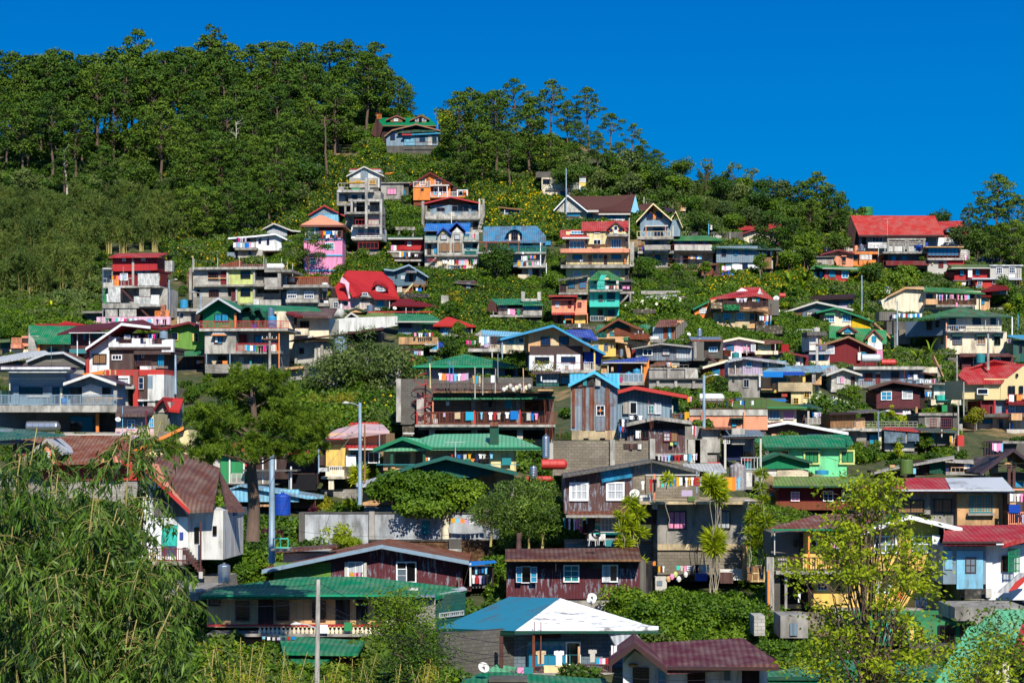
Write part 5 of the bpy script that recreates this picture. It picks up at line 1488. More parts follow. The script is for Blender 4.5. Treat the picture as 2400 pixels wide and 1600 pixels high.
house('yellow and timber house with kinked bright green roof and green netting','''
P p.tan 0 7 900 1000 900 880 1050 780 1350 900 1430 1000
P=gable_dark v.dtl -.05 .2 900 890 1040 790 1170 860 1190 890
R t.grn 6 -1.2 780 920 1035 765 1275 870 1330 880 / m.rus
T t.grn .14 1270 872 -1.2 1345 835 .5 1445 850 .5 1400 898 -1.2 1360 865 -1.2
T t.grn .14 755 912 -1.2 800 918 -1.2 885 845 2 790 842 2
W v.rus 1000 880 1185 960 -.3 .6
W w.rus 1100 895 1185 940 -.36 .4
W p.yel 715 995 1010 1230 -.4 6
B p.tan 715 990 1430 1010 -1.3 .3
T p.tan .5 1005 1005 -1.3 1430 1075 -1.3 1430 1050 .5 1005 990 .5
N sd 865 1070 915 1162 3 3 -.4
N sk 948 1075 972 1118 1 2 -.4
N sb 735 1085 800 1130 2 1 -.4
W p.tan 1010 1030 1190 1240 .4 4
P=stair_side p.tan -1.0 .3 1110 1030 1150 1030 1205 1245 1150 1245
W p.wht 1185 1050 1360 1120 .5 3
D p.dbr 1012 1085 1035 1160 .3
L m.brn 1012 1155 1070 1225 5 -.2 2
X=netting x.dtl 790 940 895 1000 -1.3 -1.2
X=net_patch v.teal 935 925 990 985 -1.2 -1.1
L m.brn 900 940 1410 1030 12 -1.25 2
W=panel w.rus 1180 960 1420 1025 -1.15 -1.0
W p.crw 1185 880 1300 950 .2 3
X=tin_box m.lgy 1235 940 1260 1010 -1.2 -1
W p.sal 835 1235 1005 1330 .2 4
C p.ow 1287 888 960 .1 -1
C p.ow 1345 915 985 .1 -1
X=green_awning t.grn 1115 990 1190 1030 -1.6 -1.3''',960,1260,-3)
tank('silver jug shaped drum under the stair of the yellow house',1080,1225,45,80,'m.slt',D=gz2((960,1260))-1.2,bands=3)
house('small tin shed with a rusty red roof on a concrete deck','''
W t.bgr 1465 865 1740 1020
W t.bgr 1740 870 1850 1015 .5 5
S r.rus -1 3 1490 862 1745 848 1855 775 1545 780
P=side t.dgy -.2 .3 1745 870 1855 785 1900 850 1850 880 1850 1015 1745 1015
W v.rus 1595 875 1650 1020 -.05 .2
W r.rus 1690 870 1740 1015 -.06 .2
W t.lbl 1652 880 1688 1020 -.04 .2
B c.gry 1430 1015 1900 1058 -1.3 5
X=washing_machine m.ow 1435 980 1535 1025 -1 -.4
C m.lgy 1665 960 985 .1 -.3
X=diamond_tin w.tan 1760 790 1860 870 1 2''',1660,1060,-3)
house('royal blue roofed timber and white house with brown plank face','''
P v.tan 0 9 -60 1100 -60 940 245 850 700 1080 700 1170 -60 1170
W v.chb -45 1100 605 1390 -.03 8
W p.wht 285 1205 575 1400 -.3 2
W p.wht -50 1215 250 1400 -.3 2
R t.rbl 9 -1.4 -410 0 -405 1010 245 843 890 1195 / m.cbl
N kd 95 995 205 1090 2 1
N kd 320 990 430 1085 2 1
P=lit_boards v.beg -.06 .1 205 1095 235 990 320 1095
N kd 345 1235 512 1305 2 1 -.3
N kk 25 1240 192 1305 2 1 -.3
W t.rbl 620 1175 830 1330 .4 6
N kb 600 1010 700 1070 2 1 .3
T t.rbl .15 395 908 3 700 905 3 795 1020 -.5 740 1030 -.5 700 985 -.6 480 990 -.4
C m.yel 749 1160 1400 .16 -1
W b.lgy 620 1320 820 1400 .2 6
B c.lgy 50 1395 760 1430 -1.7 6
L m.lgy 620 1300 755 1395 5 -1.6 2
L m.dred 250 1305 620 1395 3 -1.6 2
L m.slv 285 1310 455 1395 12 -1.7 1
X=plastic_chair m.rbl 388 1340 435 1375 -1.5 -1.2
X=chair_cloth w.tan 385 1350 435 1395 -1.52 -1.3
W c.gry 330 1430 620 1568 .5 5
N kb 345 1480 445 1568 3 2 .5
W c.lgy 100 1430 330 1600 1 4'''.replace('-410 0 ',''),330,1600,3)
house('long grey patched tin shack with flaking sheets and two open windows','''
P a.bgd 0 6 1255 1130 1550 1075 1945 1110 1950 1240 1880 1290 1255 1275
T t.gry .12 1205 1130 -1 1560 1070 -1.2 1945 1112 -1 1940 1100 3 1560 1062 3
W r.bgr 1420 1110 1960 1280 -.05 .3
W t.slv 1750 1140 1950 1250 -.09 .3
N wk 1345 1140 1455 1215 2 1 -.05
N bc 1582 1130 1672 1212 2 2 -.08
W v.dred 1210 1130 1255 1260 .3 3
S r.rus -1.6 -.2 1435 1345 1620 1330 1630 1295 1500 1300
W p.lgy 1640 1270 1790 1350 .3 3
X=yellow_bush_pot m.yel 1705 1340 1755 1385 -1.6 -1.3
C w.gry 1985 1050 1250 .25 -1
W p.dgy 1950 1050 2090 1280 .6 5
Y 1630 1700 1300 48 -.6 lS,wS,oT under the long grey patched tin shack''',1600,1380)
house('stained concrete retaining walls with ribs and ramp below the grey tin shack','''
W c.gry 1420 1370 2000 1500 0 2
C c.lgy 1660 1360 1500 .35 -.15
C c.lgy 1880 1380 1500 .35 -.15
B c.dgy 1420 1495 2091 1512 -1.3 2
W b.gry 1420 1512 2091 1620 -.8 2
C c.lgy 1525 1512 1620 .3 -.95
C c.lgy 1745 1512 1620 .3 -.95
C c.lgy 1965 1512 1620 .3 -.95
P=ramp c.lgy -1 .4 1900 1500 1985 1385 2010 1385 2020 1500
L m.dgy 1430 1330 1900 1370 8 -.3 2''',1700,1640,**RWL)
house('orange tin house with slanted navy roof and balcony water tanks','''
W v.rus 920 1290 1330 1450
W v.org 830 1340 920 1450 .6 5
T t.rbl .2 840 1305 -1.6 1415 1262 -1.6 1360 1232 1 850 1290 1
X=fascia m.lgy 850 1300 1400 1312 -1.7 -1.5
W v.rbl 1035 1310 1080 1440 -.06 .2
W v.org 1352 1260 1418 1600 -1.2 4
C m.lgy 915 1300 1445 .12 -1.3
C m.lgy 1327 1275 1440 .12 -1.3
B c.lgy 1050 1545 1360 1580 -1.7 .4
L m.slv 1052 1440 1355 1548 26 -1.65 2
D p.blk 1230 1365 1285 1440
W p.dgy 1060 1440 1350 1560 .6 4
X=stick_fence w.tan 835 1385 905 1440 -1 -.9
L w.tan 835 1380 905 1440 3 -1 3
Y 945 990 1355 65 -1.2 dP on the orange tin house's upper floor
Y 1060 1095 1475 75 -1.8 hP on the orange tin house's railing''',1200,1600,-3)
tank('cyan plastic tank, shorter of the two on the orange tin house balcony',1170,1545,95,118,'m.cbl',D=gz2((1200,1600))-1,bands=5)
tank('cyan plastic tank, taller of the two on the orange tin house balcony',1268,1545,100,158,'m.cbl',D=gz2((1200,1600))-1,bands=6)
house('lean-to wash shed with a tin roof and laundry in the terraced garden','''
W w.bru 1420 520 1620 560
S t.slv -.8 2 1380 500 1760 480 1750 470 1440 488
W w.brn 1345 535 1385 580 -.2 .5
X=teal_sheet f.teal 1255 540 1350 585 -.6 -.5
X=timber_fence w.gry 1320 425 1800 470 3 3.3
Y 1420 1890 492 45 -.9 wT,-,eT,-,-,lT,wT,pS,hT,-,eT,wT,pT,tT along the garden wash shed''',1560,585,**SHD)
tile(1600,620)
house('beige two storey house with red hip roof and black railed balcony','''
W p.beg 385 540 820 780
W p.tan 345 415 850 560 .2 7
W p.tan 820 390 1050 780 .5 7
T t.red .2 325 415 -1.4 870 375 -1.4 905 372 -1.4 1115 420 -.5 985 370 3 945 278 4 720 280 4 640 335 2
P=gablet m.wht -.5 .2 655 330 725 285 800 320
P=gablet_side p.ow 1 .3 945 285 985 370 915 355
B c.tbr 345 540 870 575 -1.6 .3
T c.tbr .3 865 540 -1.6 1040 570 -1 1045 585 0 860 555 .5
W=left_parapet k.beg 345 470 480 545 -1.5 -1.3
L m.brn 500 450 850 525 34 -1.55 2
L m.brn 850 450 1045 545 16 -1.2 2
N kk 565 405 628 445 2 1 .2
N kd 705 395 795 478 3 2 .2
N kk 985 420 1018 490 1 1 .4
N sb 500 600 585 682 3 2
N wb 665 590 750 672 3 2
D p.dbr 890 600 915 750 .4
N kd 830 605 872 670 2 2 .5
X=plant_box k.grd 500 490 700 560 -2.0 -1.6
C m.brn 1082 480 640 .12 .5
W k.stn 900 745 1220 850 -1 3
W p.dgy 1045 430 1180 620 1.5 4
Y 655 790 410 55 -1.3 wS,lS,wS on the beige two storey house's balcony, front
Y 850 940 405 55 -.9 wS,dT,gT,bT on the beige two storey house's balcony, right
Y 940 1090 625 65 -.6 wS,sT,wT,rT,eS,wS,nP,lS at the beige two storey house's ground floor
Y 1010 1090 690 55 -.8 bT,nP,tP low at the beige two storey house's ground floor''',640,800,-3)
pole('grey steel pole leaning before the beige two storey house',490,405,770,'m.bgr',.14,lean=-18)
tank('orange red arched tank beside the beige house',1220,418,80,62,'m.brd',D=gz2((640,800))+8,horiz=True,legpx=8)
dish('upper pale satellite dish right of the beige house',1148,500,75,D=gz2((640,800))+3,az=-10,stand=60)
dish('lower pale satellite dish right of the beige house',1160,610,66,D=gz2((640,800))+2,az=-10,stand=20)
house('bright orange timber shed with green rake roof','''
P v.org 0 5 140 520 140 545 320 455 385 540 385 670 150 680
R t.dgrn 5 -.6 125 540 325 440 / m.grn
N wc 210 535 290 595 3 2''',260,690)
house('long grey house with a dark brown sloping roof','''
W p.bgd 1520 430 2091 530
T l.dbr .2 1465 430 -1.2 2110 405 -1.2 2110 355 4 1540 385 4
N rk 1845 425 1890 478 2 1
W p.rus 1890 440 1915 490 -.1 .2
W p.lil 1915 480 2091 530 -.05 .3''',1800,560,0,dd=2)
house('blue timber gabled house with brown roof and purple shrubs','''
P p.bgd 0 6 1350 570 1640 465 2000 545 2000 640 1480 660 1350 640
R l.brn 6 -.9 1190 595 1640 452 2090 548 / m.lgy
S r.rus -1.8 .4 1150 618 1440 622 1480 582 1280 575
N bc 1520 578 1592 650 2 2
N wb 1730 575 1790 620 2 1
W p.dgy 1210 620 1480 700 1 4
C w.crm 1545 590 650 .06 -.3
X=white_cooler m.wht 1505 640 1535 675 -1 -.6''',1680,700)
house('slender white shaft house with a tin eave and flat tank roof','''
W p.ow 1552 865 1678 1050
B w.dgy 1525 822 1765 868 -1 4
W p.ppk 1560 1085 1800 1240 .1 5
S t.slv -1 1.5 1550 1088 1812 1085 1810 1055 1550 1055
N kb 1610 1105 1730 1165 2 1 .1
N kk 1758 1098 1775 1112 1 1 .1
W p.crw 1560 1170 1800 1240 .05 1
C w.tan 1685 880 1050 .25 -.3
X=coloured_bottles m.rbl 1680 990 1695 1045 -.6 -.3
X=void p.dgy 1700 985 1770 1045 .2 .5''',1660,1250)
tank('pale green dome tank on top of the white shaft house',1640,822,85,50,'m.lgy',D=gz2((1660,1250))+.5,bands=2)
house('grey flat house with tin roof, rail and red stair','''
W c.dgy 95 940 490 1150
T m.slt .14 105 925 -1.2 490 925 -1.2 450 885 3 75 885 3
X=red_fascia m.rus 100 918 495 938 -1.3 -1.15
P=parapet c.dgy 2 .3 430 905 480 905 450 850
D p.blk 212 1000 265 1140
N bk 135 1018 165 1080 1 2
N wb 325 1010 422 1065 3 1
C p.ppk 190 930 1150 .1 -1.2
B c.gry 95 1145 325 1180 -1.2 .3
L m.brn 190 1075 300 1145 5 -1.15 2
J m.brn 300 1100 420 1185 8 .8 -2.2
L m.brn 300 1075 330 1100 3 -2.2 2
W c.dgy 250 1180 400 1230 .3 4
Y 190 260 945 40 -1.2 - above the grey flat house's stair''',290,1200,-2)
tank('slim steel tank standing on the grey flat house roof',208,880,60,92,'z.slv',D=gz2((290,1200))+2.5,bands=7)
dish('satellite dish left of the grey flat house',75,890,50,D=gz2((290,1200))-1,stand=20)
house('pink and white gabled house with open casement windows','''
P v.ppk 0 6 495 1150 495 930 690 900 885 940 890 1080 720 1080 560 1160
W v.brn 890 945 1170 1060 .2 5
R t.lgy 6 -.9 497 930 690 890 1000 945 / m.crw
S r.rus -1 3 1000 965 1235 950 1190 925 900 925
N rb 532 985 625 1060 2 2
N sp 750 985 835 1060 2 1
N wc 838 980 892 1060 1 2 -.5
N lc 925 980 1078 1050 3 1 .2
W p.wht 498 1065 720 1160 -.2 2
W p.crw 890 1055 1170 1100 -.1 3
C k.rus 542 1045 1125 .9 -1.2
C m.lgy 785 980 1110 .08 -.8
C m.lgy 1135 960 1060 .1 -.9
X=side_roof l.red 1210 975 1300 1065 1 2''',720,1165)
house('blue walled house with red gable roof and white patched front','''
P p.bgd 0 6 985 1130 1220 1070 1480 1130 1480 1250 985 1250
W p.wht 1130 1150 1300 1230 -.05 2
W p.ow 1300 1130 1475 1240 -.03 2
R t.red 6 -.9 930 1140 1215 1058 1540 1118 / m.dred
S l.dred -.8 3 510 1140 840 1120 790 1080 580 1100
S l.red 0 4 780 1105 1000 1110 1060 1075 850 1068
N nk 1375 1148 1408 1185 1 1
N wg 1190 1155 1245 1190 1 1
W v.dred 1480 1125 1540 1240 .6 3
Y 1360 1460 1190 40 -.6 kS,eT,wT,mS on the red gabled blue house''',1260,1260)
tank('teal green round plastic tank before the pink house',648,1172,90,95,'m.teal',D=gz2((720,1165))-3,bands=5)
house('tall concrete and corrugated tin house with lilac tin upper room','''
W c.gry 560 1360 945 1630
W r.slv 555 1180 735 1360 .1 5
W t.lil 735 1150 975 1345 -.1 5
T t.slv .14 550 1185 -.6 735 1150 -1 760 1132 2 600 1150 2
T r.slv .14 735 1140 -1 1310 1215 -.8 1200 1180 3 800 1130 3
W t.sky 970 1180 1270 1250 .8 4
N sb 780 1185 845 1250 1 1 -.1
N sk 1170 1205 1220 1255 2 1 .8
N sk 748 1405 812 1500 2 1
B c.lgy 560 1340 985 1362 -.5 .3
C m.lgy 645 1170 1355 .1 -.2
C c.ow 945 1365 1500 .2 -.4
X=vent_hole k.dgy 605 1410 635 1440 -.05 .05
Y 980 1070 1200 60 -.1 kP,nP,tP,bP,wT,bP in the gap right of the lilac tin room''',760,1640,-2)
house('dark red gabled house behind the golden shrub','''
P p.dred 0 6 260 1260 545 1180 560 1440 350 1450 300 1330
R t.lgy 5 -.8 245 1252 545 1170 590 1185 / m.crw
N ub 365 1275 452 1362 2 2
N wc 525 1265 550 1340 1 2''',450,1460)
house('house with long blue grey tin roof, blue tarp valance and cream walls','''
W p.beg 975 1370 1500 1520 .2 6
T r.sky .16 975 1310 -1.8 1690 1305 -1.2 1870 1230 2 1100 1245 2
X=blue_valance f.blue 985 1310 1230 1378 -1.9 -1.75
X=blue_valance f.rbl 1230 1312 1490 1355 -1.85 -1.72
N bk 1088 1385 1265 1480 3 1 .1
N sg 1280 1385 1318 1448 1 1 .1
D p.sal 1320 1385 1370 1445 .2
V 1500 1350 1620 1450 .3 .7
C p.yel 1485 1320 1450 .3 -.6
C c.gry 1605 1320 1450 .4 -.8
W=yellow_parapet p.tan 960 1520 1175 1575 -1 2
W b.beg 1170 1455 1590 1568 -1.4 3
P r.slv -.5 3 1690 1310 1860 1230 1930 1290 1740 1330
W c.tan 1600 1330 1700 1470 0 4
B c.gry 1165 1445 1600 1460 -1.6 .3''',1260,1590)
house('grey weathered cottage with tin gable right of the big pole','''
P w.lgy 0 5 1820 1345 1960 1275 2130 1340 2130 1540 1820 1540
R t.slv 5 -.9 1760 1345 1965 1268 2200 1345 / m.lgy
N wc 1890 1375 1935 1450 1 1
N wp 1935 1370 1980 1450 1 1
W p.dbr 2060 1370 2110 1540 -.04 1
B c.lgy 1815 1530 2120 1560 -1 .3''',1960,1590)
pole('big concrete power pole wrapped in cables right of centre',1645,905,1655,'c.lgy',.2,arms='x')
tile(1600,850)
house('cream stained concrete box with two small framed windows','''
W p.crm 1330 345 1590 510
W b.beg 1170 240 1590 350 -.4 5
W p.dbr 1175 365 1330 470 .8 4
N yk 1490 360 1552 420 2 2
N yk 1358 432 1418 498 2 2
W p.yel 960 330 1175 365 .2 3
X=orange_sign p.brd 1212 380 1282 415 -.1 .1
X=blue_meter m.bgr 1548 440 1585 490 -.2 0
W b.gry 1660 455 1810 540 1 3
W c.dgy 570 365 1170 430 1.6 5''',1400,520)
house('peach block house with black stained parapet','''
W p.sal 80 640 755 830
W p.sal 755 635 1042 820 -.05 5
W=stained_parapet c.lgy 85 572 1040 645 -.15 .2
N kk 135 698 200 745 3 1
N kk 600 690 660 780 2 2
N kk 662 690 740 740 2 1
A m.dgrn 588 672 745 688 -.8 0
X=cyan_panel p.cyn 605 740 658 782 -.13 0
L m.brn 85 440 1030 572 14 .2 2
C m.org 236 590 700 .08 -.3
C m.org 752 590 790 .08 -.35
X=rusty_sheets r.rus 260 785 610 805 -1 .3
Y 530 620 470 65 0 nS,-,-,eS on the peach house roof, left line
Y 580 620 452 45 -.2 rS on the peach house roof, near the first post
Y 700 770 462 55 0 wS,bS,nS on the peach house roof, middle line
Y 835 870 462 60 0 lS,wT on the peach house roof, right line
Y 60 115 412 75 -.3 yT,pS at the far left of the peach house roof
Y 25 80 600 80 -.3 yT at the left wall of the peach house''',560,850,0)
tank('long white horizontal tank on the peach house roof',350,515,290,110,'m.ow',D=gz2((560,850))+.8,horiz=True,legpx=30,bands=3)
pole('tall grey steel lamp pole at the left of the peach house',262,150,1060,'m.bgr',.16,arms='r')
house('cream walled house under a wide moss green hip roof','''
W p.crw 1040 545 1395 760
H l.mos -1.2 8 480 545 1525 545 760 425 980 425
X=gutter m.grd 1030 540 1525 555 -1.25 -1.1
X=blue_tarp f.blue 490 430 900 470 4.6 4.8
X=blue_tarp f.blue 900 445 1270 470 4.7 4.9
N sb 1060 582 1185 685 3 1
N sp 1242 590 1358 688 3 1
W p.dgy 1395 580 1530 760 .6 4
W v.dgrn 1530 575 1700 640 .8 3
S t.dgrn -.6 3 1420 530 1710 560 1560 505 1400 510
L m.lgy 1540 680 1690 750 14 -1 2
C c.lgy 1540 590 760 .2 -1
W p.dbr 1465 630 1500 740 .3 .6
Y 1590 1700 605 65 -.9 bS,wS,wS,lS,lS on the porch right of the moss green roof''',1280,770,-2)
tank('dull red cone topped round tank in front of the moss green roofed house',962,775,142,125,'m.brd',D=gz2((1280,770))-5,bands=2)
tank('polished steel tank on the wall right of the big pole',1848,530,78,105,'z.slv',D=gz2((1400,520))-1,bands=7)
house('mauve house with wide low maroon gable trimmed in white','''
P v.bru 0 7 960 830 1280 745 1980 880 1980 930 960 930
R l.dred 7 -1 770 815 1285 718 2030 855 / m.wht
X=arch_trim p.tan 1090 870 1420 890 -.2 .1
N wk 1530 875 1700 895 3 1''',1400,930,2)
house('mint green house with a long emerald corrugated roof','''
W p.mint 905 1040 2010 1420
T t.grn .2 860 1045 -.8 2040 1010 -.8 1980 875 3 800 895 3
T t.grn .2 2010 985 -1 2095 985 -.5 2050 895 3 1990 895 3
X=gutter m.dgrn 870 1030 2040 1046 -.9 -.7
P=gable_side w.dgy -.3 .3 800 925 905 1045 905 1080 780 1080
N lk 1100 1075 1298 1130 2 1
N kg 1505 1090 1660 1222 3 1
N kg 1950 1090 2091 1218 2 1
X=lime_frame m.lime 1482 1070 1685 1090 -.22 0
X=lime_frame m.lime 1482 1222 1685 1245 -.25 0
X=lime_frame m.lime 1482 1090 1503 1222 -.22 0
X=lime_frame m.lime 1662 1090 1683 1222 -.22 0
X=lime_frame m.lime 1925 1065 2110 1088 -.22 0
X=lime_frame m.lime 1915 1220 2110 1245 -.25 0
X=lime_frame m.lime 1925 1088 1948 1220 -.22 0
X=lime_frame m.lime 2090 1088 2110 1220 -.22 0
W c.gry 960 1060 1050 1200 -.6 1
L m.brn 1990 1330 2045 1380 2 -1.2 2''',1700,1430,-1)
tank('blue round plastic tub tank before the mint green house',1705,1365,165,50,'m.cbl',D=gz2((1700,1430))-2.5,bands=2)
house('small block lean-to with emerald gabled sheet roof front','''
P=awning_sheet v.grn 0 .3 880 1225 1190 1110 1555 1215 1555 1290 960 1300 885 1290
R t.grn 4 -.6 875 1215 1190 1098 1590 1210 / m.dgrn
W b.ow 970 1300 1150 1400 .3 3
W b.crw 1155 1310 1540 1395 .2 3''',1250,1420,**SHD)
house('steel framed canopy with small corrugated roof over a dark room','''
S t.slt -1.6 2.5 485 888 1000 880 940 822 465 825
W c.dgy 520 985 730 1190 1 3
X=dark_room v.nav 525 990 720 1195 .4 .9
C m.blk 437 925 1200 .16 -1.3
C m.lgy 520 910 1350 .18 -1.3
C m.blk 870 915 1300 .16 -1.3
C m.lgy 955 890 1320 .16 -1.3
X=eave_beam m.dbr 430 890 930 925 -1.5 -1.2
L m.slv 720 1160 955 1310 6 -1.4 2
X=red_strip m.brd 735 1180 860 1195 -1 -.8
W c.lgy 740 900 870 1150 1.5 2
X=teal_bin m.teal 770 1205 835 1310 -.9 -.4
B c.gry 770 1315 970 1345 -1.5 1.5
X=clutter k.tan 765 1090 900 1150 .6 1.2''',700,1400,0,name='canopy',cat='canopy')
house('grey concrete house wall behind the tall lamp pole','''
W c.lgy 240 815 460 1100
W c.gry 30 780 250 1000 1.5 4
B r.rus 240 795 600 815 -.8 4
W c.lgy 600 800 760 1000 .5 3
N wd 500 925 575 985 3 2 .3
W b.gry 245 1130 420 1220 -1 2
W p.dgy 290 1060 420 1110 .2 2
C c.lgy 50 970 1230 1.0 -1.8
C c.lgy 135 940 1225 1.0 -2
C c.lgy 220 935 1225 1.0 -2
Y 115 170 770 130 -.8 wS,rS,lT behind the three grey stub columns
Y 20 180 1110 90 -2.7 rS,mS,cT,-,wS,lS in front of the three grey stub columns''',330,1230,0)
house('low tin roof with red ridge behind the long laundry line','''
T t.slv .14 0 1290 -1 540 1330 -1 460 1225 3 0 1225 3
X=red_ridge m.red 0 1215 460 1232 2.8 3.2
W p.dgy 0 1290 500 1400 1 4''',250,1400,**SHD)
tank('wide grey flat topped metal tank with faded rim',370,1410,200,90,'m.slv',D=gd(1640,1145)-1,dome=True,bands=2)
tank('tall rust streaked metal tank with a ladder',672,1560,205,310,'r.slv',D=gd(1640,1175)-2,dome=True,bands=3)
house('rusted green sheet fence roof with dark sheet joints','''
T r.pgrn .14 1105 1510 -2 2200 1510 -2 2200 1392 1 1120 1390 1
X=gutter m.dgrn 1100 1505 2200 1525 -2.1 -1.9
W v.rus 1140 1560 2300 1760 -.6 6
W v.dred 1180 1520 2300 1700 -.65 6
W p.mos 1045 1640 1140 1790 .1 4
N bb 1050 1590 1110 1640 3 1 .0
W v.org 1185 1700 2270 1800 -.66 6
N wp 1330 1580 1428 1690 2 3 -.66
N wk 1725 1570 1840 1690 2 3 -.66
N wk 1950 1560 2060 1690 2 3 -.66'''.replace('v.org','v.rus'),1700,1860,0)
house('worn plank shed with rough brown boards','''
W w.tbr 1810 625 2120 790
S w.dbr -.8 3 1800 625 2150 615 2100 600 1810 605
B c.lgy 1800 800 2200 830 -1.5 2
W c.gry 1850 835 2250 960 .5 5''',1990,960,**SHD)
house('small dark slot of drainpipes and planks beside the tall rusty tank','''
W c.ow 780 1345 850 1580 0 3
W c.ow 885 1370 1000 1580 -.4 3
V 850 1370 885 1580 .3 .6
D v.dbr 860 1380 882 1560 .3
B c.gry 600 1520 1000 1550 -1 1''',890,1600,name='wall',cat='wall',grp=None)
tile(1600,620)
house('white rail fence along the garden slope below the beige house','''
L m.ow 1110 830 1400 900 5 0 2
L m.ow 1400 795 1590 860 3 0 2''',1350,900,name='fence',cat='fence',grp=None)
tile(2000,600)
house('narrow concrete stairway climbing beside the cream hip roofed house','''
J c.tan 1160 1570 990 1200 26 1.6 -.5
X=side_wall c.gry 1030 1330 1080 1568 -.2 .4
L m.dgy 1060 1190 1230 1200 4 -.6 1''',1110,1570,name='stairway',cat='stairs',grp=None)
house('old stone steps and walls rising between the yellow house and the laundry hedge','''
J c.tan 480 1000 260 800 16 1.6 -.3
W c.dgy 410 800 640 960 .5 2
W t.dgy 320 680 520 790 1.5 3
W c.stn 560 900 700 1080 0 1
Y 460 530 715 50 1.2 nT,lS,wT,sT above the old stone steps
Y 550 840 700 50 1.4 wS,bS,wT,rS,sT,wT,cT,wS,bT,wT behind the tall blue grey pole''',440,1090,name='stairway',cat='stairs',grp=None)
tile(900,740)
house('small house with orange red pyramid roof behind round shrubs','''
W p.lgy 690 120 1045 250
H l.brd -1 7 600 112 1125 122 770 12 800 12
W b.lgy 950 160 1045 300 -.1 3
N wb 735 165 775 225 2 1
C p.lgy 1075 130 240 .2 -.6
X=blue_panel p.cbl 685 150 735 200 -.1 .1''',900,300,0)
house('cream house with pale blue tin roof and laundry deck','''
W p.crw 1180 230 1750 460
T t.sky .15 1205 235 -1.2 1815 240 -1.2 1720 205 3 1190 172 3
P=side w.gry .3 .4 1100 240 1190 175 1215 235 1215 260
N ub 1528 268 1587 342 2 2
N wk 1650 268 1715 330 1 1
N wk 1418 262 1470 340 2 1
C m.bgr 1450 235 560 .14 -1
W c.dgy 1080 440 1340 560 .5 4
B c.lgy 1030 400 1425 440 -1.6 .5
L m.mar 1040 240 1415 400 6 -1.5 2
X=big_sheet f.lil 1230 250 1300 395 -1.4 -1.35
C c.lgy 1325 395 540 .15 -1.5
Y 1005 1145 300 55 -1.5 hS,pS,hT,gS,gT,eS,kP on the left of the pale blue roofed house's deck
Y 1160 1290 250 95 -1.45 wT,wT,sT,wT on the right of the pale blue roofed house's deck''',1300,560,-2)
house('patio terrace with red grille and blue mesh tent below the orange red roof','''
W c.tan 180 260 660 350 .5 3
B c.lgy 500 340 670 360 -.6 1
B c.lgy 560 410 780 440 -1 1.5
W p.dgy 600 440 800 540 .5 3
N rk 710 440 800 530 5 8 .4
P=mesh_tent f.cbl -.8 .2 560 415 655 365 655 415
X=blue_screen v.rbl 665 320 735 410 -.8 -.6
C m.lgy 660 310 410 .1 -.9
W k.sal 280 520 540 600 .5 2
W p.dbr 190 400 460 520 .8 4
Y 370 600 205 48 -.2 pT,-,wS,wS,kP,bS,rS,wS,rT on the wall line above the mesh tent
Y 370 480 430 48 -.2 sT,lS,pS,wT behind the thorny tree branches''',640,540,name='terrace',cat='terrace')
house('low bungalow with a wide emerald hip roof above a block parapet','''
W p.lil 515 640 1640 770 .2 7
T t.grn .2 350 620 -2 1640 610 -2 1010 470 3 985 470 3
X=gutter m.bgrn 350 612 1645 632 -2.1 -1.9
X=lower_fascia m.grd 360 640 1640 655 -1.2 -1.0
W p.dbr 355 655 515 750 .5 5
W=chimney m.dgrn 535 510 592 590 1 1.8
X=chimney_cap m.dgrn 522 498 600 515 .9 1.9
N bk 690 665 745 740 2 1 .2
N bk 765 660 835 740 2 1 .2
N uk 1155 655 1310 740 4 2 .2
N us 1235 660 1305 735 2 2 .19
W p.dbr 1480 650 1600 730 .1 5
C m.brn 1590 650 720 .1 -1
W c.crw 360 690 515 750 .3 2''',1000,900,0,dd=10)
pole('thin grey pole topped with a small camera by the emerald bungalow',1395,465,720,'m.slt',.05,D=178,name='pole',cat='pole')
for i,(x,y0,y1,m_,l) in enumerate(((805,545,700,'m.blue','tall blue pipe sticking up behind the roof deck laundry'),(850,608,700,'m.blue','short blue pipe next to the tall blue one on the roof deck'),(568,585,770,'w.crm','leaning pale bamboo prop at the left end of the roof deck'),(1115,620,900,'w.gry','thick grey clothes prop left of centre on the roof deck'),(1210,635,850,'w.gry','slanting grey clothes prop in the centre of the roof deck'),(1363,645,830,'w.gry','straight grey clothes prop right of centre on the roof deck'),(1710,640,810,'w.tan','leaning stick at the right end of the roof deck'))):
 pole(l,x,y0,y1,m_,.05,D=168,name='prop',cat='pole',grp='props on the laundry roof deck',lean=RU(-8,8))
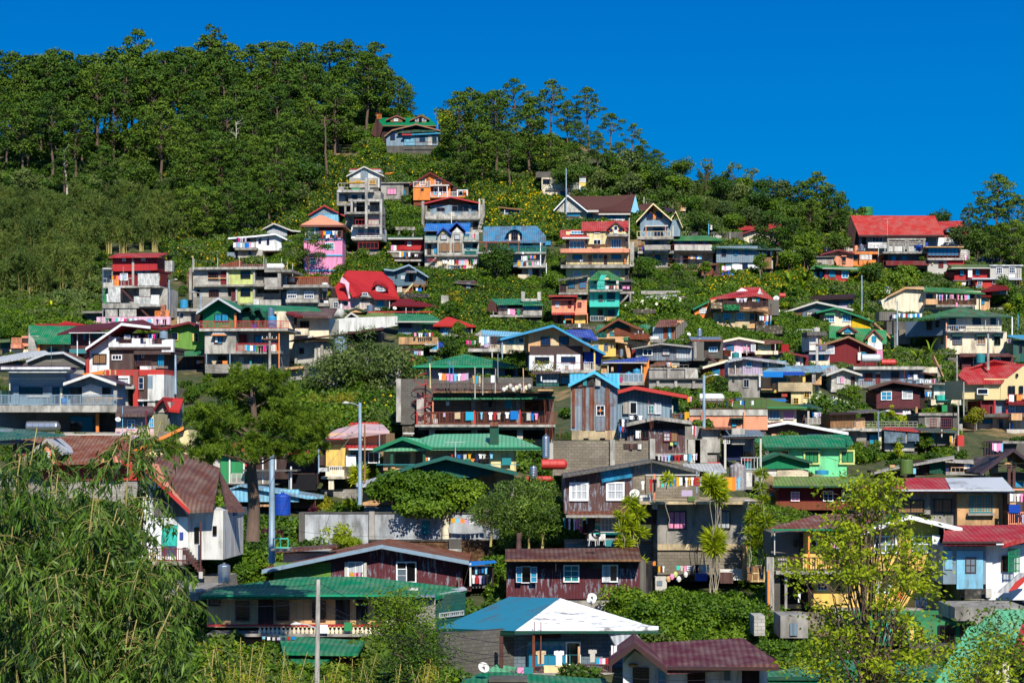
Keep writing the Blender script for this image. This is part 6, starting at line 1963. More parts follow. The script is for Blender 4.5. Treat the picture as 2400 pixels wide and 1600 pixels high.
fl=house('three level concrete laundry building with brown railing full of clothes','''
W b.dgy 165 770 1050 1330 .6 8
W b.dgy 1050 755 1820 900 3 3
B c.gry 600 925 2085 945 -1.5 8
B c.dgy 600 945 2060 985 -.2 .2
X=rusty_edge k.tan 600 925 2085 940 -1.7 -1.5
T t.grn .08 600 1020 -1.9 2100 1010 -1.9 2100 985 -.4 600 990 -.4
W p.dgy 610 1020 2080 1330 1.0 5
X=pink_panel k.rus 1725 1045 1890 1160 .8 1
D w.rus 1890 1030 2010 1160 1.0
D w.rus 755 1045 880 1180 1.0
N yk 630 1045 710 1160 2 2 1.0
N yk 945 1045 1010 1135 1 1 1.0
N bk 1205 1050 1360 1160 4 2 1.0
N yk 1690 1030 1720 1150 1 2 1.0
C c.gry 1095 940 1330 .35 -.2
C c.gry 1645 940 1330 .35 -.2
B c.lgy 380 1330 2100 1360 -1.8 6
B c.gry 420 1360 2090 1395 -1.2 0
C c.lgy 590 1395 1520 .5 -.6
C c.lgy 1108 1350 1520 .5 -.6
C c.lgy 1665 1350 1520 .5 -.6
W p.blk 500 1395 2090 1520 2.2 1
P=stair_slab c.lgy -.3 .3 400 940 420 940 640 1200 640 1330 400 1330
L m.rus 400 1180 2110 1330 92 -1.75 2
C m.brd 405 1180 1335 .12 -1.75
C m.brd 1107 1160 1335 .12 -1.75
C m.brd 1665 1150 1335 .12 -1.75
L m.brn 600 830 1800 930 60 -1.4 2
C c.lgy 180 770 1300 .4 .4
C w.sal 600 1040 1260 .12 -1.6
X=bucket m.ow 600 1262 655 1330 -1.6 -1.2
X=board c.dgy 730 885 1070 925 -1.0 -.9
X=stair_block k.stn 225 1350 370 1470 -.8 2
X=white_frame m.ow 235 1430 370 1445 -1.3 -1.2
X=box w.tan 1835 1235 1900 1310 -1.4 -.9
Y 725 780 1185 55 -1.95 lT,- on the brown railing, farthest left
Y 865 935 1178 100 -1.95 dT hung over the left of the brown railing
Y 1000 1100 1172 105 -1.95 cT hung over the brown railing near its first post
Y 1180 1240 1178 90 -1.95 sS,- on the brown railing between the posts
Y 1280 1535 1178 90 -1.95 wS,rS,eS,kS,wS on the brown railing's middle stretch
Y 1545 1650 1160 105 -1.95 bT hung over the brown railing at its second post
Y 1700 1890 1182 95 -1.95 kS,eT,bS,pS on the right of the brown railing
Y 1480 1570 1025 105 -.9 tT hung in the shade under the green edge
Y 760 840 1045 55 -.9 wT,- in the shade under the green edge, left
Y 1270 1330 1045 75 -.9 kS in the shade under the green edge, middle''',1000,1520,0,D=171)
fr=fl;laundry(fr,668,1035,700,95,-1.0,'wS,oT,pS,pS,sS,wS,pT,lT','on the roof deck line, left stretch'.replace('left stretch','left half'))
laundry(fr,1085,1225,730,130,-1.0,'yS,cS,dP,-','on the roof deck line, centre')
laundry(fr,1310,1400,725,110,-1.0,'wT,kP','on the roof deck line, right part')
# spiral stair
A=Acc();px,py=zz(508,1330);Dg=170.2;s=Dg/F/Z.k;p=pt(px,py,Dg);H=(1330-775)*s;e=obj('spiral_stair',None,None,p);tag(e,'rust red spiral staircase at the left end of the laundry building','staircase')
A.tube([(0,0,0),(0,0,H)],[.07,.07],8);obj('central_post',A.mesh('central_post',M('m.brd')),e);B=Acc();C_=Acc()
for k in range(22):
 a=k*.52;z=H*.92*k/22;r=.95;B.add([(.05*math.cos(a),.05*math.sin(a),z),(r*math.cos(a),r*math.sin(a),z),(r*math.cos(a+.45),r*math.sin(a+.45),z),(.05,0,z+.04)],[(0,1,2),(0,2,3),(0,1,3)])
C_.tube([(0.98*math.cos(k*.26),.98*math.sin(k*.26),H*.92*k/44+.9) for k in range(44)],[.03]*44,4);C_.tube([(0.98*math.cos(k*.26),.98*math.sin(k*.26),H*.92*k/44) for k in range(44)],[.03]*44,4)
obj('treads',B.mesh('treads',M('m.brd')),e);obj('handrail',C_.mesh('handrail',M('m.brd')),e)
def pile(name,label,cat,x0,x1,y,h,D,mat,n,kind='bag',grp=None):   # heaped sacks or scrap lengths, one thing each
 for i in range(n):
  px,py=zz(x0+(x1-x0)*(i+.5)/n,y-(i%3)*h*.3);s=D/F/Z.k;p=pt(px,py,D+RU(-.4,.4));A=Acc();w=(x1-x0)/n*s*.75
  if kind=='bag':
   V=[];Fc=[];
   for j in range(5):
    for k in range(8): a=k*math.pi/4;r=[.35,.95,1,.8,.3][j];V.append((w*r*math.cos(a)*RU(.85,1.1),w*.6*r*math.sin(a),h*s*.75*j/4))
   for j in range(4):
    for k in range(8): Fc.append((j*8+k,j*8+(k+1)%8,(j+1)*8+(k+1)%8,(j+1)*8+k))
   A.add(V,Fc+[tuple(range(8)),tuple(range(32,40))])
  else: A.tube([(-w*2.2,0,h*s*.3),(w*2.2,.1,h*s*.4+RU(-.05,.1))],[.05,.05],5)
  tag(obj(name,A.mesh(name,M(mat[i%len(mat)]),kind=='bag'),None,p),label+(', '+ORD[i+1]+' from the left' if n>1 else ''),cat,grp)
pile('sack','white rubble sack heaped on the laundry roof deck','sack',1450,1800,925,70,168.6,['f.ow','f.crw','f.lgy'],9,grp='rubble sacks on the roof deck')
house('scrap store with corrugated roof and stacked tin at the deck\'s right end','''
W t.bgd 1870 700 2140 840 .5 3
T t.brn .1 1800 700 -.6 2170 690 -.6 2170 680 2 1800 685 2
X=scrap_sheets t.slv 1945 785 2120 815 -1.0 .2
X=scrap_sheets t.dtl 1870 825 2140 860 -1.2 .2
X=scrap_sheets w.tan 1885 900 2070 918 -1.3 .1
C m.wht 1928 740 800 .08 -.8''',1990,930,D=168,**SHD)
tile(1250,800)
house('tall shack of rust striped corrugated iron on a concrete base','''
P r.bgr 0 5 460 1090 460 520 740 370 1030 545 1030 1090
X=rust_strip r.rus 475 560 512 1050 -.12 -.06
X=rust_strip r.rus 603 540 640 1085 -.12 -.06
X=rust_strip r.rus 695 560 748 1085 -.12 -.06
X=rust_strip r.rus 892 555 940 1080 -.12 -.06
R r.lbl 5 -.5 430 525 745 360 1055 550 / m.lbl
P=gable_patch r.rus -.13 .08 450 555 450 520 600 450 600 555
P=gable_patch r.rus -.13 .08 755 380 1015 540 1015 555 830 470 755 435
P=cream_peak p.crm -.13 .08 640 440 745 385 755 440
X=dark_opening p.blk 655 440 745 545 -.12 .2
W=shutter v.teal 608 445 655 542 -.25 .1
W=shutter t.lgy 762 440 825 545 -.25 .1
N wk 775 785 870 908 2 2 -.02
Y 805 830 825 40 -.3 oT in the rusty shack's lower window
W c.beg 470 1090 1040 1205 .0 5
N kk 618 1185 675 1203 4 1
N kk 820 1183 880 1203 4 1
T t.lbl .1 445 500 1 640 500 1 640 405 2.5 445 410 2.5
T t.lbl .1 840 400 2.5 1050 400 2.5 1050 540 .8 950 500 .8
X=tin_bands r.bgr 765 920 880 1095 -.10 -.05''',740,1230,-2,D=152)
house('grey blue tin house with red and green rake and open dark window','''
P t.bgd 0 6 1030 600 1260 560 1700 680 1700 935 1150 985 1030 985
W t.bgr 1040 770 1705 960 .0 1
R t.gar 6 -1 1035 605 1240 550 1890 665 1880 690 / m.brd
N wk 1185 745 1265 885 1 1
W=shutter t.gry 1100 745 1180 885 -.3 .05
N wt 1408 785 1478 880 2 2
N wc 1490 750 1562 885 1 1
W p.dtl 1705 690 1780 960 .6 4
L m.brn 1705 880 1850 955 8 -.8 2
C m.lgy 1705 785 880 .1 -.4
X=green_basket m.grn 1722 860 1750 890 -.5 -.2
X=crate w.tan 1725 890 1780 935 -.6 -.3
W p.gry 1705 960 1900 1000 .8 3
Y 1175 1340 905 55 -.4 wS,kS,wS on the sill of the grey blue tin house
Y 1855 1910 860 95 -.9 yT,- at the right end of the grey blue tin house
Y 1780 1850 885 60 -.9 mS,bP,kP on the small balcony of the grey blue tin house''',1400,1010,-2,D=157)
house('maroon tin shack with low dark gable and paired shutters','''
P a.bru 0 5 1150 1000 1500 930 1860 990 1860 1380 1150 1380
R w.dgy 5 -1 1140 1005 1500 922 1945 980 1940 1010 / w.gry
W p.dbr 1155 1000 1860 1075 -.03 .3
N rs 1595 1085 1685 1222 1 1
N rc 1602 1120 1675 1215 2 2 -.02
N ro 1690 1085 1765 1222 1 1
N bk 1335 1090 1415 1185 2 1
X=green_basin m.lime 1675 1235 1712 1275 -.4 -.1
X=teal_basin m.teal 1728 1232 1762 1262 -.3 -.1
W w.gry 1480 1370 1880 1400 -.3 3
W t.slt 1045 1000 1150 1190 .3 3
Y 1050 1150 950 115 -.8 kS,wS,nS on the left corner of the maroon tin shack, upper
Y 1050 1145 1040 70 -.85 bS,rS,nS on the left corner of the maroon tin shack, lower
Y 1255 1320 1090 100 -.5 wT,wS,eS on the front of the maroon tin shack
Y 1520 1885 1380 85 -1.3 eS,lS,lS,sS,nS,rS,rS,mS,wT on the low line before the maroon tin shack''',1500,1400,-1,D=150)
house('long bare block wall with concrete pilasters and one gap','''
W b.stn 235 1215 1480 1640 0 .3
X=gap p.dbr 1105 1250 1330 1320 -.05 .1
C c.lgy 213 1240 1560 .35 -.1
C c.lgy 968 1200 1640 .35 -.15
C c.lgy 1458 1190 1450 .4 -.15
C w.bru 1200 1250 1320 .2 -.1
X=sheet_door t.ow 1280 1255 1325 1320 -.15 -.05''',850,1640,0,D=147,name='wall',cat='wall',grp=None)
tank('tall ribbed steel tank with red lettered band at the block wall\'s left',155,1430,90,270,'z.slv',D=146,bands=9)
tank('red horizontal fuel style tank below the bare block wall',250,1565,300,125,'m.brd',D=143.5,horiz=True,bands=3)
for x,y0,y1 in ((150,700,1190),(185,690,1200),(215,665,1210),(232,700,1205),(320,1060,1190),(900,1040,1205),(920,1060,1205),(945,1050,1205),(960,740,1205),(1435,715,1080),(1450,720,1060)):
 px,py=zz(x,y1);s=148/F/Z.k;A=Acc();p=pt(px,py,148);h=(y1-y0)*s
 for k in range(2): A.tube([(k*.09,0,0),(k*.09+RU(-.25,.05),0,h*RU(.9,1))],[.014,.012],4)
 tag(obj('rebar',A.mesh('rebar',M('m.rus')),None,p),'rusty reinforcing rods standing up around the striped iron shack','rebar','rusty rods around the striped iron shack')
tile(0,570)   # ================================ left column
house('tall narrow stack of floors topped by a crimson panelled storey','''
W v.dred 1378 165 1925 335
P=wall v.red -.05 .2 1378 200 1925 200 1925 330 1400 345 1378 335
W v.dred 1390 335 1930 540 .5 5
T t.red .2 1335 165 -1 1950 158 -1 2060 120 3 1440 125 3
N wc 1500 178 1540 218 2 1 -.06
N wc 1732 172 1778 212 2 1 -.06
X=vent_strip m.nav 1420 175 1480 200 -.03 .1
X=vent_strip m.nav 1800 168 1870 192 -.03 .1
C m.lgy 1622 170 520 .1 -.3
C m.lgy 1638 200 520 .1 -.25
N kb 1660 335 1750 370 4 1 .4
N kb 1770 332 1850 360 3 1 .4
N wc 1475 370 1562 452 2 2 .45
D w.org 1405 440 1460 520 .3
B c.lgy 1258 525 1960 545 -1.4 6
L m.lgy 1262 430 1620 530 8 -1.3 2
C m.slt 1262 310 1000 .08 -1.3
C m.slt 1512 285 520 .1 -1.35
T t.lgy .1 1250 318 -1 1370 318 -1 1370 305 2 1260 305 2
W p.grd 1270 555 1430 735 .5 4
W p.gry 1430 545 1960 745 .8 4
X=plastic_sheet x.ow 1690 370 1950 520 -1.45 -1.35
X=plastic_sheet x.ow 1325 535 1475 725 -1.45 -1.35
X=plastic_sheet x.lgy 1705 560 1840 650 -1.45 -1.35
X=plastic_sheet x.ow 1640 650 1850 745 -1.5 -1.4
X=tarp_panel f.ow 1850 632 1950 750 -1.4 -1.2
X=red_frame m.brn 1700 652 1850 660 -1.5 -1.4
X=green_panel p.lime 1760 720 1850 770 -1.35 -1.2
J m.brn 1480 540 1630 700 12 .8 -1.2
L m.brn 1490 545 1500 700 1 -1.3 1
B c.lgy 1250 735 1700 795 -1.5 -1.2
B c.lgy 1700 745 1960 775 -1.5 -1.2
B c.gry 1250 770 1960 795 -1.2 5
X=plastic_sheet x.lgy 1290 800 1440 895 -1.3 -1.2
X=plastic_sheet x.lgy 1460 800 1670 895 -1.3 -1.2
W p.dgy 1270 795 1960 900 .5 5
J m.brn 1715 785 1830 900 10 .8 -1
C m.lgy 1260 740 980 .1 -1.2
C m.brn 1465 790 900 .06 -1.2
C m.brn 1668 780 900 .06 -1.2
W k.sal 1955 755 2025 900 -.6 .6
L m.org 1900 830 1960 900 8 -1.1 2
L m.org 2030 820 2070 900 6 -1.1 2
W p.ppk 1185 900 2091 1000 -1.5 .4
W c.lgy 1955 560 2060 900 .5 5
X=bundle x.lgy 2020 215 2110 345 0 1
W c.dgy 1045 840 1250 990 .5 4
B c.gry 1000 830 1250 855 -.8 4
L w.crm 1090 955 1180 1000 3 -.7 2
W p.lgy 1265 320 1390 525 1 3
C m.bgr 2075 470 860 .14 -1
Y 1310 1530 390 52 -1.4 nS,kT,yT,rT,oT,pT,wS,sS on the crimson topped stack's upper rail
Y 1690 1960 400 60 -1.1 wS,sT,pS,eT,oT,wT,yT behind plastic on the crimson topped stack
Y 1690 1890 450 55 -1.1 pS,wT,hS,bS,yT,yT low behind plastic on the crimson topped stack
Y 1275 1330 620 90 -1.1 gT,wS on the crimson topped stack's middle floor
Y 1295 1480 912 45 -1.7 gS,kT,pT,qT,wS on the pink parapet's left
Y 1485 1680 920 45 -1.7 wT,hT,gT,wT,sT,wT on the pink parapet's middle
Y 1800 1880 925 50 -1.7 sT,sT,wS on the pink parapet's right of centre
Y 1915 2040 930 60 -1.7 nS,lS,wP,kP,nT on the pink parapet's right end''',1650,1000,-6)
house('grey block hall with a big plain green roof at the left','''
W b.beg 470 1210 870 1380
W b.lgy 345 1130 475 1400 .4 3
T t.grn .2 455 1215 -1.5 865 1218 -1.5 950 1015 3 340 1005 3 370 1120 1
P=side b.lgy -.5 .3 350 1010 365 1130 460 1212 480 1250 480 1380 350 1380
N kk 585 1300 697 1345 1 1
N kk 825 1300 870 1345 1 1
C p.org 475 1215 1340 .3 -.8
C c.lgy 785 1225 1390 .3 -.1
T l.red .15 430 1000 4 1050 1000 4 860 990 6 800 955 6 720 990 6 440 990 6''',600,1400,-3)
house('little peach house with corbelled balcony','''
W p.sal 135 1230 260 1290 -.8 2
W p.crw 120 1300 345 1370
L m.sal 145 1160 260 1225 10 -.9 3
W p.sal 265 1135 345 1260 .0 3
B p.sal 130 1240 260 1285 -1.2 0
W p.dbr 265 1160 350 1220 -.05 .2
T t.mos .12 -60 1210 -1 120 1200 -1 130 1175 2 -60 1180 2
W p.dtl 0 1210 125 1290 .3 3
N kk 30 1280 110 1370 2 1''',230,1380,-3)
house('long maroon house with sweeping maroon roof and white gutters','''
W p.mar 865 1080 1260 1330
W p.mar 905 1330 1060 1500 .3 4
T l.mar .2 700 1110 -1.6 1350 1035 -1.6 1990 1045 -1.5 1750 935 3 950 1010 3
X=gutter m.wht 845 1092 1350 1100 -1.7 -1.55
W=green_band p.teal 850 1295 1090 1350 -.4 .2
N ks 875 1135 900 1215 2 1
N kb 1015 1105 1052 1185 2 2
X=green_panel p.dtl 1125 1070 1235 1160 -.08 .1
N br 1125 1165 1200 1215 3 1 -.1
C m.wht 948 1110 1400 .1 -.6
C m.wht 1098 1060 1240 .1 -.6
C m.wht 1258 1040 1130 .1 -.6
N kk 1020 1355 1050 1440 1 1''',1000,1510,-6)
house('pair of low grey tin roofs, the right one rusty with a gable','''
P p.dgy 0 5 340 1490 340 1440 560 1340 780 1335 1040 1450 1040 1520 340 1520
T t.slv .2 -80 1465 -1.5 120 1430 -1.5 600 1340 2 550 1312 3 330 1330 3 -80 1400 1
R r.rus 5 -.6 320 1438 560 1345 775 1330 1045 1470 / m.slv
W c.dgy -80 1440 350 1520 .4 4
X=white_patch c.gry 520 1440 760 1445 -.8 -.7
N kk 190 1460 240 1495 1 1 .4
C m.teal 628 1260 1480 .05 -1
Y 870 1025 1495 70 .5 hT,bS,wS,dT,eT,cT right of the rusty grey gable''',650,1560,-4)
house('modern white and brown house with deep red mono pitch roof and roof terrace','''
W p.wht 1085 1350 1340 1780
P s.wht 0 5 1085 1350 1085 1285 1350 1110 1345 1350
W=red_pillar p.brd 1055 1290 1085 1785 -.3 1
T t.red .25 1050 1285 -.8 1490 990 -.8 1845 1025 -.8 1845 1050 -.8 1500 1000 -.9 1060 1300 -.8
R t.red 6 -1.4 1048 1285 1490 980 1845 1020 / m.wht
N ko 1140 1360 1300 1472 2 1
W p.chb 1340 1290 1640 1720 .0 6
W=terrace_wall p.wht 1345 1150 1460 1270 -.4 .2
X=terrace_wall p.wht 1450 1225 1620 1275 -.5 .2
X=terrace_wall p.wht 1610 1165 1870 1280 -.4 .2
X=terrace_wall p.wht 1860 1230 1985 1300 -.4 .2
X=terrace_wall p.wht 1980 1175 2120 1330 -.4 .2
L m.brn 1455 1160 1615 1225 8 -.4 3
L m.brn 1865 1170 1985 1235 8 -.4 3
W p.chb 1640 1300 2091 1360 -.3 5
B p.chb 1340 1270 2091 1300 -.5 5
N wk 1375 1370 1490 1425 3 1
W p.chb 1850 1330 2000 1760 .6 5
W p.chb 1655 1310 1850 1500 1.0 4
N bb 1675 1345 1705 1470 1 1 1
N ws 1733 1348 1762 1402 1 1 1
N kb 1930 1345 2010 1500 3 1 .5
B p.wht 1715 1500 1855 1560 -.8 .8
L m.brn 1660 1445 1855 1505 8 -.8 3
W p.dbr 1350 1100 2000 1230 2.5 3
X=roof_beam m.blk 1365 1100 1375 1140 -1 -.9
C m.wht 1345 1110 1270 .2 -.3
X=blue_bundle f.nav 1420 1150 1470 1180 -.7 -.4
Y 1520 1600 1120 60 -.2 wT,wT on the white terrace's upper line
Y 1620 1700 1130 60 -.2 eT,nS,pS on the white terrace's centre line
Y 1720 1790 1160 50 -.6 nT,eT over the white terrace wall
Y 1780 1930 1110 75 -.2 rT,eS,bP,lS,hS,nS on the white terrace's right line
B c.gry 1880 1500 2010 1530 -.8 .6''',1300,1790,-7,D=206)
tank('pale blue plastic tank at the right end of the white terrace',2005,1165,100,85,'m.bgr',D=205,bands=3)
tile(0,800)
house('lower red and brown wing of the modern white house','''
W p.brd 1270 345 2010 420 .3 5
W p.chb 1430 395 1640 540 .4 5
W p.brd 1630 360 1690 800 -.2 1
W p.chb 1690 415 1810 800 .3 5
W p.ow 1810 405 2010 720 -.3 4
X=grey_shape p.bgr 1810 420 1870 575 -.33 -.28
N wd 1700 440 1757 582 1 2 .2
N wd 1690 740 1755 800 1 1 .2
X=white_frame p.wht 1425 420 1585 450 .1 .4
X=white_frame p.wht 1570 450 1585 535 .1 .4
L m.wht 1440 470 1565 530 12 .0 2
B c.lgy 1410 535 1640 580 -.8 1
W b.lgy 1440 590 1570 800 .8 3
D w.dbr 1480 655 1530 800 .8
W p.wht 1690 710 1900 730 -.3 1
W p.lgy 1810 730 1900 800 -.1 3
P=tarpaulin f.org -1.2 .2 980 400 1280 350 1255 410 985 412
C w.tan 1290 345 410 .15 -1
C w.tan 1350 340 410 .15 -1
C w.tan 1415 350 410 .15 -1''',1650,810,-6,D=202)
house('modern grey house with purple roof edges and a long railed terrace','''
W s.bgr 110 380 810 780 .0 6
T t.pur .3 0 310 -2.6 865 305 -2.6 860 296 2 10 292 2
X=white_soffit p.wht 10 312 860 342 -2.65 -2.4
P=soffit p.ow -2.4 2.4 10 342 860 342 810 380 115 380
R t.pur 6 -1.4 775 510 1105 395 1425 510 / m.ow
P p.bgr .2 5 800 550 1110 430 1380 520 1380 780 810 780
W s.ow 1005 555 1250 670 .1 1
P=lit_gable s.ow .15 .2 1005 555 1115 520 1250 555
W p.pur 870 415 1420 500 3.5 1
V 865 560 1000 780 .05 .4
V 1255 565 1345 670 .05 .4
N kk 235 565 522 645 3 2
N kk 655 560 745 780 2 2
N kk 760 565 845 645 2 2
C p.crw 752 560 780 .2 -.1
L m.lgy 110 455 800 480 3 -1.3 1
C m.lgy 120 480 600 .1 -1.2
X=stone_pier c.bgr 160 540 230 770 -.2 .1
X=stone_pier c.bgr 525 545 635 770 -.2 .1
W b.stn 1005 670 1380 775 -.2 .3
B c.lgy -60 780 1435 865 -2.2 6
L m.bgr -60 655 1425 775 92 -2.1 2
W c.dgy -60 870 1190 1120 1.5 5
B c.gry -60 1110 1420 1140 -1 4
X=glass_wall g.blk 860 920 1135 1105 1.3 1.6
C p.org 1195 880 1115 .25 -.6
V 1210 880 1410 1110 .8 1.2
C p.gry 1415 600 780 .3 -1.3
X=plank w.tan 1100 690 1500 700 -2.0 -1.8
X=grey_table m.lgy 325 650 610 700 -1.8 -1.3
X=dark_wing p.dtl -60 600 20 860 -2 0''',700,1140,-2,D=177)
tank('bright blue drum on the modern grey house terrace',787,772,78,80,'m.blue',D=176,bands=3,dome=False,name='drum',cat='drum')
tank('wide horizontal galvanised tank under the modern terrace',525,1110,390,135,'z.slv',D=174.5,horiz=True,bands=5)
house('low cream house with rosy tin roof and white rails beside the modern terrace','''
P p.crm 0 5 1420 1160 1420 900 1880 890 1880 1160
T t.bru .2 1415 895 -1.2 1790 895 -1.2 1880 870 0 1880 790 3 1440 800 3
W p.bgr 1420 905 1860 1040 -.02 .3
N wb 1562 960 1652 1072 2 3
N wb 1835 940 1880 1050 2 2
B c.gry 1600 1165 1900 1210 -1.4 3
L m.ppk 1420 1070 1880 1165 36 -1.2 2
C m.dgy 1738 910 1160 .1 -.6
C m.dred 1788 845 1160 .12 -1.1
C m.sky 1502 800 1130 .04 -1
X=yellow_flowers m.yel 1715 1135 1770 1160 -1.4 -1.2
W p.crm 1420 1100 1600 1160 -.3 .4
W p.dgy 1420 1160 1600 1200 .2 3''',1650,1215,-4,D=171)
dish('satellite dish on the cream house with the rosy roof',1445,1010,70,D=169.5,stand=30)
house('red tiled gable end peeping above the near pine','''
P p.gry 0 5 1890 830 1960 740 2091 740 2091 870 1890 870
T l.brd .2 2030 830 -.6 2200 850 -.6 2250 700 3 1990 680 3
R l.brd 5 -.8 1880 835 1945 735 2000 685 2060 830 / m.dred''',1990,880,-4,D=178)
house('long rusty striped roof house with pointed front dormer','''
T r.rus .2 150 1500 -1.5 1590 1455 -1.5 1590 1140 4 165 1140 4
X=ridge_cap m.lgy 165 1132 1600 1148 3.8 4.2
W p.brd 470 1400 1700 1700 .0 5
P=dormer p.sal -2 3 310 1420 470 1420 470 1340 570 1235 670 1330 670 1500 470 1500
R=dormer_roof t.slv 4 -2.4 300 1430 572 1190 770 1360 / m.gry
N wc 480 1355 600 1490 2 1 -2.05
P=dormer p.sal -2 3 1230 1480 1300 1360 1400 1430 1500 1480
W p.dbr 1430 1460 1620 1600 .3 3
W p.slt -80 1070 160 1260 1 4
T t.dtl .15 -80 1200 -1 800 1145 -1 350 1090 2 -80 1045 2
X=yellow_strip m.tan -80 1245 160 1265 -.5 0''',900,1700,-3,D=156)
house('cream ribbed gable wall with orange rake behind the near pine','''
P v.crm 0 5 1750 1420 1750 1290 2300 1080 2400 1440 1750 1440
R t.mos 5 -.6 1610 1345 2250 1045 / m.org
W p.dbr 1620 1200 1780 1410 1 4
W b.stn 1900 1100 2300 1300 2 3''',1950,1440,-3,D=160)
tile(0,1100,3.1367)
house('steep A shaped house with long red and rusty roof and white walls','''
P p.wht 0 7 1050 340 1050 -20 1100 0 1380 300 1380 700 1100 700
P=dark_boards w.dgy -.1 .2 1125 150 1180 130 1350 300 1380 345 1130 345
T r.bru .2 1390 300 -1.4 1568 290 -1.4 1620 -10 5 1300 -140 5 1020 -60 3.4 1130 60 .5
R t.sal 7 -1.5 900 -60 1040 -30 1395 300 / m.brd
W p.ow 1380 300 1640 660 .2 6
W p.bgd 1640 290 1720 340 3 4
T w.bru .2 1660 295 1.5 1800 295 1.5 1700 160 5 1600 -20 6
N kk 1430 425 1462 535 1 1 .2
N kk 1565 415 1592 480 1 1 .2
N kk 1155 140 1235 225 2 1 -.1
X=blue_sign p.rbl 1320 460 1345 512 -.1 0
X=teal_cloth x.turq 1190 408 1300 560 -.9 -.75
B c.gry 780 672 1365 700 -1.6 .3
L m.dred 780 580 1365 672 34 -1.5 2
J m.brn 1350 590 1480 760 8 1 -1.6
L m.brn 1345 575 1380 700 3 -1.7 2
C m.lgy 1212 700 780 .08 -1.4
C m.brn 1475 385 800 .1 -1.8
W c.dgy 850 700 1200 900 .5 5
X=meter_box m.lgy 1462 750 1490 800 -2 -1.9
W p.wht 1000 350 1060 700 0 6''',1250,800,-5,D=130)
house('flat grey concrete roofed annex under the bamboo','''
B c.gry 975 900 1460 960 -1.5 6
W p.lgy 900 960 1040 1120 0 4
W c.dgy 1040 960 1330 1100 .6 4
L m.dgy 1180 820 1350 900 6 1 1''',1200,1120,-3,D=120)
tank('steel tank with blue and white lettered band above the green bungalow',1648,835,92,130,'z.slv',D=121,bands=8,legpx=6,lid='z.slv')
tile(500,950,4.48)
house('tan house with pinkish white peeling hip roof and red awning','''
W v.tan 1182 290 1800 470
W p.yel 1182 410 1560 640 -.2 5
T h.prs .18 1050 380 -.4 1180 352 -1 1520 262 -1.3 1850 270 -1.3 1780 200 3 1550 190 3 1300 245 3
X=red_gutter m.red 1170 345 1350 357 -1.2 -1
T t.red .12 1400 452 -1.4 1760 448 -1.4 1740 415 -.1 1390 405 -.1
X=white_gutter m.ow 1420 450 1760 466 -1.5 -1.3
N uk 1440 480 1600 640 5 1 -.2
N wk 1630 490 1740 600 2 1 -.2
W v.wht 1395 520 1500 640 -.6 -.2
P=ridge_back t.brd 3 .3 1420 210 1440 178 1730 172 1735 215
W p.dbr 1110 420 1185 630 .3 4
T t.red .12 780 500 -1 1130 490 -1 1120 465 1 800 470 1
B c.crw 1130 745 1380 770 -1.2 1.5
W=balustrade c.ow 1130 650 1220 690 -1.3 -1.1
L p.wht 1220 640 1350 745 6 -1.2 2
C p.crw 1240 760 880 .4 -.8
C m.bgr 1108 460 715 .1 -1.3
C m.bgr 1745 210 540 .08 -1.2
W p.crw 1180 640 1560 760 .2 3
X=black_net f.blk 830 720 1090 890 -.8 -.75''',1350,890,-3)
house('green panelled house with plant racks behind the near pine','''
W v.grd 75 490 320 820
W v.brd 320 470 360 640 .1 3
C m.ow 172 480 820 .12 -.1
C m.ow 322 490 820 .12 -.1
T t.red .15 60 460 -1 330 470 -1 320 370 2 150 420 2
B w.dgy 300 675 880 690 -1.5 .5
W p.dbr 360 500 1100 900 1.5 3
L m.lgy 190 715 320 820 12 -.5 2
L m.lgy 460 690 640 850 14 -.6 2
C m.ow 520 550 850 .1 -.6
C m.ow 655 560 700 .1 -.6
C m.ow 817 640 900 .12 -.8
C m.slt 797 700 890 .1 -.6
X=window_box p.lgy 0 430 70 700 .2 4
B w.dgy 90 820 680 832 -1 2''',400,900,-2)
house('low shed with blue white and rusty patched tin roof round the pine trunk','''
T r.sky .16 100 890 -1 280 828 -1.6 990 960 -1.6 1160 955 -.8 1170 940 2 700 865 3 340 820 3
X=fascia t.sky 130 880 900 1010 -1.2 -1.1
W p.dbr 200 930 1000 1080 .3 5
B r.tan 470 1040 650 1060 -1.6 0
C m.brn 1070 990 1110 .1 -1
T w.brn .2 120 1100 -1.6 330 1100 -1.6 200 930 2 100 900 2''',560,1120,-2)
tank('deep blue plastic tank under the patched tin roof, near the pine',728,1150,165,215,'m.rbl',D=124,bands=4,lid='m.rbl')
house('long weathered white garden wall with dark pillars','''
W c.slv 915 1125 2350 1480 0 .3
C c.dgy 930 1120 1490 .4 -.15
C c.gry 1665 1110 1440 .4 -.15
C c.crw 2440 1110 1400 .45 -.15
W c.slv 2350 1125 3000 1400 .05 .3
X=teal_board v.teal 2190 1210 2275 1350 -.3 -.2
X=coping c.dgy 915 1118 3000 1130 -.1 .4
W p.crm 2420 1200 2470 1270 -.2 -.1''',1900,1480,0,D=143,name='garden_wall',cat='wall',grp='retaining walls')
pole('tall grey lamp pole with drooping white lamp by the tan house',1540,-30,925,'m.bgr',.15,D=143,arms='l')
pole('grey metal pole with lamp arm near the pine trunk',615,425,1510,'m.bgr',.2,D=117,arms='l')
pole('thin brown wooden service pole right of the tall lamp pole',1590,200,800,'w.tbr',.07,D=146,arms='i')
house('turquoise pipe handrail on the garden steps','''
L m.turq 630 1395 785 1500 2 0 2
B c.gry 600 1500 800 1530 -.5 1''',700,1530,D=116,name='handrail',cat='handrail',grp=None)
tile(500,1250,3.92)
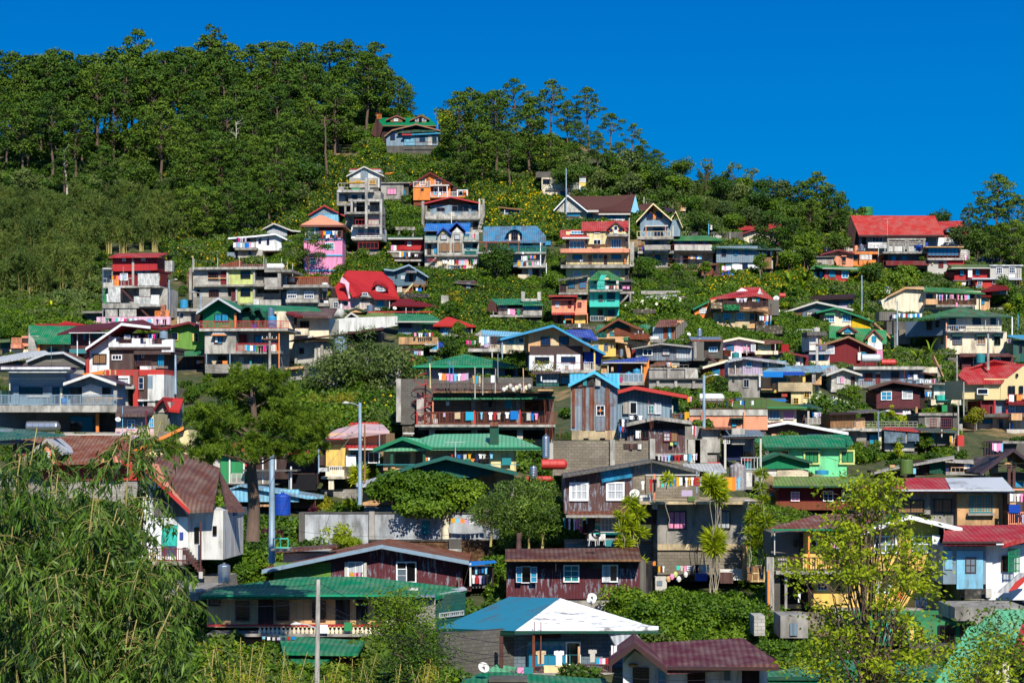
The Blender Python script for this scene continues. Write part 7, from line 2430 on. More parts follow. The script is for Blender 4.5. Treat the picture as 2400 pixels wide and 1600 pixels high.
house('long weathered brown house with rusty white streaked gable roof','''
P a.mar 0 8 550 440 550 300 1540 130 2290 270 2290 520 550 520
W b.pgrn 555 265 1080 440 -.05 .2
R r.rus 8 -1.2 445 335 1545 105 2350 255 / m.bgr
N wc 1240 262 1370 400 2 1
N wk 1685 262 1860 445 2 1
N ws 1690 325 1775 445 1 2 -.05
X=curtain u.wht 1730 260 1800 440 .0 .2
C m.lgy 1220 262 400 .2 -.15
C m.lgy 1395 262 400 .2 -.15
W b.lgy 640 180 1030 260 2 5
S r.brn 1 4 530 170 1140 120 1140 100 700 130
C m.dgy 2255 400 540 .1 -.5
W p.dbr 2290 290 2350 500 1 5
B w.brn 2200 500 2370 530 -1 2
Y 1255 1370 355 45 -.25 yS,yT,pS,rS,pT,gS in the left window of the weathered brown house''',1400,560,0,D=132)
house('blue tarp roofed porch with hanging clothes right of the weathered brown house','''
T f.blue .06 2350 290 -1 2600 260 -1 2590 245 1 2360 255 1
C p.ow 2362 270 480 .12 -.8
W p.dgy 2360 300 2560 500 1 2
C w.dbr 2570 260 480 .1 -.5
Y 2370 2520 300 70 -.6 kS,sS,nS,bS,sS on the upper rail of the blue tarp porch
Y 2375 2530 380 75 -.6 wS,rT,lS,nS,kS on the lower rail of the blue tarp porch''',2450,520,0,D=131.5,name='porch',cat='porch')
house('long bungalow with shiny green hip roof, balustrade and tan panelled front','''
W v.tan -60 580 1580 860
W p.crw 1585 590 1840 900 .0 5
T t.grn .2 -120 570 -1.8 1840 560 -1.8 2050 580 -.5 2330 510 4 2150 480 6 1360 395 5.5 780 398 5.5 0 500 2
X=gutter m.bgrn -120 560 1850 578 -1.95 -1.75
X=gutter_lower m.dtl -120 578 1840 598 -1.7 -1.4
X=skylight m.lgy 1790 500 1880 520 2.2 2.5
T h.slv .1 2010 545 2 2080 555 .3 2330 510 3.8 2300 490 5
T t.slt .1 1840 570 -1.7 2040 575 -1.2 2040 550 1 1860 545 1
W b.gry 1840 600 2040 900 -.6 4
K 2040 55
W b.dtl 2040 560 2310 940 0 .5
L m.slv 2080 720 2300 760 12 -.1 2
K r
N bk 210 622 325 795 1 5
D w.brn 415 605 550 830
N bk 578 618 692 795 1 6
N bk 912 622 1028 795 1 6
N ko -40 600 60 660 2 1
V 1122 605 1255 830 -.02 .3
V 1312 605 1418 830 -.02 .3
X=void w.brn 1490 605 1580 830 -.02 .3
X=rail m.red -60 835 1580 850 -1.8 -1.55
B c.gry -60 920 1600 945 -1.9 .3''',700,980,0,D=117)
for i in range(30):
 x=430+i*39;px,py=zz(x,925);D=115.3;s=D/F/Z.k;A=Acc();hh=78*s;A.tube([(0,0,0),(0,0,hh*.12),(0,0,hh*.45),(0,0,hh*.7),(0,0,hh)],[.09,.1,.12,.05,.08],8)
 tag(obj('baluster',A.mesh('baluster',M('p.crw'),True),None,pt(px,py,D)),'cream turned baluster of the green roofed bungalow\'s railing','baluster','balusters of the bungalow railing')
laundry(Frame(pt(*zz(1000,830),115.2),0),960,1050,835,90,-.35,'wT','over the red balustrade rail by the wooden pole',line=False)
laundry(Frame(pt(*zz(1000,830),115.2),0),1190,1290,815,75,-.35,'gT','over the red balustrade rail near the middle',line=False)
house('low green tin roof in front of the balustrade','''
T t.grn .15 640 1090 -2 1330 1100 -2 1390 985 2.5 1300 975 3 600 935 3
T t.grn .15 620 1200 -3 1000 1200 -3 1100 1130 -1 640 1120 -1
W w.brn 650 1100 1280 1200 .5 3
W b.gry 1650 1040 1720 1180 1 3
Y 440 760 940 30 1.4 sT,wT,eT,lT,nT,rT,bT spread on the low green tin roof''',950,1210,0,D=108.5)
pw,ph=pole('weathered wooden power pole with street lamp by the green bungalow',950,420,1560,'w.gry',.13,D=92,arms='l',lean=14,armz=.6)
top=pw+Vector((.15,0,ph*.97));mid=pw+Vector((.1,0,ph*.83));mid2=pw+Vector((.1,0,ph*.78))
wire('upper white cable from the wooden pole to the right',top,zp(2700,1010,84),.5);wire('middle white cable from the wooden pole to the right',mid,zp(2720,1130,84),.5);wire('lower white cable from the wooden pole to the right',mid2,zp(2600,1220,88),.3)
wire('cable from the wooden pole to the left at roof height',top,zp(40,470,112),.2);wire('cable from the wooden pole to the left at window height',mid,zp(0,640,100),.2)
tile(850,1000,3.92)
house('wide light green roofed house with a dark green chimney and yellow wall','''
W p.tan 190 190 1160 400
W p.crm 1160 190 1410 410 -.5 5
T t.lgrn .2 615 190 -1.6 1640 190 -1.6 1390 90 3 1200 62 4 660 68 4 530 105 2
T t.lgrn .2 100 205 -1.6 620 195 -1.4 550 110 2 360 95 2
R t.lgrn 5 -1.8 95 205 365 95 640 190 / m.grn
P=gable v.teal -.6 .3 260 195 365 125 530 195
X=gutter m.grn 630 185 1640 197 -1.7 -1.5
X=gutter m.grn 1380 195 1640 215 -1.4 -1.2
N gk 305 250 430 360 3 3
N kk 490 235 565 360 1 1
C m.dgrn 268 195 345 .2 -1.2
C m.dgrn 565 195 340 .2 -1.2
W=chimney m.dgrn 1168 -10 1250 190 -.6 .6
X=chimney_hood r.rus 1170 -45 1245 -5 -.8 .8
C m.bgr 855 140 300 .06 -1.4
L m.teal 130 345 1440 352 3 -1.5 1
X=blue_towel_frame f.teal 1280 285 1365 345 -.9 -.85
Y 575 640 280 35 -1.2 oS,wS,kS on the light green house's line, far left
Y 810 955 250 48 -1.2 rS,-,bT,nT,eT on the light green house's line, left
Y 965 1200 240 52 -1.2 yS,-,nS,wS,eS,kS,sS on the light green house's line, upper right
Y 950 1150 288 40 -1.3 gT,oS,nS,kS,kS on the light green house's line, lower right''',700,420,0,D=150)
house('low dark green gabled roof half covered by creepers','''
P v.dtl 0 6 380 430 520 380 770 290 1200 400 1200 440 900 470 380 470
R t.dgrn 6 -1 140 450 470 350 765 270 1420 420 / m.dtl
X=rake_board w.tan 570 340 580 350 -1 -.9
W p.dgy 860 405 1050 500 .3 4
T t.slv .12 -60 560 -1 210 490 -1 140 460 2 -60 520 2
W b.tan 0 560 260 720 .5 4''',800,740,0,D=146)
house('mossy rubble stone wall with a concrete block on top','''
W k.tbr 50 1050 1160 1230 0 1
X=dark_block c.dgy 792 1035 910 1115 -.4 .6
X=pale_stone c.lgy 790 1120 910 1175 -.5 .2
X=coping k.dgy 50 1040 790 1052 -.1 1''',700,1240,0,D=140,name='stone_wall',cat='wall',grp='retaining walls')
laundry(Frame(pt(*zz(900,1000),141.6),0),810,1150,835,45,0,'yT,sT,oT,lT,wT,wS,hS,hT','on the line before the white garden wall')
tank('small steel tank behind the centre bamboo',1570,470,70,105,'z.slv',D=142,bands=4)
tank('red horizontal drum behind the centre bamboo',1620,505,230,55,'m.brd',D=142.5,horiz=True,bands=2)
house('maroon flaking tin house with rusty brown roof and three white windows','''
W a.mar 1320 1235 2545 1580
T r.brn .18 1310 1215 -1.4 2560 1215 -1.4 2540 1108 2.5 1310 1120 2.5
X=eave_board w.tbr 1310 1218 2560 1235 -1.5 -1.3
W p.dbr 1320 1235 2545 1300 -.02 .2
N wk 1460 1280 1540 1430 1 1 -.05
N wb 1412 1285 1462 1425 1 3 -.35
N wb 1545 1285 1600 1425 1 3 -.35
N wt 1850 1272 1985 1420 2 3
N wk 2205 1270 2340 1420 2 1
N wc 2215 1275 2265 1415 1 3 -.06
W t.dgy 2545 1230 2600 1560 .6 5
C m.blk 1775 1200 1330 .05 -1.3
W p.blk 2545 1260 2660 1560 1.5 3''',1900,1600,0,D=125)
tile(1300,1050)
Z.k=3.92
house('purple flaking board house with lace curtains and blue tarp, block wing at right','''
P a.bru 0 7 85 600 85 250 720 150 720 600
P a.bgd 0 7 718 240 718 155 905 112 1330 210 1330 240
W b.stn 720 235 1330 500 .0 6
T t.dgy .14 75 250 -1 905 112 -1 1335 212 -1 1300 195 3 905 100 3 75 235 3
R w.dgy 5 -1.0 75 252 905 110 1335 215
P=blue_tarp x.cbl -.3 .1 415 205 710 160 715 265 435 315
N ws 140 318 305 478 3 2
N wc 150 325 298 470 3 2 -.01
N ws 478 315 635 475 2 2
N wc 485 320 630 468 2 2 -.01
T r.rus .1 115 612 -1.4 745 612 -1.4 740 580 0 120 582 0
W=beam w.gry 100 612 745 628 -1.5 -1.3
W p.turq 330 640 650 800 .2 4
N wc 425 640 605 765 5 2 .2
D w.dbr 255 660 318 800 .3
V 318 640 370 770 .1 .4
X=mailbox m.lgy 370 685 420 715 -.1 .1
W p.dbr 650 640 720 790 .5 4
B c.gry 300 830 680 850 -1.5 2
X=table w.tan 560 825 680 835 -1.6 -1.0
X=teal_crate m.teal 465 845 545 900 -2 -1.5
C w.brn 308 620 900 .1 -1.3
C m.brn 888 100 430 .05 -1.4
W c.gry 720 500 1340 520 .0 4
Y 80 260 640 105 -1.3 tS,mS,wS,kS,wS,pS,pS,dS in front of the turquoise doored ground floor
Y 285 320 640 60 -1.3 sS,- before the turquoise ground floor's dark door
Y 372 412 640 32 -1.3 oT on the turquoise ground floor front
Y 235 255 720 60 -1.35 hS low on the turquoise ground floor
Y 725 775 600 80 -1.0 wS,rS,nS at the corner right of the turquoise ground floor''',600,880,0,D=136)
house('grey concrete terrace house under the long laundry line','''
B c.beg 780 490 1920 515 -1.8 7
W c.gry 945 510 1760 900 .0 6
W c.beg 945 880 1755 935 -.15 6
W b.stn 945 935 1755 1160 .0 6
W b.ow 780 430 900 490 -.2 2
B c.lgy 905 500 945 560 -1.3 0
B c.lgy 1735 500 1770 545 -1.3 0
N kp 1045 580 1205 740 3 1
N kp 1050 640 1090 735 1 1 -.02
N kc 1500 580 1610 735 3 1
W c.ow 1755 480 1815 510 0 2
C c.tan 1745 880 1160 .3 -.2
W p.dbr 760 520 945 700 .8 3
X=clothes_rail m.lgy 835 240 1330 250 -1.6 -1.5
C w.sal 915 235 475 .1 -1.6
C m.bgr 1305 210 410 .08 -1.6
X=dark_rugs f.lil 1165 385 1265 440 -1.9 -1.8
X=green_crate m.mos 1225 440 1290 485 -1.9 -1.3
X=blue_tank_box m.rbl 1300 1150 1405 1220 -1.6 -.8
X=white_sheet m.ow 1510 1110 1765 1210 -1.4 -1.2
X=red_board w.bru 1520 1140 1640 1240 -2 -1.8
C w.tan 1745 1080 1210 .3 -1.6
X=fridge m.lgy 925 1180 1030 1310 -2.2 -1.4
X=fridge_door m.slt 940 1215 990 1260 -2.25 -2.2
W w.tbr 1770 1090 1930 1230 1.5 1
L w.crm 1760 1075 1925 1230 3 -.5 3
Y 795 855 300 88 -1.75 wS,- on the terrace house line, far left
Y 870 935 285 105 -1.75 rS,kS at the post left of the dracaena stem
Y 935 1120 260 105 -1.7 eS,qS,sS,tS,bP around the slim dracaena head
Y 1120 1330 262 85 -1.7 yT,wT,kS,wS,yS,wS,rS,rT on the terrace line, centre stretch
Y 1330 1480 262 90 -1.7 lS,yS,kS,mS,eS,wS on the terrace line, right of centre
Y 1460 1560 275 92 -1.7 yT,lS,wS on the terrace line, before the orange towels
Y 1560 1665 262 125 -1.7 oT,yT,oT big sunflower towels on the terrace line
Y 1680 1735 268 120 -1.7 sS,- at the right end of the terrace line
Y 835 935 1035 45 -1.5 sT,kT,oT on the ground line left of the slim dracaena
Y 930 1010 1080 60 -1.5 kT,yT,mT,wS low beside the white fridge
Y 1120 1280 1075 48 -1.5 qT,eS,pS,wT,lS on the ground line before the block wall, left part
Y 1290 1425 1068 75 -1.5 kS,eS,sT,eP on the ground line before the block wall, right part''',1300,1330,0,D=132)
dish('large pale satellite dish on the corner of the terrace house',735,470,95,D=129.5,az=-15,stand=20)
dish('pale satellite dish behind the white blue hip roof',340,1440,90,D=118,az=-12,stand=18)
def plastic_chair(label,x,y,h,D,rz):
 px,py=zz(x,y);s=D/F/Z.k*h/.85;e=obj('plastic_chair',None,None,pt(px,py,D));e.rotation_euler.z=R(rz);tag(e,label,'chair','white plastic chairs');k=h*D/F/Z.k/.85
 e.scale=(k,k,k);A=Acc();A.box(-.24,.24,-.24,.24,.40,.44);obj('seat',A.mesh('seat',M('m.ow')),e);A=Acc();A.box(-.24,.24,.21,.26,.44,.86);obj('backrest',A.mesh('backrest',M('m.ow')),e)
 for sx in (-1,1):
  for sy in (-1,1): A=Acc();A.tube([(sx*.25,sy*.25,0),(sx*.21,sy*.21,.42)],[.03,.03],5);obj('leg',A.mesh('leg',M('m.ow')),e)
  A=Acc();A.tube([(sx*.25,-.22,.42),(sx*.26,-.22,.64),(sx*.25,.22,.66)],[.025,.025,.025],5);obj('armrest',A.mesh('armrest',M('m.ow')),e)
plastic_chair('left white plastic chair before the turquoise ground floor',355,895,110,133,160);plastic_chair('right white plastic chair before the turquoise ground floor',430,890,105,133,190)
pile('sack','coloured rubbish bag heaped by the block wall','bag',1030,1220,1225,70,129.5,['f.tan','f.pnk','f.lime','f.ow','f.blk','f.ow'],6,grp='rubbish bags')
tile(1750,1150,3.4846)
house('cream house with brick pilasters, rusty roof and white trimmed gable','''
W p.yel 945 330 1610 660
P p.yel 0 8 945 345 945 320 1330 205 1580 290 1610 310 1610 660 945 660
W p.yel 460 340 945 640 .3 6
W p.dgy 200 340 460 530 .6 4
T r.rus .18 190 300 -1 940 330 -1.6 1330 200 -.5 1200 185 4 580 192 4
R t.gar 8 -1.4 925 335 1330 200 1760 305 / m.wht
X=gutter m.grn 200 310 930 325 -1.6 -1.4
W=brick_pilaster k.bru 945 330 992 660 -.2 .1
W=brick_pilaster k.bru 1270 260 1302 660 -.2 .1
W=brick_pilaster k.bru 1572 300 1610 660 -.2 .1
W=brick_pilaster k.bru 438 345 462 530 .15 .5
W=brick_pilaster k.bru 644 345 668 530 .15 .5
W=brick_band k.bru 945 650 1610 695 -.3 .1
N ws 1045 370 1220 505 2 2
N ws 1355 370 1515 500 2 2
N wk 525 385 570 480 1 1 .3
N wk 700 370 775 450 1 1 .3
N kk 383 405 412 455 1 1 .6
X=open_sash m.wht 1515 360 1578 500 -.7 -.65
W p.yel 945 695 1590 960 .1 6
W p.yel 545 710 945 960 .1 6
W=brick_pilaster k.bru 500 680 545 940 -.2 .5
W=brick_pilaster k.bru 735 745 765 815 -.05 .2
W=brick_pilaster k.bru 1590 690 1615 960 -.1 .3
N wk 580 750 655 808 3 1 .1
N wc 1060 750 1180 830 2 1 .1
N wc 1380 870 1470 950 2 2 .1
D p.tan 1498 728 1582 880 .1
D w.org 1225 820 1280 880 .1
W p.yel 1615 650 1760 950 .3 5
W=brick_pilaster k.bru 1755 680 1785 950 .2 .5
T t.dgy .12 1610 650 -.6 1825 700 -.6 1800 670 3 1620 640 3
N kk 1705 728 1752 775 1 1 .3
B c.gry 240 650 945 680 -1.6 .5
L m.brn 250 545 945 655 34 -1.5 2
X=box w.lgy 255 545 330 625 -1.2 -.6
C m.org 508 370 680 .1 -1.3
C m.org 865 360 680 .12 -1.3
C m.lgy 228 320 520 .06 -.8
C w.gry 190 540 1010 .45 -1
C w.gry 320 610 960 .15 -1.1
C c.dgy 235 700 1010 .5 -.6
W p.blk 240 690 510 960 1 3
W c.gry 1560 950 2300 1080 -1.2 .4
B c.gry 700 960 1700 1080 -1 .2
C m.org 178 650 1030 .12 -1.4
Y 690 790 420 60 -1 pT,lS,lT on the cream pilastered house's upper gallery
Y 735 790 530 60 -1.55 lT,wS over the cream pilastered house's gallery rail
Y 420 460 830 80 -.5 wT,- low at the left of the cream pilastered house''',1100,1000,0,D=122)
house('white and sky blue house with dark red metal roof at the lower right','''
W p.bgr 1605 455 1960 760
W p.wht 1955 440 2400 890 .0 6
T t.red .2 1600 420 -1.2 2090 420 -1.2 2130 435 -1.2 2400 350 1 2400 275 4 1620 285 4
T t.red .2 2090 440 -1.3 2400 360 -1.3 2400 340 0
X=gutter m.dbr 1600 412 2090 428 -1.35 -1.2
X=white_rake m.wht 2040 430 2100 440 -1.4 -1.2
W=blue_panel p.sky 1715 488 1930 800 -.05 .1
W=blue_panel p.sky 1620 488 1680 640 -.05 .1
N bs 1790 545 1870 665 2 2
N bk 2085 530 2150 655 2 1
L m.grn 2140 475 2230 665 8 -.8 4
W p.dred 2120 450 2400 480 .2 3
P=ramp t.slv -1.3 .2 2050 830 2230 670 2300 670 2140 830
P=ramp_stripe m.brd -1.35 .15 2140 820 2200 740 2300 672 2340 672 2210 800
W k.dgy 1780 800 1990 880 -.3 2
W p.dbr 2190 800 2400 900 .6 4
X=pipe m.lgy 1955 800 2000 870 -1 -.8
Y 1830 1880 895 50 -1 wT,wT on the deck under the sky blue panel''',1950,960,-1,D=118)
house('grey rendered house with half red, half white roof and barred window','''
W c.gry 1195 0 1500 190
W c.gry 1500 10 1720 280 .5 5
W c.tan 1720 20 2120 280 -.1 5
T t.red .2 1190 -8 -1.4 1420 -8 -1.4 1690 -10 -1.2 1640 -105 3 1200 -105 3
T h.slv .2 1665 -20 -1.4 2180 -8 -1.4 2090 -110 3 1620 -105 3
X=gutter m.slv 1190 -12 2190 2 -1.6 -1.4
N ko 1238 75 1445 178 2 1
N ko 1533 68 1672 178 2 1 .5
N us 1822 40 2002 172 8 6
X=sill c.gry 1808 182 2028 200 -.5 0
C m.lgy 2130 0 280 .1 -.4''',1650,300,0,D=133)
house('lower rail terraces with clothes at the far right edge','''
W p.dbr 2130 20 2300 280 .6 4
B w.rus 2130 170 2300 185 -.6 .6
L m.sal 2140 175 2300 275 10 -.6 2
X=blue_sheet f.rbl 2142 112 2235 180 -.7 -.6
X=yellow_box w.tan 2150 95 2200 110 -.4 0
Y 2150 2260 20 70 -.3 wT,eS,wS,pS on the top shelf line at the far right
Y 2200 2290 190 70 -.7 nS,mS,lS,eS on the low rail line at the far right''',2200,300,0,D=131)
house('green walled lower building behind the bright leafy tree','''
W p.grd 950 1065 1870 1260
N kk 1190 1080 1310 1255 3 1
N kk 1570 1100 1700 1250 3 1
D w.brn 1745 1090 1820 1200
D w.brn 1380 1110 1440 1230
X=mural_panel p.turq 1125 1080 1180 1230 -.05 .1
X=mural_panel p.yel 1330 1100 1365 1230 -.05 .1
B c.gry 1700 950 2300 1060 -1.3 3
B c.dgy 1330 1255 1710 1300 -1 3
W k.brd 1390 1325 1600 1400 -.6 3
W p.dbr 1600 1320 1690 1400 -.4 2
X=tile_strip p.pnk 820 1300 1245 1365 -1.2 -1
W c.gry 275 1020 500 1200 .5 3
X=tin_patch t.slt 355 1080 415 1180 .35 .5
W b.lgy 60 1020 150 1180 1 2''',1300,1420,0,D=113)
house('pale green roof slope with raised edge at the lower right corner','''
T t.lgrn .2 1600 1570 -3 1860 1105 1.6 2040 965 3 2500 965 3 2500 1570 -3
T=edge_cap m.lgrn .3 1540 1570 -3.1 1810 1105 1.5 1862 1105 1.5 1605 1570 -3.1
W p.grd 1750 1560 2300 1800 1.5 3''',2000,1570,0,D=88)
house('flat dark green roof along the bottom, right of the white house','''
T t.grn .2 170 1540 -2 1560 1545 -2 1650 1440 3 1500 1405 5 800 1380 5 530 1420 4 175 1480 1
X=gutter m.dgrn 175 1520 1545 1545 -2.15 -1.9
W p.dtl 180 1545 1500 1700 .3 5''',900,1700,0,D=100)
house('red tin roof corner at the bottom right edge','''
T t.red .3 2155 1350 -1 2400 1355 -1 2400 1060 3 2265 1040 3
X=gutter m.rus 2150 1345 2400 1380 -1.2 -.9
W w.dbr 2170 1380 2400 1700 .3 4''',2250,1700,0,D=78)
px,py=zz(2115,1568);bp,bh=pole('pale concrete pole with brown insulators at the bottom right',2115,1400,1700,'c.crw',.14,D=62,arms='i')
tile(2000,850,3.92)
house('dark brown timber house with two white windows','''
W v.mar 212 260 610 415
W w.dbr 605 200 655 420 .4 5
W p.dbr 200 230 605 262 .0 5
P w.dbr .1 5 205 265 205 240 370 185 620 225 620 265
R r.mos 6 -1 140 235 365 165 700 215 / m.brn
N wb 257 265 350 340 2 2
N wc 450 258 541 330 2 2
N kk 603 255 617 330 1 1 .2
W p.bgr 250 415 360 480 .3 4
W v.ppk 360 420 530 480 .3 4
C w.tan 580 405 480 .25 -.5
B w.brn 212 408 610 422 -.3 2
Y 455 525 440 45 -.6 wT,wP,wT under the dark brown timber house''',400,490,0)
house('tarp walled low house with faded red front roof','''
W p.bgr 285 615 605 740
W b.lgy 290 735 560 810 -.1 2
S t.brd -1.2 3 270 600 620 628 540 595 300 590
S r.dtl -1.2 3 600 625 960 635 900 610 540 592
X=tarp x.slt 285 612 480 735 -1.0 -.9
X=tarp x.lgy 455 655 492 735 -.9 -.8
X=tarp x.slt 497 635 605 720 -1 -.9
W p.rus 605 660 650 720 -.2 1
N ub 672 640 745 705 2 1
W p.dgy 650 640 950 760 .3 3
C m.lgy 812 610 680 .12 -1
X=orange_locker m.brd 960 665 1018 765 -1.5 -.8
X=wood_heap k.tan 890 690 955 765 -.8 0
Y 885 915 670 60 -.9 yT,wP beside the orange locker''',600,820,0)
house('weathered concrete box room with red grilles','''
W b.dgy 600 465 958 620
W c.gry 655 500 800 590 -.1 1
N rk 708 515 762 588 4 3
N rk 808 510 902 590 5 3
B c.gry 600 460 960 485 -.3 3
C w.gry 962 380 760 .12 -1.5
C c.gry 978 560 665 .5 -1.2
Y 815 910 385 65 .2 gT,kT above the weathered concrete box room''',780,640,0)
house('white roofless wash place covered by turquoise tarpaulin','''
W p.crw 715 335 990 390
W p.ow 740 205 910 330 1.5 1
W c.dgy 910 190 1000 330 1 3
X=turquoise_tarp x.turq 770 295 905 345 -.4 1
B c.gry 640 185 1000 200 .5 4
X=green_sack f.grd 890 295 918 340 -.7 -.4
C c.lgy 915 200 300 .3 0
W p.dgy 650 245 715 340 1 3
X=gate_post m.ow 975 330 990 390 -.2 0
Y 660 720 265 45 .5 bT,wS,sS at the left of the turquoise tarpaulin''',850,410,0,name='wash_place',cat='shed')
house('low terrace with timber fence in front of the plank shed','''
B c.lgy -40 600 270 630 -1 3
W c.dgy -40 630 280 780 .2 4
N ub 152 660 218 740 1 1 .2
N sb -10 660 120 700 2 1 .2
L w.gry 10 540 590 590 14 -.8 3
W w.tan -40 500 108 600 1 2
S w.dgy 0 3 -60 470 240 440 180 425 -60 445
W p.dbr 100 460 190 550 1.5 2
C p.crw 245 640 790 .3 -.3
C m.slt 232 440 790 .1 -1''',150,800,0)
house('dark green shed with long grey mono pitch roofs','''
W v.dgrn 700 910 845 1015
W w.dbr 550 900 705 1020 .3 4
T w.gry .16 550 935 -1 930 868 -1 925 850 2 550 915 2
T w.gry .16 155 1018 -1 425 955 -1 420 940 2 155 1000 2
W p.dbr 160 990 430 1040 .5 3
C w.tan 355 935 960 .5 -.8
Y 550 600 965 55 -.8 sT,- at the dark green shed's left wall''',600,1040,0)
tank('dark olive square sided tank by the green shed',488,1020,118,135,'m.mos',D=gz2((600,1040))-1,dome=False,bands=1)
house('cluttered yard deck with blue crates left of the purple gable frame','''
S r.lgy -1 3 845 900 1105 915 1105 888 860 885
W p.dbr 1000 905 1105 1000 1 3
W c.gry 845 905 1000 990 .8 3
B c.gry 850 1000 1200 1030 -1 3
X=blue_crate m.cbl 1120 950 1220 1000 -.8 .2
X=navy_crate m.nav 850 965 880 1005 -.8 -.2
L w.tan 900 960 1130 1005 6 -.9 2
T t.dpr .2 1115 935 -1 1300 940 -1 1290 868 2 1110 868 2
Y 960 1100 920 50 -.6 nT,mT,wT,sT,bT in the cluttered yard''',1000,1040,0)
house('open steel gable frame with dark purple roof edge at the right border','''
R t.dpr 5 -.8 1165 1010 1470 788 1700 960 / m.dpr
C m.brn 1430 860 1180 .2 .2
C m.brn 1475 850 1180 .2 .2
X=beam w.tan 1320 915 1600 930 0 .3
X=beam m.brn 1330 945 1600 955 0 .3
W c.gry 1275 870 1330 1010 1 1
W p.cbl 1480 1090 1560 1140 1 2
X=beam m.sal 1420 1155 1600 1170 -.4 -.1
W c.dgy 1340 1010 1700 1080 1.5 3
B c.gry 1370 720 1600 740 1 6
W c.dgy 1330 740 1640 860 4 3
W p.dgy 1280 780 1420 860 3 3
Y 1275 1375 735 80 -.2 pT,wT,pT,pT,sT above the steel gable frame, on its line
L m.brn 1210 715 1370 860 6 0 2''',1400,1190,0,D=146)
tile(1000,1380,3.0545)
house('grey block house under the large two tone blue and white hip roof','''
W b.dgy 100 310 625 620 .3 .5
W b.slt 625 310 1460 610 .0 8
K 625 40
W b.dgy 120 300 640 620 0 .5
K r
T h.hbl .2 75 285 4.5 628 305 -1.6 955 67 4 590 57 9
T h.wht .2 628 305 -1.6 1660 268 -1.4 1590 262 1 955 67 4
X=gutter m.dgrn 628 300 1660 316 -1.8 -1.55
T=gutter_left m.dgrn .2 70 283 4.4 628 303 -1.7 628 318 -1.7 72 296 4.3
N ub 725 375 1100 560 5 2
W w.dbr 780 320 960 350 -.3 .2
N wk 1000 380 1098 540 1 1 -.02
X=pipe_fence p.crm 838 545 1075 635 -1.6 -1.5
L m.brn 1075 540 1345 640 22 -1.6 2
L m.brn 770 555 838 605 6 -1.6 2
B c.gry 640 600 1460 650 -1.8 1
C w.rus 765 330 610 .14 -1.6
C m.rus 818 235 560 .05 -1.6
C m.rus 770 232 330 .05 -1.6
C w.brn 535 335 560 .2 -2.2
C w.tan 1090 410 540 .12 -1.5
X=wheel_shade p.blk 510 395 575 525 -.2 0
T t.lgrn .1 435 590 -3 600 600 -3 650 570 -1.6 500 550 -1.6
X=candy_cloth f.pnk 650 560 695 605 -1.9 -1.8
X=striped_cloth f.teal 697 558 762 605 -1.9 -1.8
T t.slv .12 1300 305 -1.2 1480 300 -1.2 1540 360 -2.5 1380 460 -3
Y 780 855 440 100 -1.4 dS on the two tone roofed house's porch, left
Y 915 980 440 105 -1.4 wS on the two tone roofed house's porch, centre
Y 1160 1215 432 95 -1.4 eS on the two tone roofed house's porch, right
Y 1215 1300 490 60 -1.5 cT,pT,wT,rT on the green rack of the two tone roofed house''',900,640,0,D=108)
dish('white dish leaning on the green roof at the bottom',405,600,85,D=98,az=25,stand=10)
dish('white dish with red mark behind the ridge of the two tone roof',1183,95,70,D=117,az=15,stand=12)
house('bright green roof with a grey slab cap along the bottom edge','''
T t.grn .2 180 700 -3 1400 700 -3 1240 640 3 520 590 3 400 590 3
X=cap_slab c.dgy 445 645 725 665 -2 -.5
W p.dtl 250 690 1300 900 .3 3''',800,800,0,D=98)
tile(1400,1380,3.0545)
house('white house with a dark maroon ribbed metal gable roof','''
P p.wht 0 7 185 560 185 530 270 440 500 575 1215 560 1215 900 185 900
W p.wht 535 565 1215 900 .0 6
T t.mar .22 500 580 -1.8 1300 530 -1.8 1290 510 -1.5 1045 350 4 275 388 4
R t.mar 5 -2 85 525 268 388 500 575 / m.dbr
X=gutter m.dbr 500 558 1303 580 -2 -1.75
W=dark_gable v.cbl -.1 .1 190 530 270 445 430 545 1 1'''.replace('''
W=dark_gable v.cbl -.1 .1 190 530 270 445 430 545 1 1''','')+'''
N kk 258 565 365 672 2 5
N sb 432 578 492 672 1 1
D w.dbr 645 575 772 900
N us 908 570 950 650 2 4
D w.dbr 1035 550 1158 900
C m.wht 1210 545 700 .08 -.3
X=window_hood c.tan 225 540 290 556 -.5 0
Y 95 140 400 100 .5 wP,wT at the left of the maroon ribbed roof''',700,900,-3,D=98)
tile(350,580)   # ---- lime concrete house, green gable, neighbours
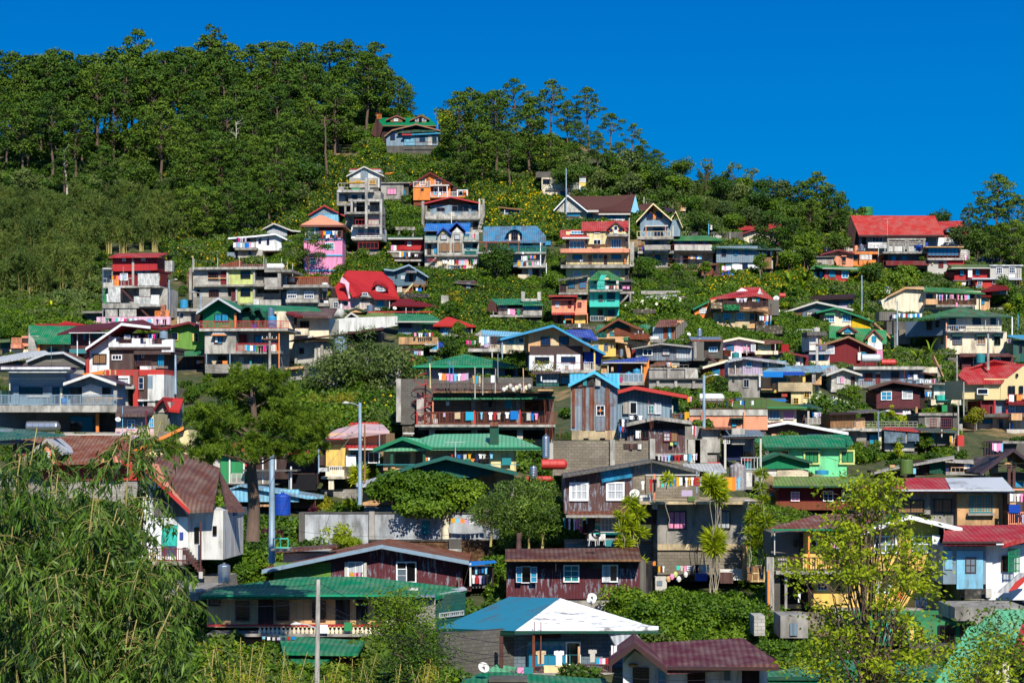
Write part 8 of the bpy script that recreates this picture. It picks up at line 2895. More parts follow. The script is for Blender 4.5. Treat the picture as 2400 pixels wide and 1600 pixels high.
house('unfinished grey concrete house with two lime green panels','''
W b.lgy 535 265 960 640
W b.gry 535 600 1280 740 -.1 6
W=lime_panel p.lime 962 265 1280 455 -.15 3
W=lime_panel p.lime 1075 485 1280 680 -.15 3
B c.lgy 535 238 1410 268 -1.0 7
B c.gry 535 453 1410 478 -1.0 2
W b.gry 1290 300 1610 640 .8 5
V 1320 300 1590 360 .75 .9
V 1325 505 1590 560 .75 .9
W b.lgy 1410 370 1600 480 -.6 .5
B c.gry 1410 270 1750 300 -1.0 7
B c.gry 1410 480 1750 510 -1.0 6
C c.gry 1595 290 490 .45 -.6
C c.bgr 1665 340 490 .45 2.5
C c.lgy 960 260 460 .3 -.3
C c.lgy 1285 260 700 .3 -.3
C c.lgy 1070 470 660 .25 -.3
N bk 722 305 842 388 6 1
D p.dred 875 290 942 455
N kk 1120 288 1235 375 1 1 -.15
N kk 583 518 615 610 1 1
N bk 732 522 850 605 6 1
D p.mar 1005 512 1060 655
N kk 1120 503 1235 592 1 1 -.15
W p.bgr 1610 540 1690 720 1.5 4
X=timber_brace w.tan 720 370 940 382 -.4 -.3
C m.lgy 536 105 245 .07 -.6
C m.lgy 548 140 245 .07 -.3
C m.lgy 838 120 245 .07 -.6
C m.lgy 1105 110 245 .07 -.6
C m.lgy 1403 100 245 .07 -.6
C m.lgy 1430 140 270 .07 -.8
C m.lgy 1618 130 280 .07 -.8
C m.lgy 1690 170 300 .07 -.5
C m.lgy 1755 195 350 .07 -.2
P=shed_on_roof r.rus 3 2 860 235 860 212 1095 155 1130 160 1130 235
B r.bru 1130 203 1450 237 3 5
C c.gry 505 250 640 .4 .5
W k.soi 460 290 500 480 3 3
W c.lgy 1320 640 1610 720 -.3 .5
X=round_arch c.ow 1275 630 1345 700 -.9 -.4''',1000,740,-5)
tank('white horizontal tank on the lime panelled concrete house roof',1545,268,200,72,'m.ow',D=gz2((1000,740))+2,horiz=True,bands=2)
tank('pale round ended tank right of the lime panelled house',1740,425,85,75,'m.lgy',D=gz2((1000,740))+3.5,bands=1)
tank('orange round ended drum tank on the flat grey annex',2000,450,85,62,'m.brd',D=gz2((1900,720))+3,bands=1)
house('flat roofed grey annex with barred lace windows','''
W c.lgy 1685 490 2070 700
B c.gry 1640 455 2200 490 -1.2 6
N wd 1690 575 1800 620 5 1
N ws 1690 542 1800 578 3 1
N wd 1900 575 2010 620 5 1
N ws 1900 542 2010 578 3 1
L m.brn 1690 625 2190 632 3 -1.2 1
W=parapet c.lgy 1690 635 2080 680 -1.3 -1.1
B c.gry 1690 680 2200 720 -1.4 .3
W p.dgy 1700 720 2190 780 .8 4
B m.red 1700 360 2190 368 3 3.1
X=back_roof r.rus 1620 360 2200 480 5 6''',1900,760,-5)
tank('square pale water tank on a steel tower right of the flat annex',590+1560,640,75,100,'m.ow',D=gz2((1900,760)),legpx=110,dome=False,bands=1)
house('dark emerald gabled house above a railed concrete storey','''
P v.grn 0 9 655 905 655 770 850 640 1050 775 1050 1000 655 1000
W v.dgrn 1050 780 1440 1000 .0 6
R t.grn 9 -1.4 575 795 845 612 1120 775 / m.slv
R t.grn 4 -1.2 1090 780 1165 712 1225 705 1285 815 / m.dgrn
R t.grn 4 -1.0 1250 800 1300 745 1350 738 1400 840 / m.dgrn
T t.grn .15 1225 765 .5 2100 770 2 2050 730 6 1240 700 6
N kb 800 815 882 900 2 1
N kb 890 815 968 900 2 1
W w.dbr 560 800 655 905 1 3
C p.org 1055 800 990 .25 -.6
N kk 1090 820 1140 890 1 1
B c.lgy 612 990 1695 1022 -1.7 7
L m.brd 615 900 1700 992 60 -1.65 2 4
W c.lgy 680 1015 1060 1300 -1.0 8
W c.gry 1060 1020 1600 1300 .2 6
P=window_hood t.slv -1.9 .9 755 1075 780 1042 915 1042 938 1075
X=hood_edge m.org 760 1062 930 1078 -1.95 -1.85
N bb 797 1085 892 1178 2 1 -1.0
X=white_curtain f.ow 805 1095 835 1160 -1.3 -1.2
N br 1105 1065 1195 1180 2 1 .2
N kb 1290 1080 1395 1170 2 1 .2
B c.gry 1060 1265 1610 1300 -1.3 .3
L m.brd 1070 1175 1580 1268 30 -1.2 2
C m.org 1590 1045 1568 .12 -1.3
W c.gry 690 1300 1600 1540 .8 6
V 840 1330 945 1430 .7 .9
N bs 1275 1340 1390 1430 3 1 .8
D p.lgy 1095 1335 1160 1440 .8
W=parapet c.gry 700 1430 1540 1540 -.9 -.7
L m.teal 700 1432 1540 1500 20 -1.0 2
C m.bgr 700 1300 1500 .12 -1
C m.bgr 988 1300 1500 .12 -1
C w.brn 685 1300 1450 .1 -1.1
B c.dgy 690 1540 1600 1568 -1.1 .4
X=teal_cabinet m.teal 1228 1390 1252 1525 -1.1 -.9
X=bench w.tan 875 955 985 965 -1.3 -1
X=green_chair m.grd 670 945 710 990 -1.4 -1.1
X=blue_bucket m.rbl 1260 930 1310 985 -1.3 -1
Y 1170 1560 1192 80 -1.4 sS,cS,wT,bS,gS,kS,kS,hT,nS,sS,wT,oT on the red rail of the emerald gabled house
Y 760 960 1385 62 -.7 dS,-,oT on the bottom line of the emerald gabled house''',1100,1568,-4)
tank('polished tank with pink red band on the emerald house terrace',1488,860,90,115,'z.slv',D=gz2((1100,1568))-.3,bands=6)
tank('cyan plastic tank on the emerald house terrace',1505,985,115,140,'m.cbl',D=gz2((1100,1568))-1,bands=5)
pl_,h_=pole('grey concrete pole with crossarm and transformer box before the emerald house',1475,1045,1590,'c.gry',.18,D=gz2((1100,1568))-4,arms='xt')
house('green timber house with maroon roof and yellow shuttered windows','''
P v.pgrn 0 6 150 1000 270 970 480 935 610 985 680 1010 680 1255 270 1240 150 1170
R t.mar 6 -1 110 960 150 990 485 907 615 965 / m.dred
N yk 270 1045 350 1135 1 1
W=shutter m.yel 530 1052 560 1148 -.5 .0
N yk 562 1050 605 1155 1 2
T t.grn .12 250 1330 -1.8 690 1312 -1.8 680 1262 0 420 1268 0
W p.dbr 280 1330 690 1500 .8 4
N tb 225 1320 310 1400 3 1
C w.tan 1600 0 0 .1
C m.ow 260 975 1010 .1 -.8
Y 540 660 1380 42 -.8 -,lT,oT in the dark porch of the green timber house'''.replace('C w.tan 1600 0 0 .1\n','').replace('N tb','N uc'),450,1500,-5)
house('small grey concrete house with iron gate below the stack of floors','''
W c.lgy 340 770 610 960
B c.lgy 335 745 660 780 -.8 5
N kd 365 818 412 850 2 1
N kk 515 820 570 915 4 1
C m.slt 372 780 910 .06 -.6''',480,960,-6)
tank('cyan tank on the small grey concrete house',425,745,98,100,'m.cbl',D=gz2((480,960))+1,bands=5)
pole('grey steel lamp pole before the small grey house',632,560,745,'m.bgr',.12,D=gz2((480,960))-2,arms='l')
pole('blue grey steel lamp pole beside the stack of floors',240,395,880,'m.bgr',.13,arms='r')
pole('pale steel pole rising above the near pine at the left',320,1315,1700,'m.bgr',.14,D=205,arms='')
house('cream house with brown sheet roof and dark timber corner','''
P p.crw 0 8 1530 800 1530 760 1640 770 1780 860 1780 1400 1600 1400
W p.crw 1780 850 2200 1110 .2 7
T t.bru .2 1780 840 -1.6 2240 845 -1.5 2300 745 3 1540 735 3 1640 790 .6
T=red_patch t.dred .16 1540 735 2.9 1650 795 .3 1780 838 -1.7 1880 836 -1.7 1700 745 2.9
C w.dbr 1790 850 985 .3 -.5
N bk 1850 905 1955 985 3 1 .2
L m.brn 1785 985 1960 1080 12 -1 2
W=parapet p.crw 1800 995 1955 1075 -.85 -.7
B p.lgy 1785 1078 1990 1110 -1.1 .3
N kk 1600 1160 1630 1205 1 1
C m.rus 1785 1110 1400 .1 -.4
Y 1870 1930 1022 42 -1.15 wT,pS on the little rail of the cream brown roofed house''',1700,1400,-5)
tile(650,600)
house('grey stone house under a huge red tiled roof with eyebrow dormer','''
W c.lgy 950 480 1375 650
W c.ppk 745 480 950 655 .3 5
T l.red .2 915 495 -1.3 985 500 -1.3 1060 430 -1.3 1115 430 -1.3 1190 515 -1.3 1495 520 -1.3 1420 310 1.2 1280 190 3.5 855 178 3.5 815 235 2.6
T l.red .2 760 300 3 815 238 2.5 855 178 3.4 1280 190 3.6 1200 186 4.5 850 176 4.5
T l.red .2 745 525 -.4 875 530 -.4 830 340 1.6 755 315 3 700 385 1.6
P=side_gable p.ppk -.2 .4 870 520 880 330 790 250 765 320 830 345 900 520
P=dark_gable w.dbr .6 .3 655 500 655 420 700 390 745 525
P=arch_gable c.gry -1.1 .3 990 500 1060 435 1110 435 1180 512
P=eyebrow_wall c.lgy -.9 1.5 1205 430 1205 360 1230 345 1300 345 1325 370 1325 430
T=eyebrow_roof l.red .2 1155 385 -1.2 1220 330 -1.4 1295 325 -1.4 1372 392 -1.2 1330 320 1.6 1262 285 2.2 1190 310 1.6
N ws 1232 350 1305 430 4 3 -.95
N wd 1040 450 1105 485 3 1 -1.15
N wd 1015 565 1125 640 6 3 -.1
P=arch_panel c.tan -.15 .2 985 640 1035 530 1060 510 1100 510 1130 530 1190 640
N ub 1225 560 1305 620 3 2
N kk 820 565 858 598 1 1 .3
W c.lgy 630 515 745 655 -.5 4
N wk 690 565 745 630 2 2 -.5
W p.ow 570 545 625 660 -.3 2
D w.wht 770 545 795 640 .3
C m.ow 1375 530 650 .1 -.9
W w.dbr 1380 530 1480 560 .2 2
B c.gry 1190 650 1480 665 -1 2
X=water_spout c.lgy 1195 640 1380 660 -.9 -.5''',1150,665,-4)
tank('steel tank with blue label band by the red tiled house',1142,680,100,78,'z.slv',D=gz2((1150,665))-3,bands=7)
house('house with patchy green roof and red ridge behind the long white wall','''
T t.grn .15 1470 800 -1.3 2060 825 -1.3 1890 715 4 1430 700 4
T r.pgrn .15 830 755 -1 1470 800 -1.3 1430 700 4 905 680 4
X=ridge_cap m.brd 905 678 1900 690 3.9 4.2
X=gutter m.lgy 1470 798 2060 812 -1.4 -1.2
R=gable t.dgrn 4 -1.2 825 755 905 690 1000 745 / m.lgy
R=small_gable t.dgrn 4 1 835 670 965 625 1090 668
W v.tan 870 640 1060 690 1.3 3
W p.bgr 1480 810 1980 960 .2 5
W p.nav 1490 810 1650 880 .1 1
D v.grd 1778 845 1815 900 .2
N ub 1990 865 2060 950 2 1 .2
C m.lgy 1950 840 930 .1 -.9
W p.bgr 1900 850 2091 960 .4 4''',1600,960,0)
tank('big pale horizontal tank with round end on the white wall terrace',720,760,190,118,'m.lgy',D=gz2((1000,1000))+3,horiz=True,bands=2,yaw=-30)
house('long white rendered terrace wall with angled corner','''
W p.lgy 395 790 610 1000 0 6
P p.ow 0 .6 610 785 870 755 1470 735 1470 850 1250 890 610 990
W c.ow 1445 735 1472 820 -.2 .5
C m.lgy 510 720 785 .06 .5
C m.lgy 598 715 785 .06 .5
X=ridge w.brn 150 1030 640 1045 -1 -.9
W p.dgy 860 930 1300 1100 3 3
W v.bru 560 1010 680 1040 1 2''',900,1080,-3,name='wall',cat='wall',grp='retaining walls')
house('grey block house with dark sweeping roof and one small window','''
W b.lgy 215 1060 565 1345 0 6
W p.gry 565 1060 690 1300 .4 5
T w.brn .16 140 1040 -1.5 690 965 -1.3 1300 885 -1 1300 870 3 600 980 3 200 1020 3
W p.blk 860 920 1240 1040 1.5 4
N kk 272 1130 323 1195 1 1
C c.gry 548 1065 1310 .3 -.15
C c.lgy 230 1065 1345 .3 -.15
C m.brn 440 1100 1300 .05 -.4
C m.brn 490 1080 1300 .05 -.4''',400,1350,-3)
tank('tall pale blue silo tank with rust streak behind the thorny tree',770,1230,170,280,'m.bgr',D=gz2((400,1350))-.5,dome=False,bands=1)
house('low block house with ochre edged slab and blue grey wall','''
W b.gry 135 1380 330 1600
T w.tan .15 90 1380 -1 330 1355 -1 330 1340 1 90 1368 1
W p.bgr 395 1360 590 1600 .4 4
B c.gry 395 1315 620 1350 -.6 4
W c.dgy 325 1320 395 1600 .2 3''',300,1600,-2)
# ================================================================ vegetation of the town, wires, small things
tile(0,0,1.0)
def infoot(x,y,fr_=1.6,m=.4):
 P=Vector((x,y,0))
 for fr,u0,u1,d0,d1 in FOOT:
  q=Vector((x-fr.O.x,y-fr.O.y,0));u=q.dot(fr.e);d=q.dot(fr.n)
  if u0-m<u<u1+m and d0-fr_<d<d1+.2: return True
 return False
BU=[make_bush(1.7,1.5,201,'green',9,90),make_bush(1.4,1.4,202,'dark',9,90),make_bush(1.6,1.5,203,'grey',9,80),make_bush(1.7,1.4,204,'oliv',8,80),make_bush(1.8,1.6,205,'dark',9,85,fl=22),make_bush(1.9,1.5,206,'green',9,85,fl=60),make_bush(1.3,1.3,207,'lite',8,70,LL=.26,W=.15),make_bush(1.0,1.6,208,'green',9,80,LL=.24,W=.13)]
GRASS=make_bush(.8,1.7,209,'green',10,70,LL=.55,W=.07,up=1.2);DRY=make_bush(.7,1.6,210,'oliv',10,60,LL=.5,W=.07,up=1.2)
def scatter(name,label,me,pts,scl,rots):
 n=len(pts)
 if not n: return
 P=bpy.data.meshes.new(name);P.vertices.add(n);P.vertices.foreach_set('co',np.array(pts,dtype=np.float32).ravel());a=P.attributes.new('scl','FLOAT','POINT');a.data.foreach_set('value',np.array(scl,dtype=np.float32));a=P.attributes.new('rot','FLOAT','POINT');a.data.foreach_set('value',np.array(rots,dtype=np.float32))
 proto=bpy.data.objects.new(name+'_leaf_source',me)
 g=bpy.data.node_groups.new(name,'GeometryNodeTree');g.interface.new_socket('Geometry',in_out='INPUT',socket_type='NodeSocketGeometry');g.interface.new_socket('Geometry',in_out='OUTPUT',socket_type='NodeSocketGeometry')
 gi=g.nodes.new('NodeGroupInput');go=g.nodes.new('NodeGroupOutput');ip=g.nodes.new('GeometryNodeInstanceOnPoints');oi=g.nodes.new('GeometryNodeObjectInfo');oi.inputs['Object'].default_value=proto;oi.inputs['As Instance'].default_value=True
 s=g.nodes.new('GeometryNodeInputNamedAttribute');s.data_type='FLOAT';s.inputs['Name'].default_value='scl';r=g.nodes.new('GeometryNodeInputNamedAttribute');r.data_type='FLOAT';r.inputs['Name'].default_value='rot';cx=g.nodes.new('ShaderNodeCombineXYZ')
 K=g.links.new;K(gi.outputs[0],ip.inputs['Points']);K(oi.outputs['Geometry'],ip.inputs['Instance']);K(s.outputs['Attribute'],ip.inputs['Scale']);K(r.outputs['Attribute'],cx.inputs[2]);K(cx.outputs[0],ip.inputs['Rotation']);K(ip.outputs[0],go.inputs[0])
 o=obj(name,P);m=o.modifiers.new('scatter','NODES');m.node_group=g;tag(o,label,None,None,'stuff');return o
# zones: x0 y0 x1 y1 (photo px), spacing in metres, kind weights, scale range
ZN=[(790,238,1010,335,1.4,'0120',(1,2)),(-60,300,700,480,2.6,'1112',(1,1.8)),(-60,440,230,760,2.6,'2331',(.8,1.5)),(230,440,420,575,2.6,'2331',(.8,1.5)),(400,420,760,640,1.9,'1121402',(.9,1.7)),(600,470,780,600,1.7,'11124',(.9,1.6)),(690,380,860,520,1.6,'44151',(.9,1.7)),(850,300,1100,470,1.6,'01126014',(.9,1.6)),(1040,300,1340,480,2.0,'1124',(.9,1.7)),
 (1110,440,1300,545,1.4,'44551',(1,1.7)),(1260,480,1480,560,1.6,'45142',(.9,1.4)),(1320,400,2000,560,2.2,'121',(1,2)),(1560,480,2000,600,1.7,'11206',(.9,1.6)),(2180,520,2460,640,2.0,'112',(1,1.8)),
 (870,420,980,560,1.5,'01011',(.8,1.5)),(420,560,820,660,1.5,'50014',(.8,1.4)),(780,560,940,680,1.5,'0140',(.8,1.4)),(980,600,1260,800,1.3,'071140G',(.7,1.3)),(980,640,1300,860,1.4,'0117',(.7,1.2)),
 (1280,600,1800,760,1.6,'7G0172GD',(.6,1.1)),(1430,690,1960,790,1.3,'0707161',(.7,1.2)),(1650,560,2100,700,1.5,'7071D5',(.7,1.3)),(1560,740,1900,820,1.4,'0170G',(.7,1.2)),(1880,620,2420,900,1.5,'0176212',(.7,1.3)),(2080,780,2200,900,1.4,'07G1',(.8,1.2)),(2000,960,2240,1080,1.2,'017G6',(.7,1.2)),
 (-20,715,230,790,1.5,'0107',(.7,1.2)),(700,880,960,1020,1.4,'01103',(.9,1.5)),(360,900,760,1300,2.6,'1107',(.6,1)),(480,1180,700,1340,1.4,'0101',(.8,1.4)),(860,960,980,1010,1.3,'014',(.8,1.3)),
 (820,1040,1320,1220,2.0,'017',(.6,1.1)),(1090,1200,1340,1310,1.2,'0171',(.7,1.2)),(700,1270,1180,1320,1.8,'07G',(.5,.9)),(1430,1360,1800,1500,1.0,'0100',(.8,1.2)),(1740,1380,1900,1600,1.3,'G701D',(.6,1.1)),(1640,1290,1820,1420,1.8,'GD07',(.6,.9)),(1300,1560,1440,1600,2,'07',(.6,.9)),(380,1280,520,1400,1.3,'0010',(.8,1.2)),(-60,1200,520,1700,2.0,'01',(.8,1.3)),(1080,1300,1200,1410,1.3,'0107',(.7,1.1)),(500,1500,1050,1700,1.7,'3013',(.8,1.3)),(1100,780,1320,900,1.6,'0100',(.7,1.1)),(1550,900,1720,960,1.6,'01',(.6,1)),(650,640,900,700,1.6,'5015',(.7,1.2))]
buck={}
KEY={str(i):i for i in range(8)};KEY['G']=8;KEY['D']=9
MS=BU+[GRASS,DRY]
for (x0,y0,x1,y1,sp,kinds,sr) in ZN:
 ym=(y0+y1)/2;D0,D1=gd((x0+x1)/2,y1),gd((x0+x1)/2,y0);W_=(x1-x0)/F*(D0+D1)/2;Lg=(D1-D0)*1.15;nn=int(W_*abs(Lg)/sp**2*1.5)
 for _ in range(nn):
  px=RU(x0,x1);py=RU(y0,y1)
  if py<skyl(px)+1: continue
  q=gp(px,py)
  sc_=RU(*sr)*.9;k=KEY[random.choice(kinds)];sc_*=1 if k<7 else .8
  if infoot(q.x,q.y,1.4+4.2*max(0,sc_-.35)*(1 if k<7 else .4)): continue
  buck.setdefault(k,[]).append(((q.x,q.y,q.z-.25),sc_,RR()*6.28))
# thin general cover so that no slope is bare
for _ in range(6500):
 px=RU(-200,3000);py=RU(300,1700)
 if py<skyl(px)+1 or (800<py<1180 and px<2400 and RR()<.55): continue
 q=gp(px,py)
 if infoot(q.x,q.y,2.6): continue
 buck.setdefault(random.choice((0,1,8,9,7,1,3)),[]).append(((q.x,q.y,q.z-.25),RU(.5,.95),RR()*6.28))
NM=['leafy_undergrowth','dark_undergrowth','grey_undergrowth','olive_undergrowth','wild_sunflower_patch','bright_wild_sunflower_patch','yellow_green_undergrowth','creeping_vines','grass_tufts','dry_grass_tufts']
for k,v in buck.items(): scatter(NM[k],'low '+NM[k].replace('_',' ')+' covering the open hillside',MS[k],[a for a,_,_ in v],[b for _,b,_ in v],[c for _,_,c in v])
print('scatter',{k:len(v) for k,v in buck.items()})
# ---- individual trees and shrubs;(label, builder, photo px of foot, height px, depth shift)
def tree_at(label,mk,px,gy,ty,H0,cat='tree',name='tree',D=None,grp='trees and shrubs among the houses',wd=None,dd=0,**k):
 D=(D or gd(px,gy))+dd;s=(gy-ty)/F*D/H0;return plant(name,mk[0],mk[1],pt(px,gy,D),label,cat,grp,s=wd*s if wd else s,sz=s,**k)
tree_at('spreading pine with bare lower boughs before the pink tower',make_pine(9,4.4,301,18,150,LL=.5,W=.16,lo=.42,flat=.42,padr=1.15,lean=.02,umb=.9),722,655,545,9,'pine tree','pine_tree',D=312,wd=1.1)
tree_at('leafy green tree before the rusty blue mansard roofed house',make_broad(9,3.6,302,'dark',26,150,LL=.45,W=.25,lo=.12),1168,672,570,9)
tree_at('small round tree right of the maroon roofed low house',make_broad(5,1.6,303,'green',14,120,LL=.3,W=.2,lo=.15),1062,780,702,5)
tree_at('narrow flowering bush tree with yellow tips by the brown shed',make_broad(6,1.3,304,'gold',16,90,LL=.3,W=.2,lo=.08),1068,745,672,6)
tree_at('round dark shrub left of the pale blue roofed cream house',make_broad(5,2.0,305,'green',18,130,LL=.3,W=.2,lo=.05),1080,808,752,5)
tree_at('second round shrub just below the orange red pyramid roof',make_broad(5,2.2,306,'dark',18,130,LL=.3,W=.2,lo=.0),1052,850,780,5)
tree_at('dense shrub above the emerald bungalow roof',make_broad(4,2.2,307,'green',16,120,LL=.3,W=.2,lo=.0),1075,862,808,4,dd=6)
tree_at('broad leafy bush by the stair block under the chalet row',make_broad(6,3.0,308,'green',20,140,LL=.34,W=.22,lo=.05),1515,668,594,6)
tree_at('small tree with thin trunk before the row house',make_broad(5,1.6,309,'green',12,110,LL=.3,W=.2,lo=.3,tr=.012),1652,668,610,5)
tree_at('feathery tall shrub at the right of the blue grey tin house',make_broad(6,1.8,310,'green',14,100,LL=.4,W=.2,lo=.35,bark=PALE),1782,660,592,6)
tree_at('single slim papaya like tree in the middle of the blue grey tin house front',make_frond(6,311,9,'green',.6,.65,.9),1785,655,590,6,name='slim_tree')
tree_at('dark bushy pine with a thick bent trunk right of the long red roof',make_pine(10,3.6,312,34,160,LL=.5,W=.2,lo=.35,padr=1.2),1820,640,500,10,'pine tree','pine_tree')
tree_at('leafy light green tree by the mossy balustrade wall',make_broad(8,3.0,313,'green',22,120,LL=.45,W=.3,lo=.1),1895,640,545,8)
for i,(px,gy,h) in enumerate(((1835,700,55),(1850,680,52),(1862,712,50),(1880,695,58),(1890,670,46),(1822,720,40),(1740,760,42),(1705,770,34),(1760,775,36),(1985,700,30),(985,690,38),(1010,715,34),(120,735,40),(1960,640,30),(2030,632,24),(2150,862,70),(2180,850,62),(2165,880,50),(1720,790,30),(1660,770,32))):
 lb={0:'on the garden slope left of the low red walled house',1:'below the beige two storey house',2:'by the blue grey timber house',3:'among the shrubs at the left edge',4:'beside the orange annex',5:'left of the big cream hip roofed house'}[0 if i<6 else 1 if i in(6,7,8,18,19) else 0 if i==9 else 2 if i<12 else 3 if i==12 else 4 if i<15 else 5]
 mk=make_frond(4,320+i%5,10,'green' if i%3 else 'lite',.55 if i<15 else .25,.3,1.0);tree_at('broad leaved banana plant '+lb if i<15 or i>17 else 'feathery palm '+lb,mk,px,gy,gy-h,4,'banana plant' if i<15 or i>17 else 'palm','banana_plant' if i<15 or i>17 else 'palm_tree',grp='banana plants and palms')
for i,(px,gy,h,kd,lb) in enumerate(((2090,722,95,'green','airy bright green tree with pale forked trunk behind the long cream gallery house'),(2045,680,70,'dark','round dark green tree left of the airy forked one'),(2130,690,75,'green','light crowned tree between the concrete frame and the green roofed house'),(2165,640,45,'dark','small tree before the dark concrete balcony'),(2360,720,70,'dark','thick dark tree at the right edge below the red box room'),(2390,745,60,'green','bushy tree cut by the right edge'),(2330,720,45,'green','low leafy tree right of the small red roofed cream house'),(1995,960,64,'green','dense small tree left of the dark brown timber house'),(1975,955,45,'dark','darker half of the leafy pair by the dark brown house'),(1688,930,52,'dark','dark bush right of the golden shrub'),(1660,915,48,'gold','golden yellow shrub before the dark red gable'),(950,330,40,'green','leafy shrub left of the blue and white cottage'),(1050,330,68,'lite','bright yellow green tree at the right of the hilltop house'),(1040,300,48,'gold','brownish olive tree behind the bright green one on the hilltop'),(900,560,70,'dark','leafy bush tree between stepped concrete and red shack'),(845,560,72,'gold','yellowish tree right of the pink tower'),(850,590,60,'dark','dark bush below the yellowish tree'),(850,625,50,'dark','lowest dark bush right of the pink tower'),(1255,640,60,'dark','narrow bush beside the rocky stairs'),(1300,690,66,'green','pointed shrub left of the grey block house'),(660,700,60,'green','small open tree before the lime panelled house'),(1470,640,40,'green','bush at the foot of the grey orange gabled house'),(1600,690,36,'dark','small bush on the terraced garden'),(1590,650,30,'green','little bush under the row house'),(1945,560,50,'green','leafy patch on the ridge left of the hall'),(2285,1010,60,'gold','brown creeper draped tree at the corner of the pale sided house'),(2100,1060,50,'grey','grey green bush tree below the tarp walled house'),(2170,1060,50,'green','larger bush right of the grey green one'),(2050,1070,40,'green','low bush by the mint house'),(2240,1040,40,'lite','bright bush left of the red line frame'),(1815,880,46,'dark','bushy tree left of the white shaft house'),(1845,880,56,'green','second bushy tree beside the white shaft house'),(1820,930,30,'wfl','x'))):
 if kd=='wfl': continue
 H0=5;tree_at(lb,make_broad(H0,{0:2.6,4:3,13:2.6}.get(i,2.1),340+i,kd,18,110,LL=.36,W=.24,lo=.08,bark=PALE if i==0 else BARK),px,gy,gy-h,H0,'tree' if h>48 else 'shrub')
# white flowering bushes
for px,gy,h,lb in ((1545,750,60,'white flowering bush on the slope right of the turquoise tower'),(1500,745,40,'smaller white flowering bush next to the turquoise tower slope'),(1930,985,60,'white flowering shrub left of the plank shed'),(1985,975,38,'white flowering hedge above the plank shed')):
 c=make_bush(2.4,1.9,400+px,'green',12,110,LL=.28,W=.18,fl=60,fmat='wflow',fs=.3);plant('flowering_shrub',c,None,gp(px,gy),lb,'shrub','trees and shrubs among the houses',s=h/F*gd(px,gy)/2.2)
# thorny open tree in the centre left
A_=make_broad(12,5.6,410,'grey',40,170,LL=.34,W=.17,lo=.1,bark=DEADW,br=.26,tr=.012)
tree_at('large open grey green tree with pale twigs in front of the white wall',A_,855,985,755,12,D=205,wd=1.05)
for px,gy,ty,lb in ((780,980,800,'left flank tree of the big grey green thicket'),(930,985,790,'right flank tree of the big grey green thicket'),(840,1000,850,'low dense tree at the foot of the grey green thicket')):
 tree_at(lb,make_broad(8,4.2,411+px,'grey' if px!=840 else 'green',28,150,LL=.34,W=.18,lo=.0,bark=DEADW,br=.32),px,gy,ty,8,D=203)
for px,gy,ty,lb in ((745,1010,900,'yellow green bamboo clump behind the near pine, left'),(800,1005,890,'yellow green bamboo clump behind the near pine, right'),(690,1010,930,'low bamboo clump hidden behind the near pine')):
 tree_at(lb,make_bamboo(7,3.2,420+px,'gold',14,150,LL=.34,W=.08,droop=.2),px,gy,ty,7,'bamboo','bamboo_clump',D=190)
tree_at('bushy tree left of the royal blue roofed house windows',make_broad(6,2.8,430,'gold',24,60,LL=.24,W=.16,lo=.1,br=.3),1275,925,835,6,D=205)
tree_at('leafy shrub just left of the royal blue roof',make_broad(5,2.3,431,'green',16,120,LL=.28,W=.2,lo=.05),1215,870,812,5,D=226)
# near pine
def big_pine():
 random.seed(77);H=13.2;A=Acc();TP=[Vector((.12*math.sin(i),0,H*.93*i/10-(1 if i==0 else 0))) for i in range(11)];A.tube(TP,[.56*(1-.7*i/10)+.02 for i in range(11)],10);bl=[]
 B=Acc()
 spec=[]
 for k in range(50):
  f=RU(.44,.98);a=RR()*6.28;side=math.cos(a);R_=(7.6 if side<0 else 7.0)*(1.05-.72*max(0,(f-.6)/.4)**1.2)*RU(.35,1)
  z=H*f;p=Vector((R_*math.cos(a),R_*.8*math.sin(a),z+RU(-.4,.5)));zb=max(H*.42,z-R_*.35);i=min(9,int(zb/(H*.93)*10));q=TP[i].copy();q.z=zb;branch(B,q,p,.09,.03,.05,5,5)
  for m in range(7):
   t=p+Vector((random.gauss(0,.62),random.gauss(0,.55),random.gauss(.12,.28)));branch(B,p.lerp(q,.15),t,.03,.012,.05,3,2);bl.append(t)
 Cs=[];Ds=[];vs=[]
 for t in bl:
  for m in range(5):
   c=np.array(t)+rng.normal(size=3)*[.3,.3,.2];n=50;d=rsph(n);d[:,2]+=.45;d/=np.linalg.norm(d,axis=1)[:,None];Cs.append(np.repeat(c[None],n,0)+d*.03);Ds.append(d);vs.append(np.clip(rng.normal(.5,.15)+rng.normal(0,.12,n),0,1))
 C=np.concatenate(Cs);V,a=leaves(C,np.concatenate(Ds),.44*(.75+.5*rng.random(len(C))),.06,np.concatenate(vs));return lmesh('pine_crown',V,a,LF['pine2']),A.mesh('pine_trunk',BARK,True),B.mesh('boughs',BARK,True)
c_,t_,b_=big_pine();e=plant('pine_tree',c_,t_,pt(592,1240,104),'big near pine with thick straight trunk and long needled boughs','pine tree',None,rz=0,s=(1240-878)/F*104/13.2,cname='crown',tname='trunk');obj('boughs',b_,e)
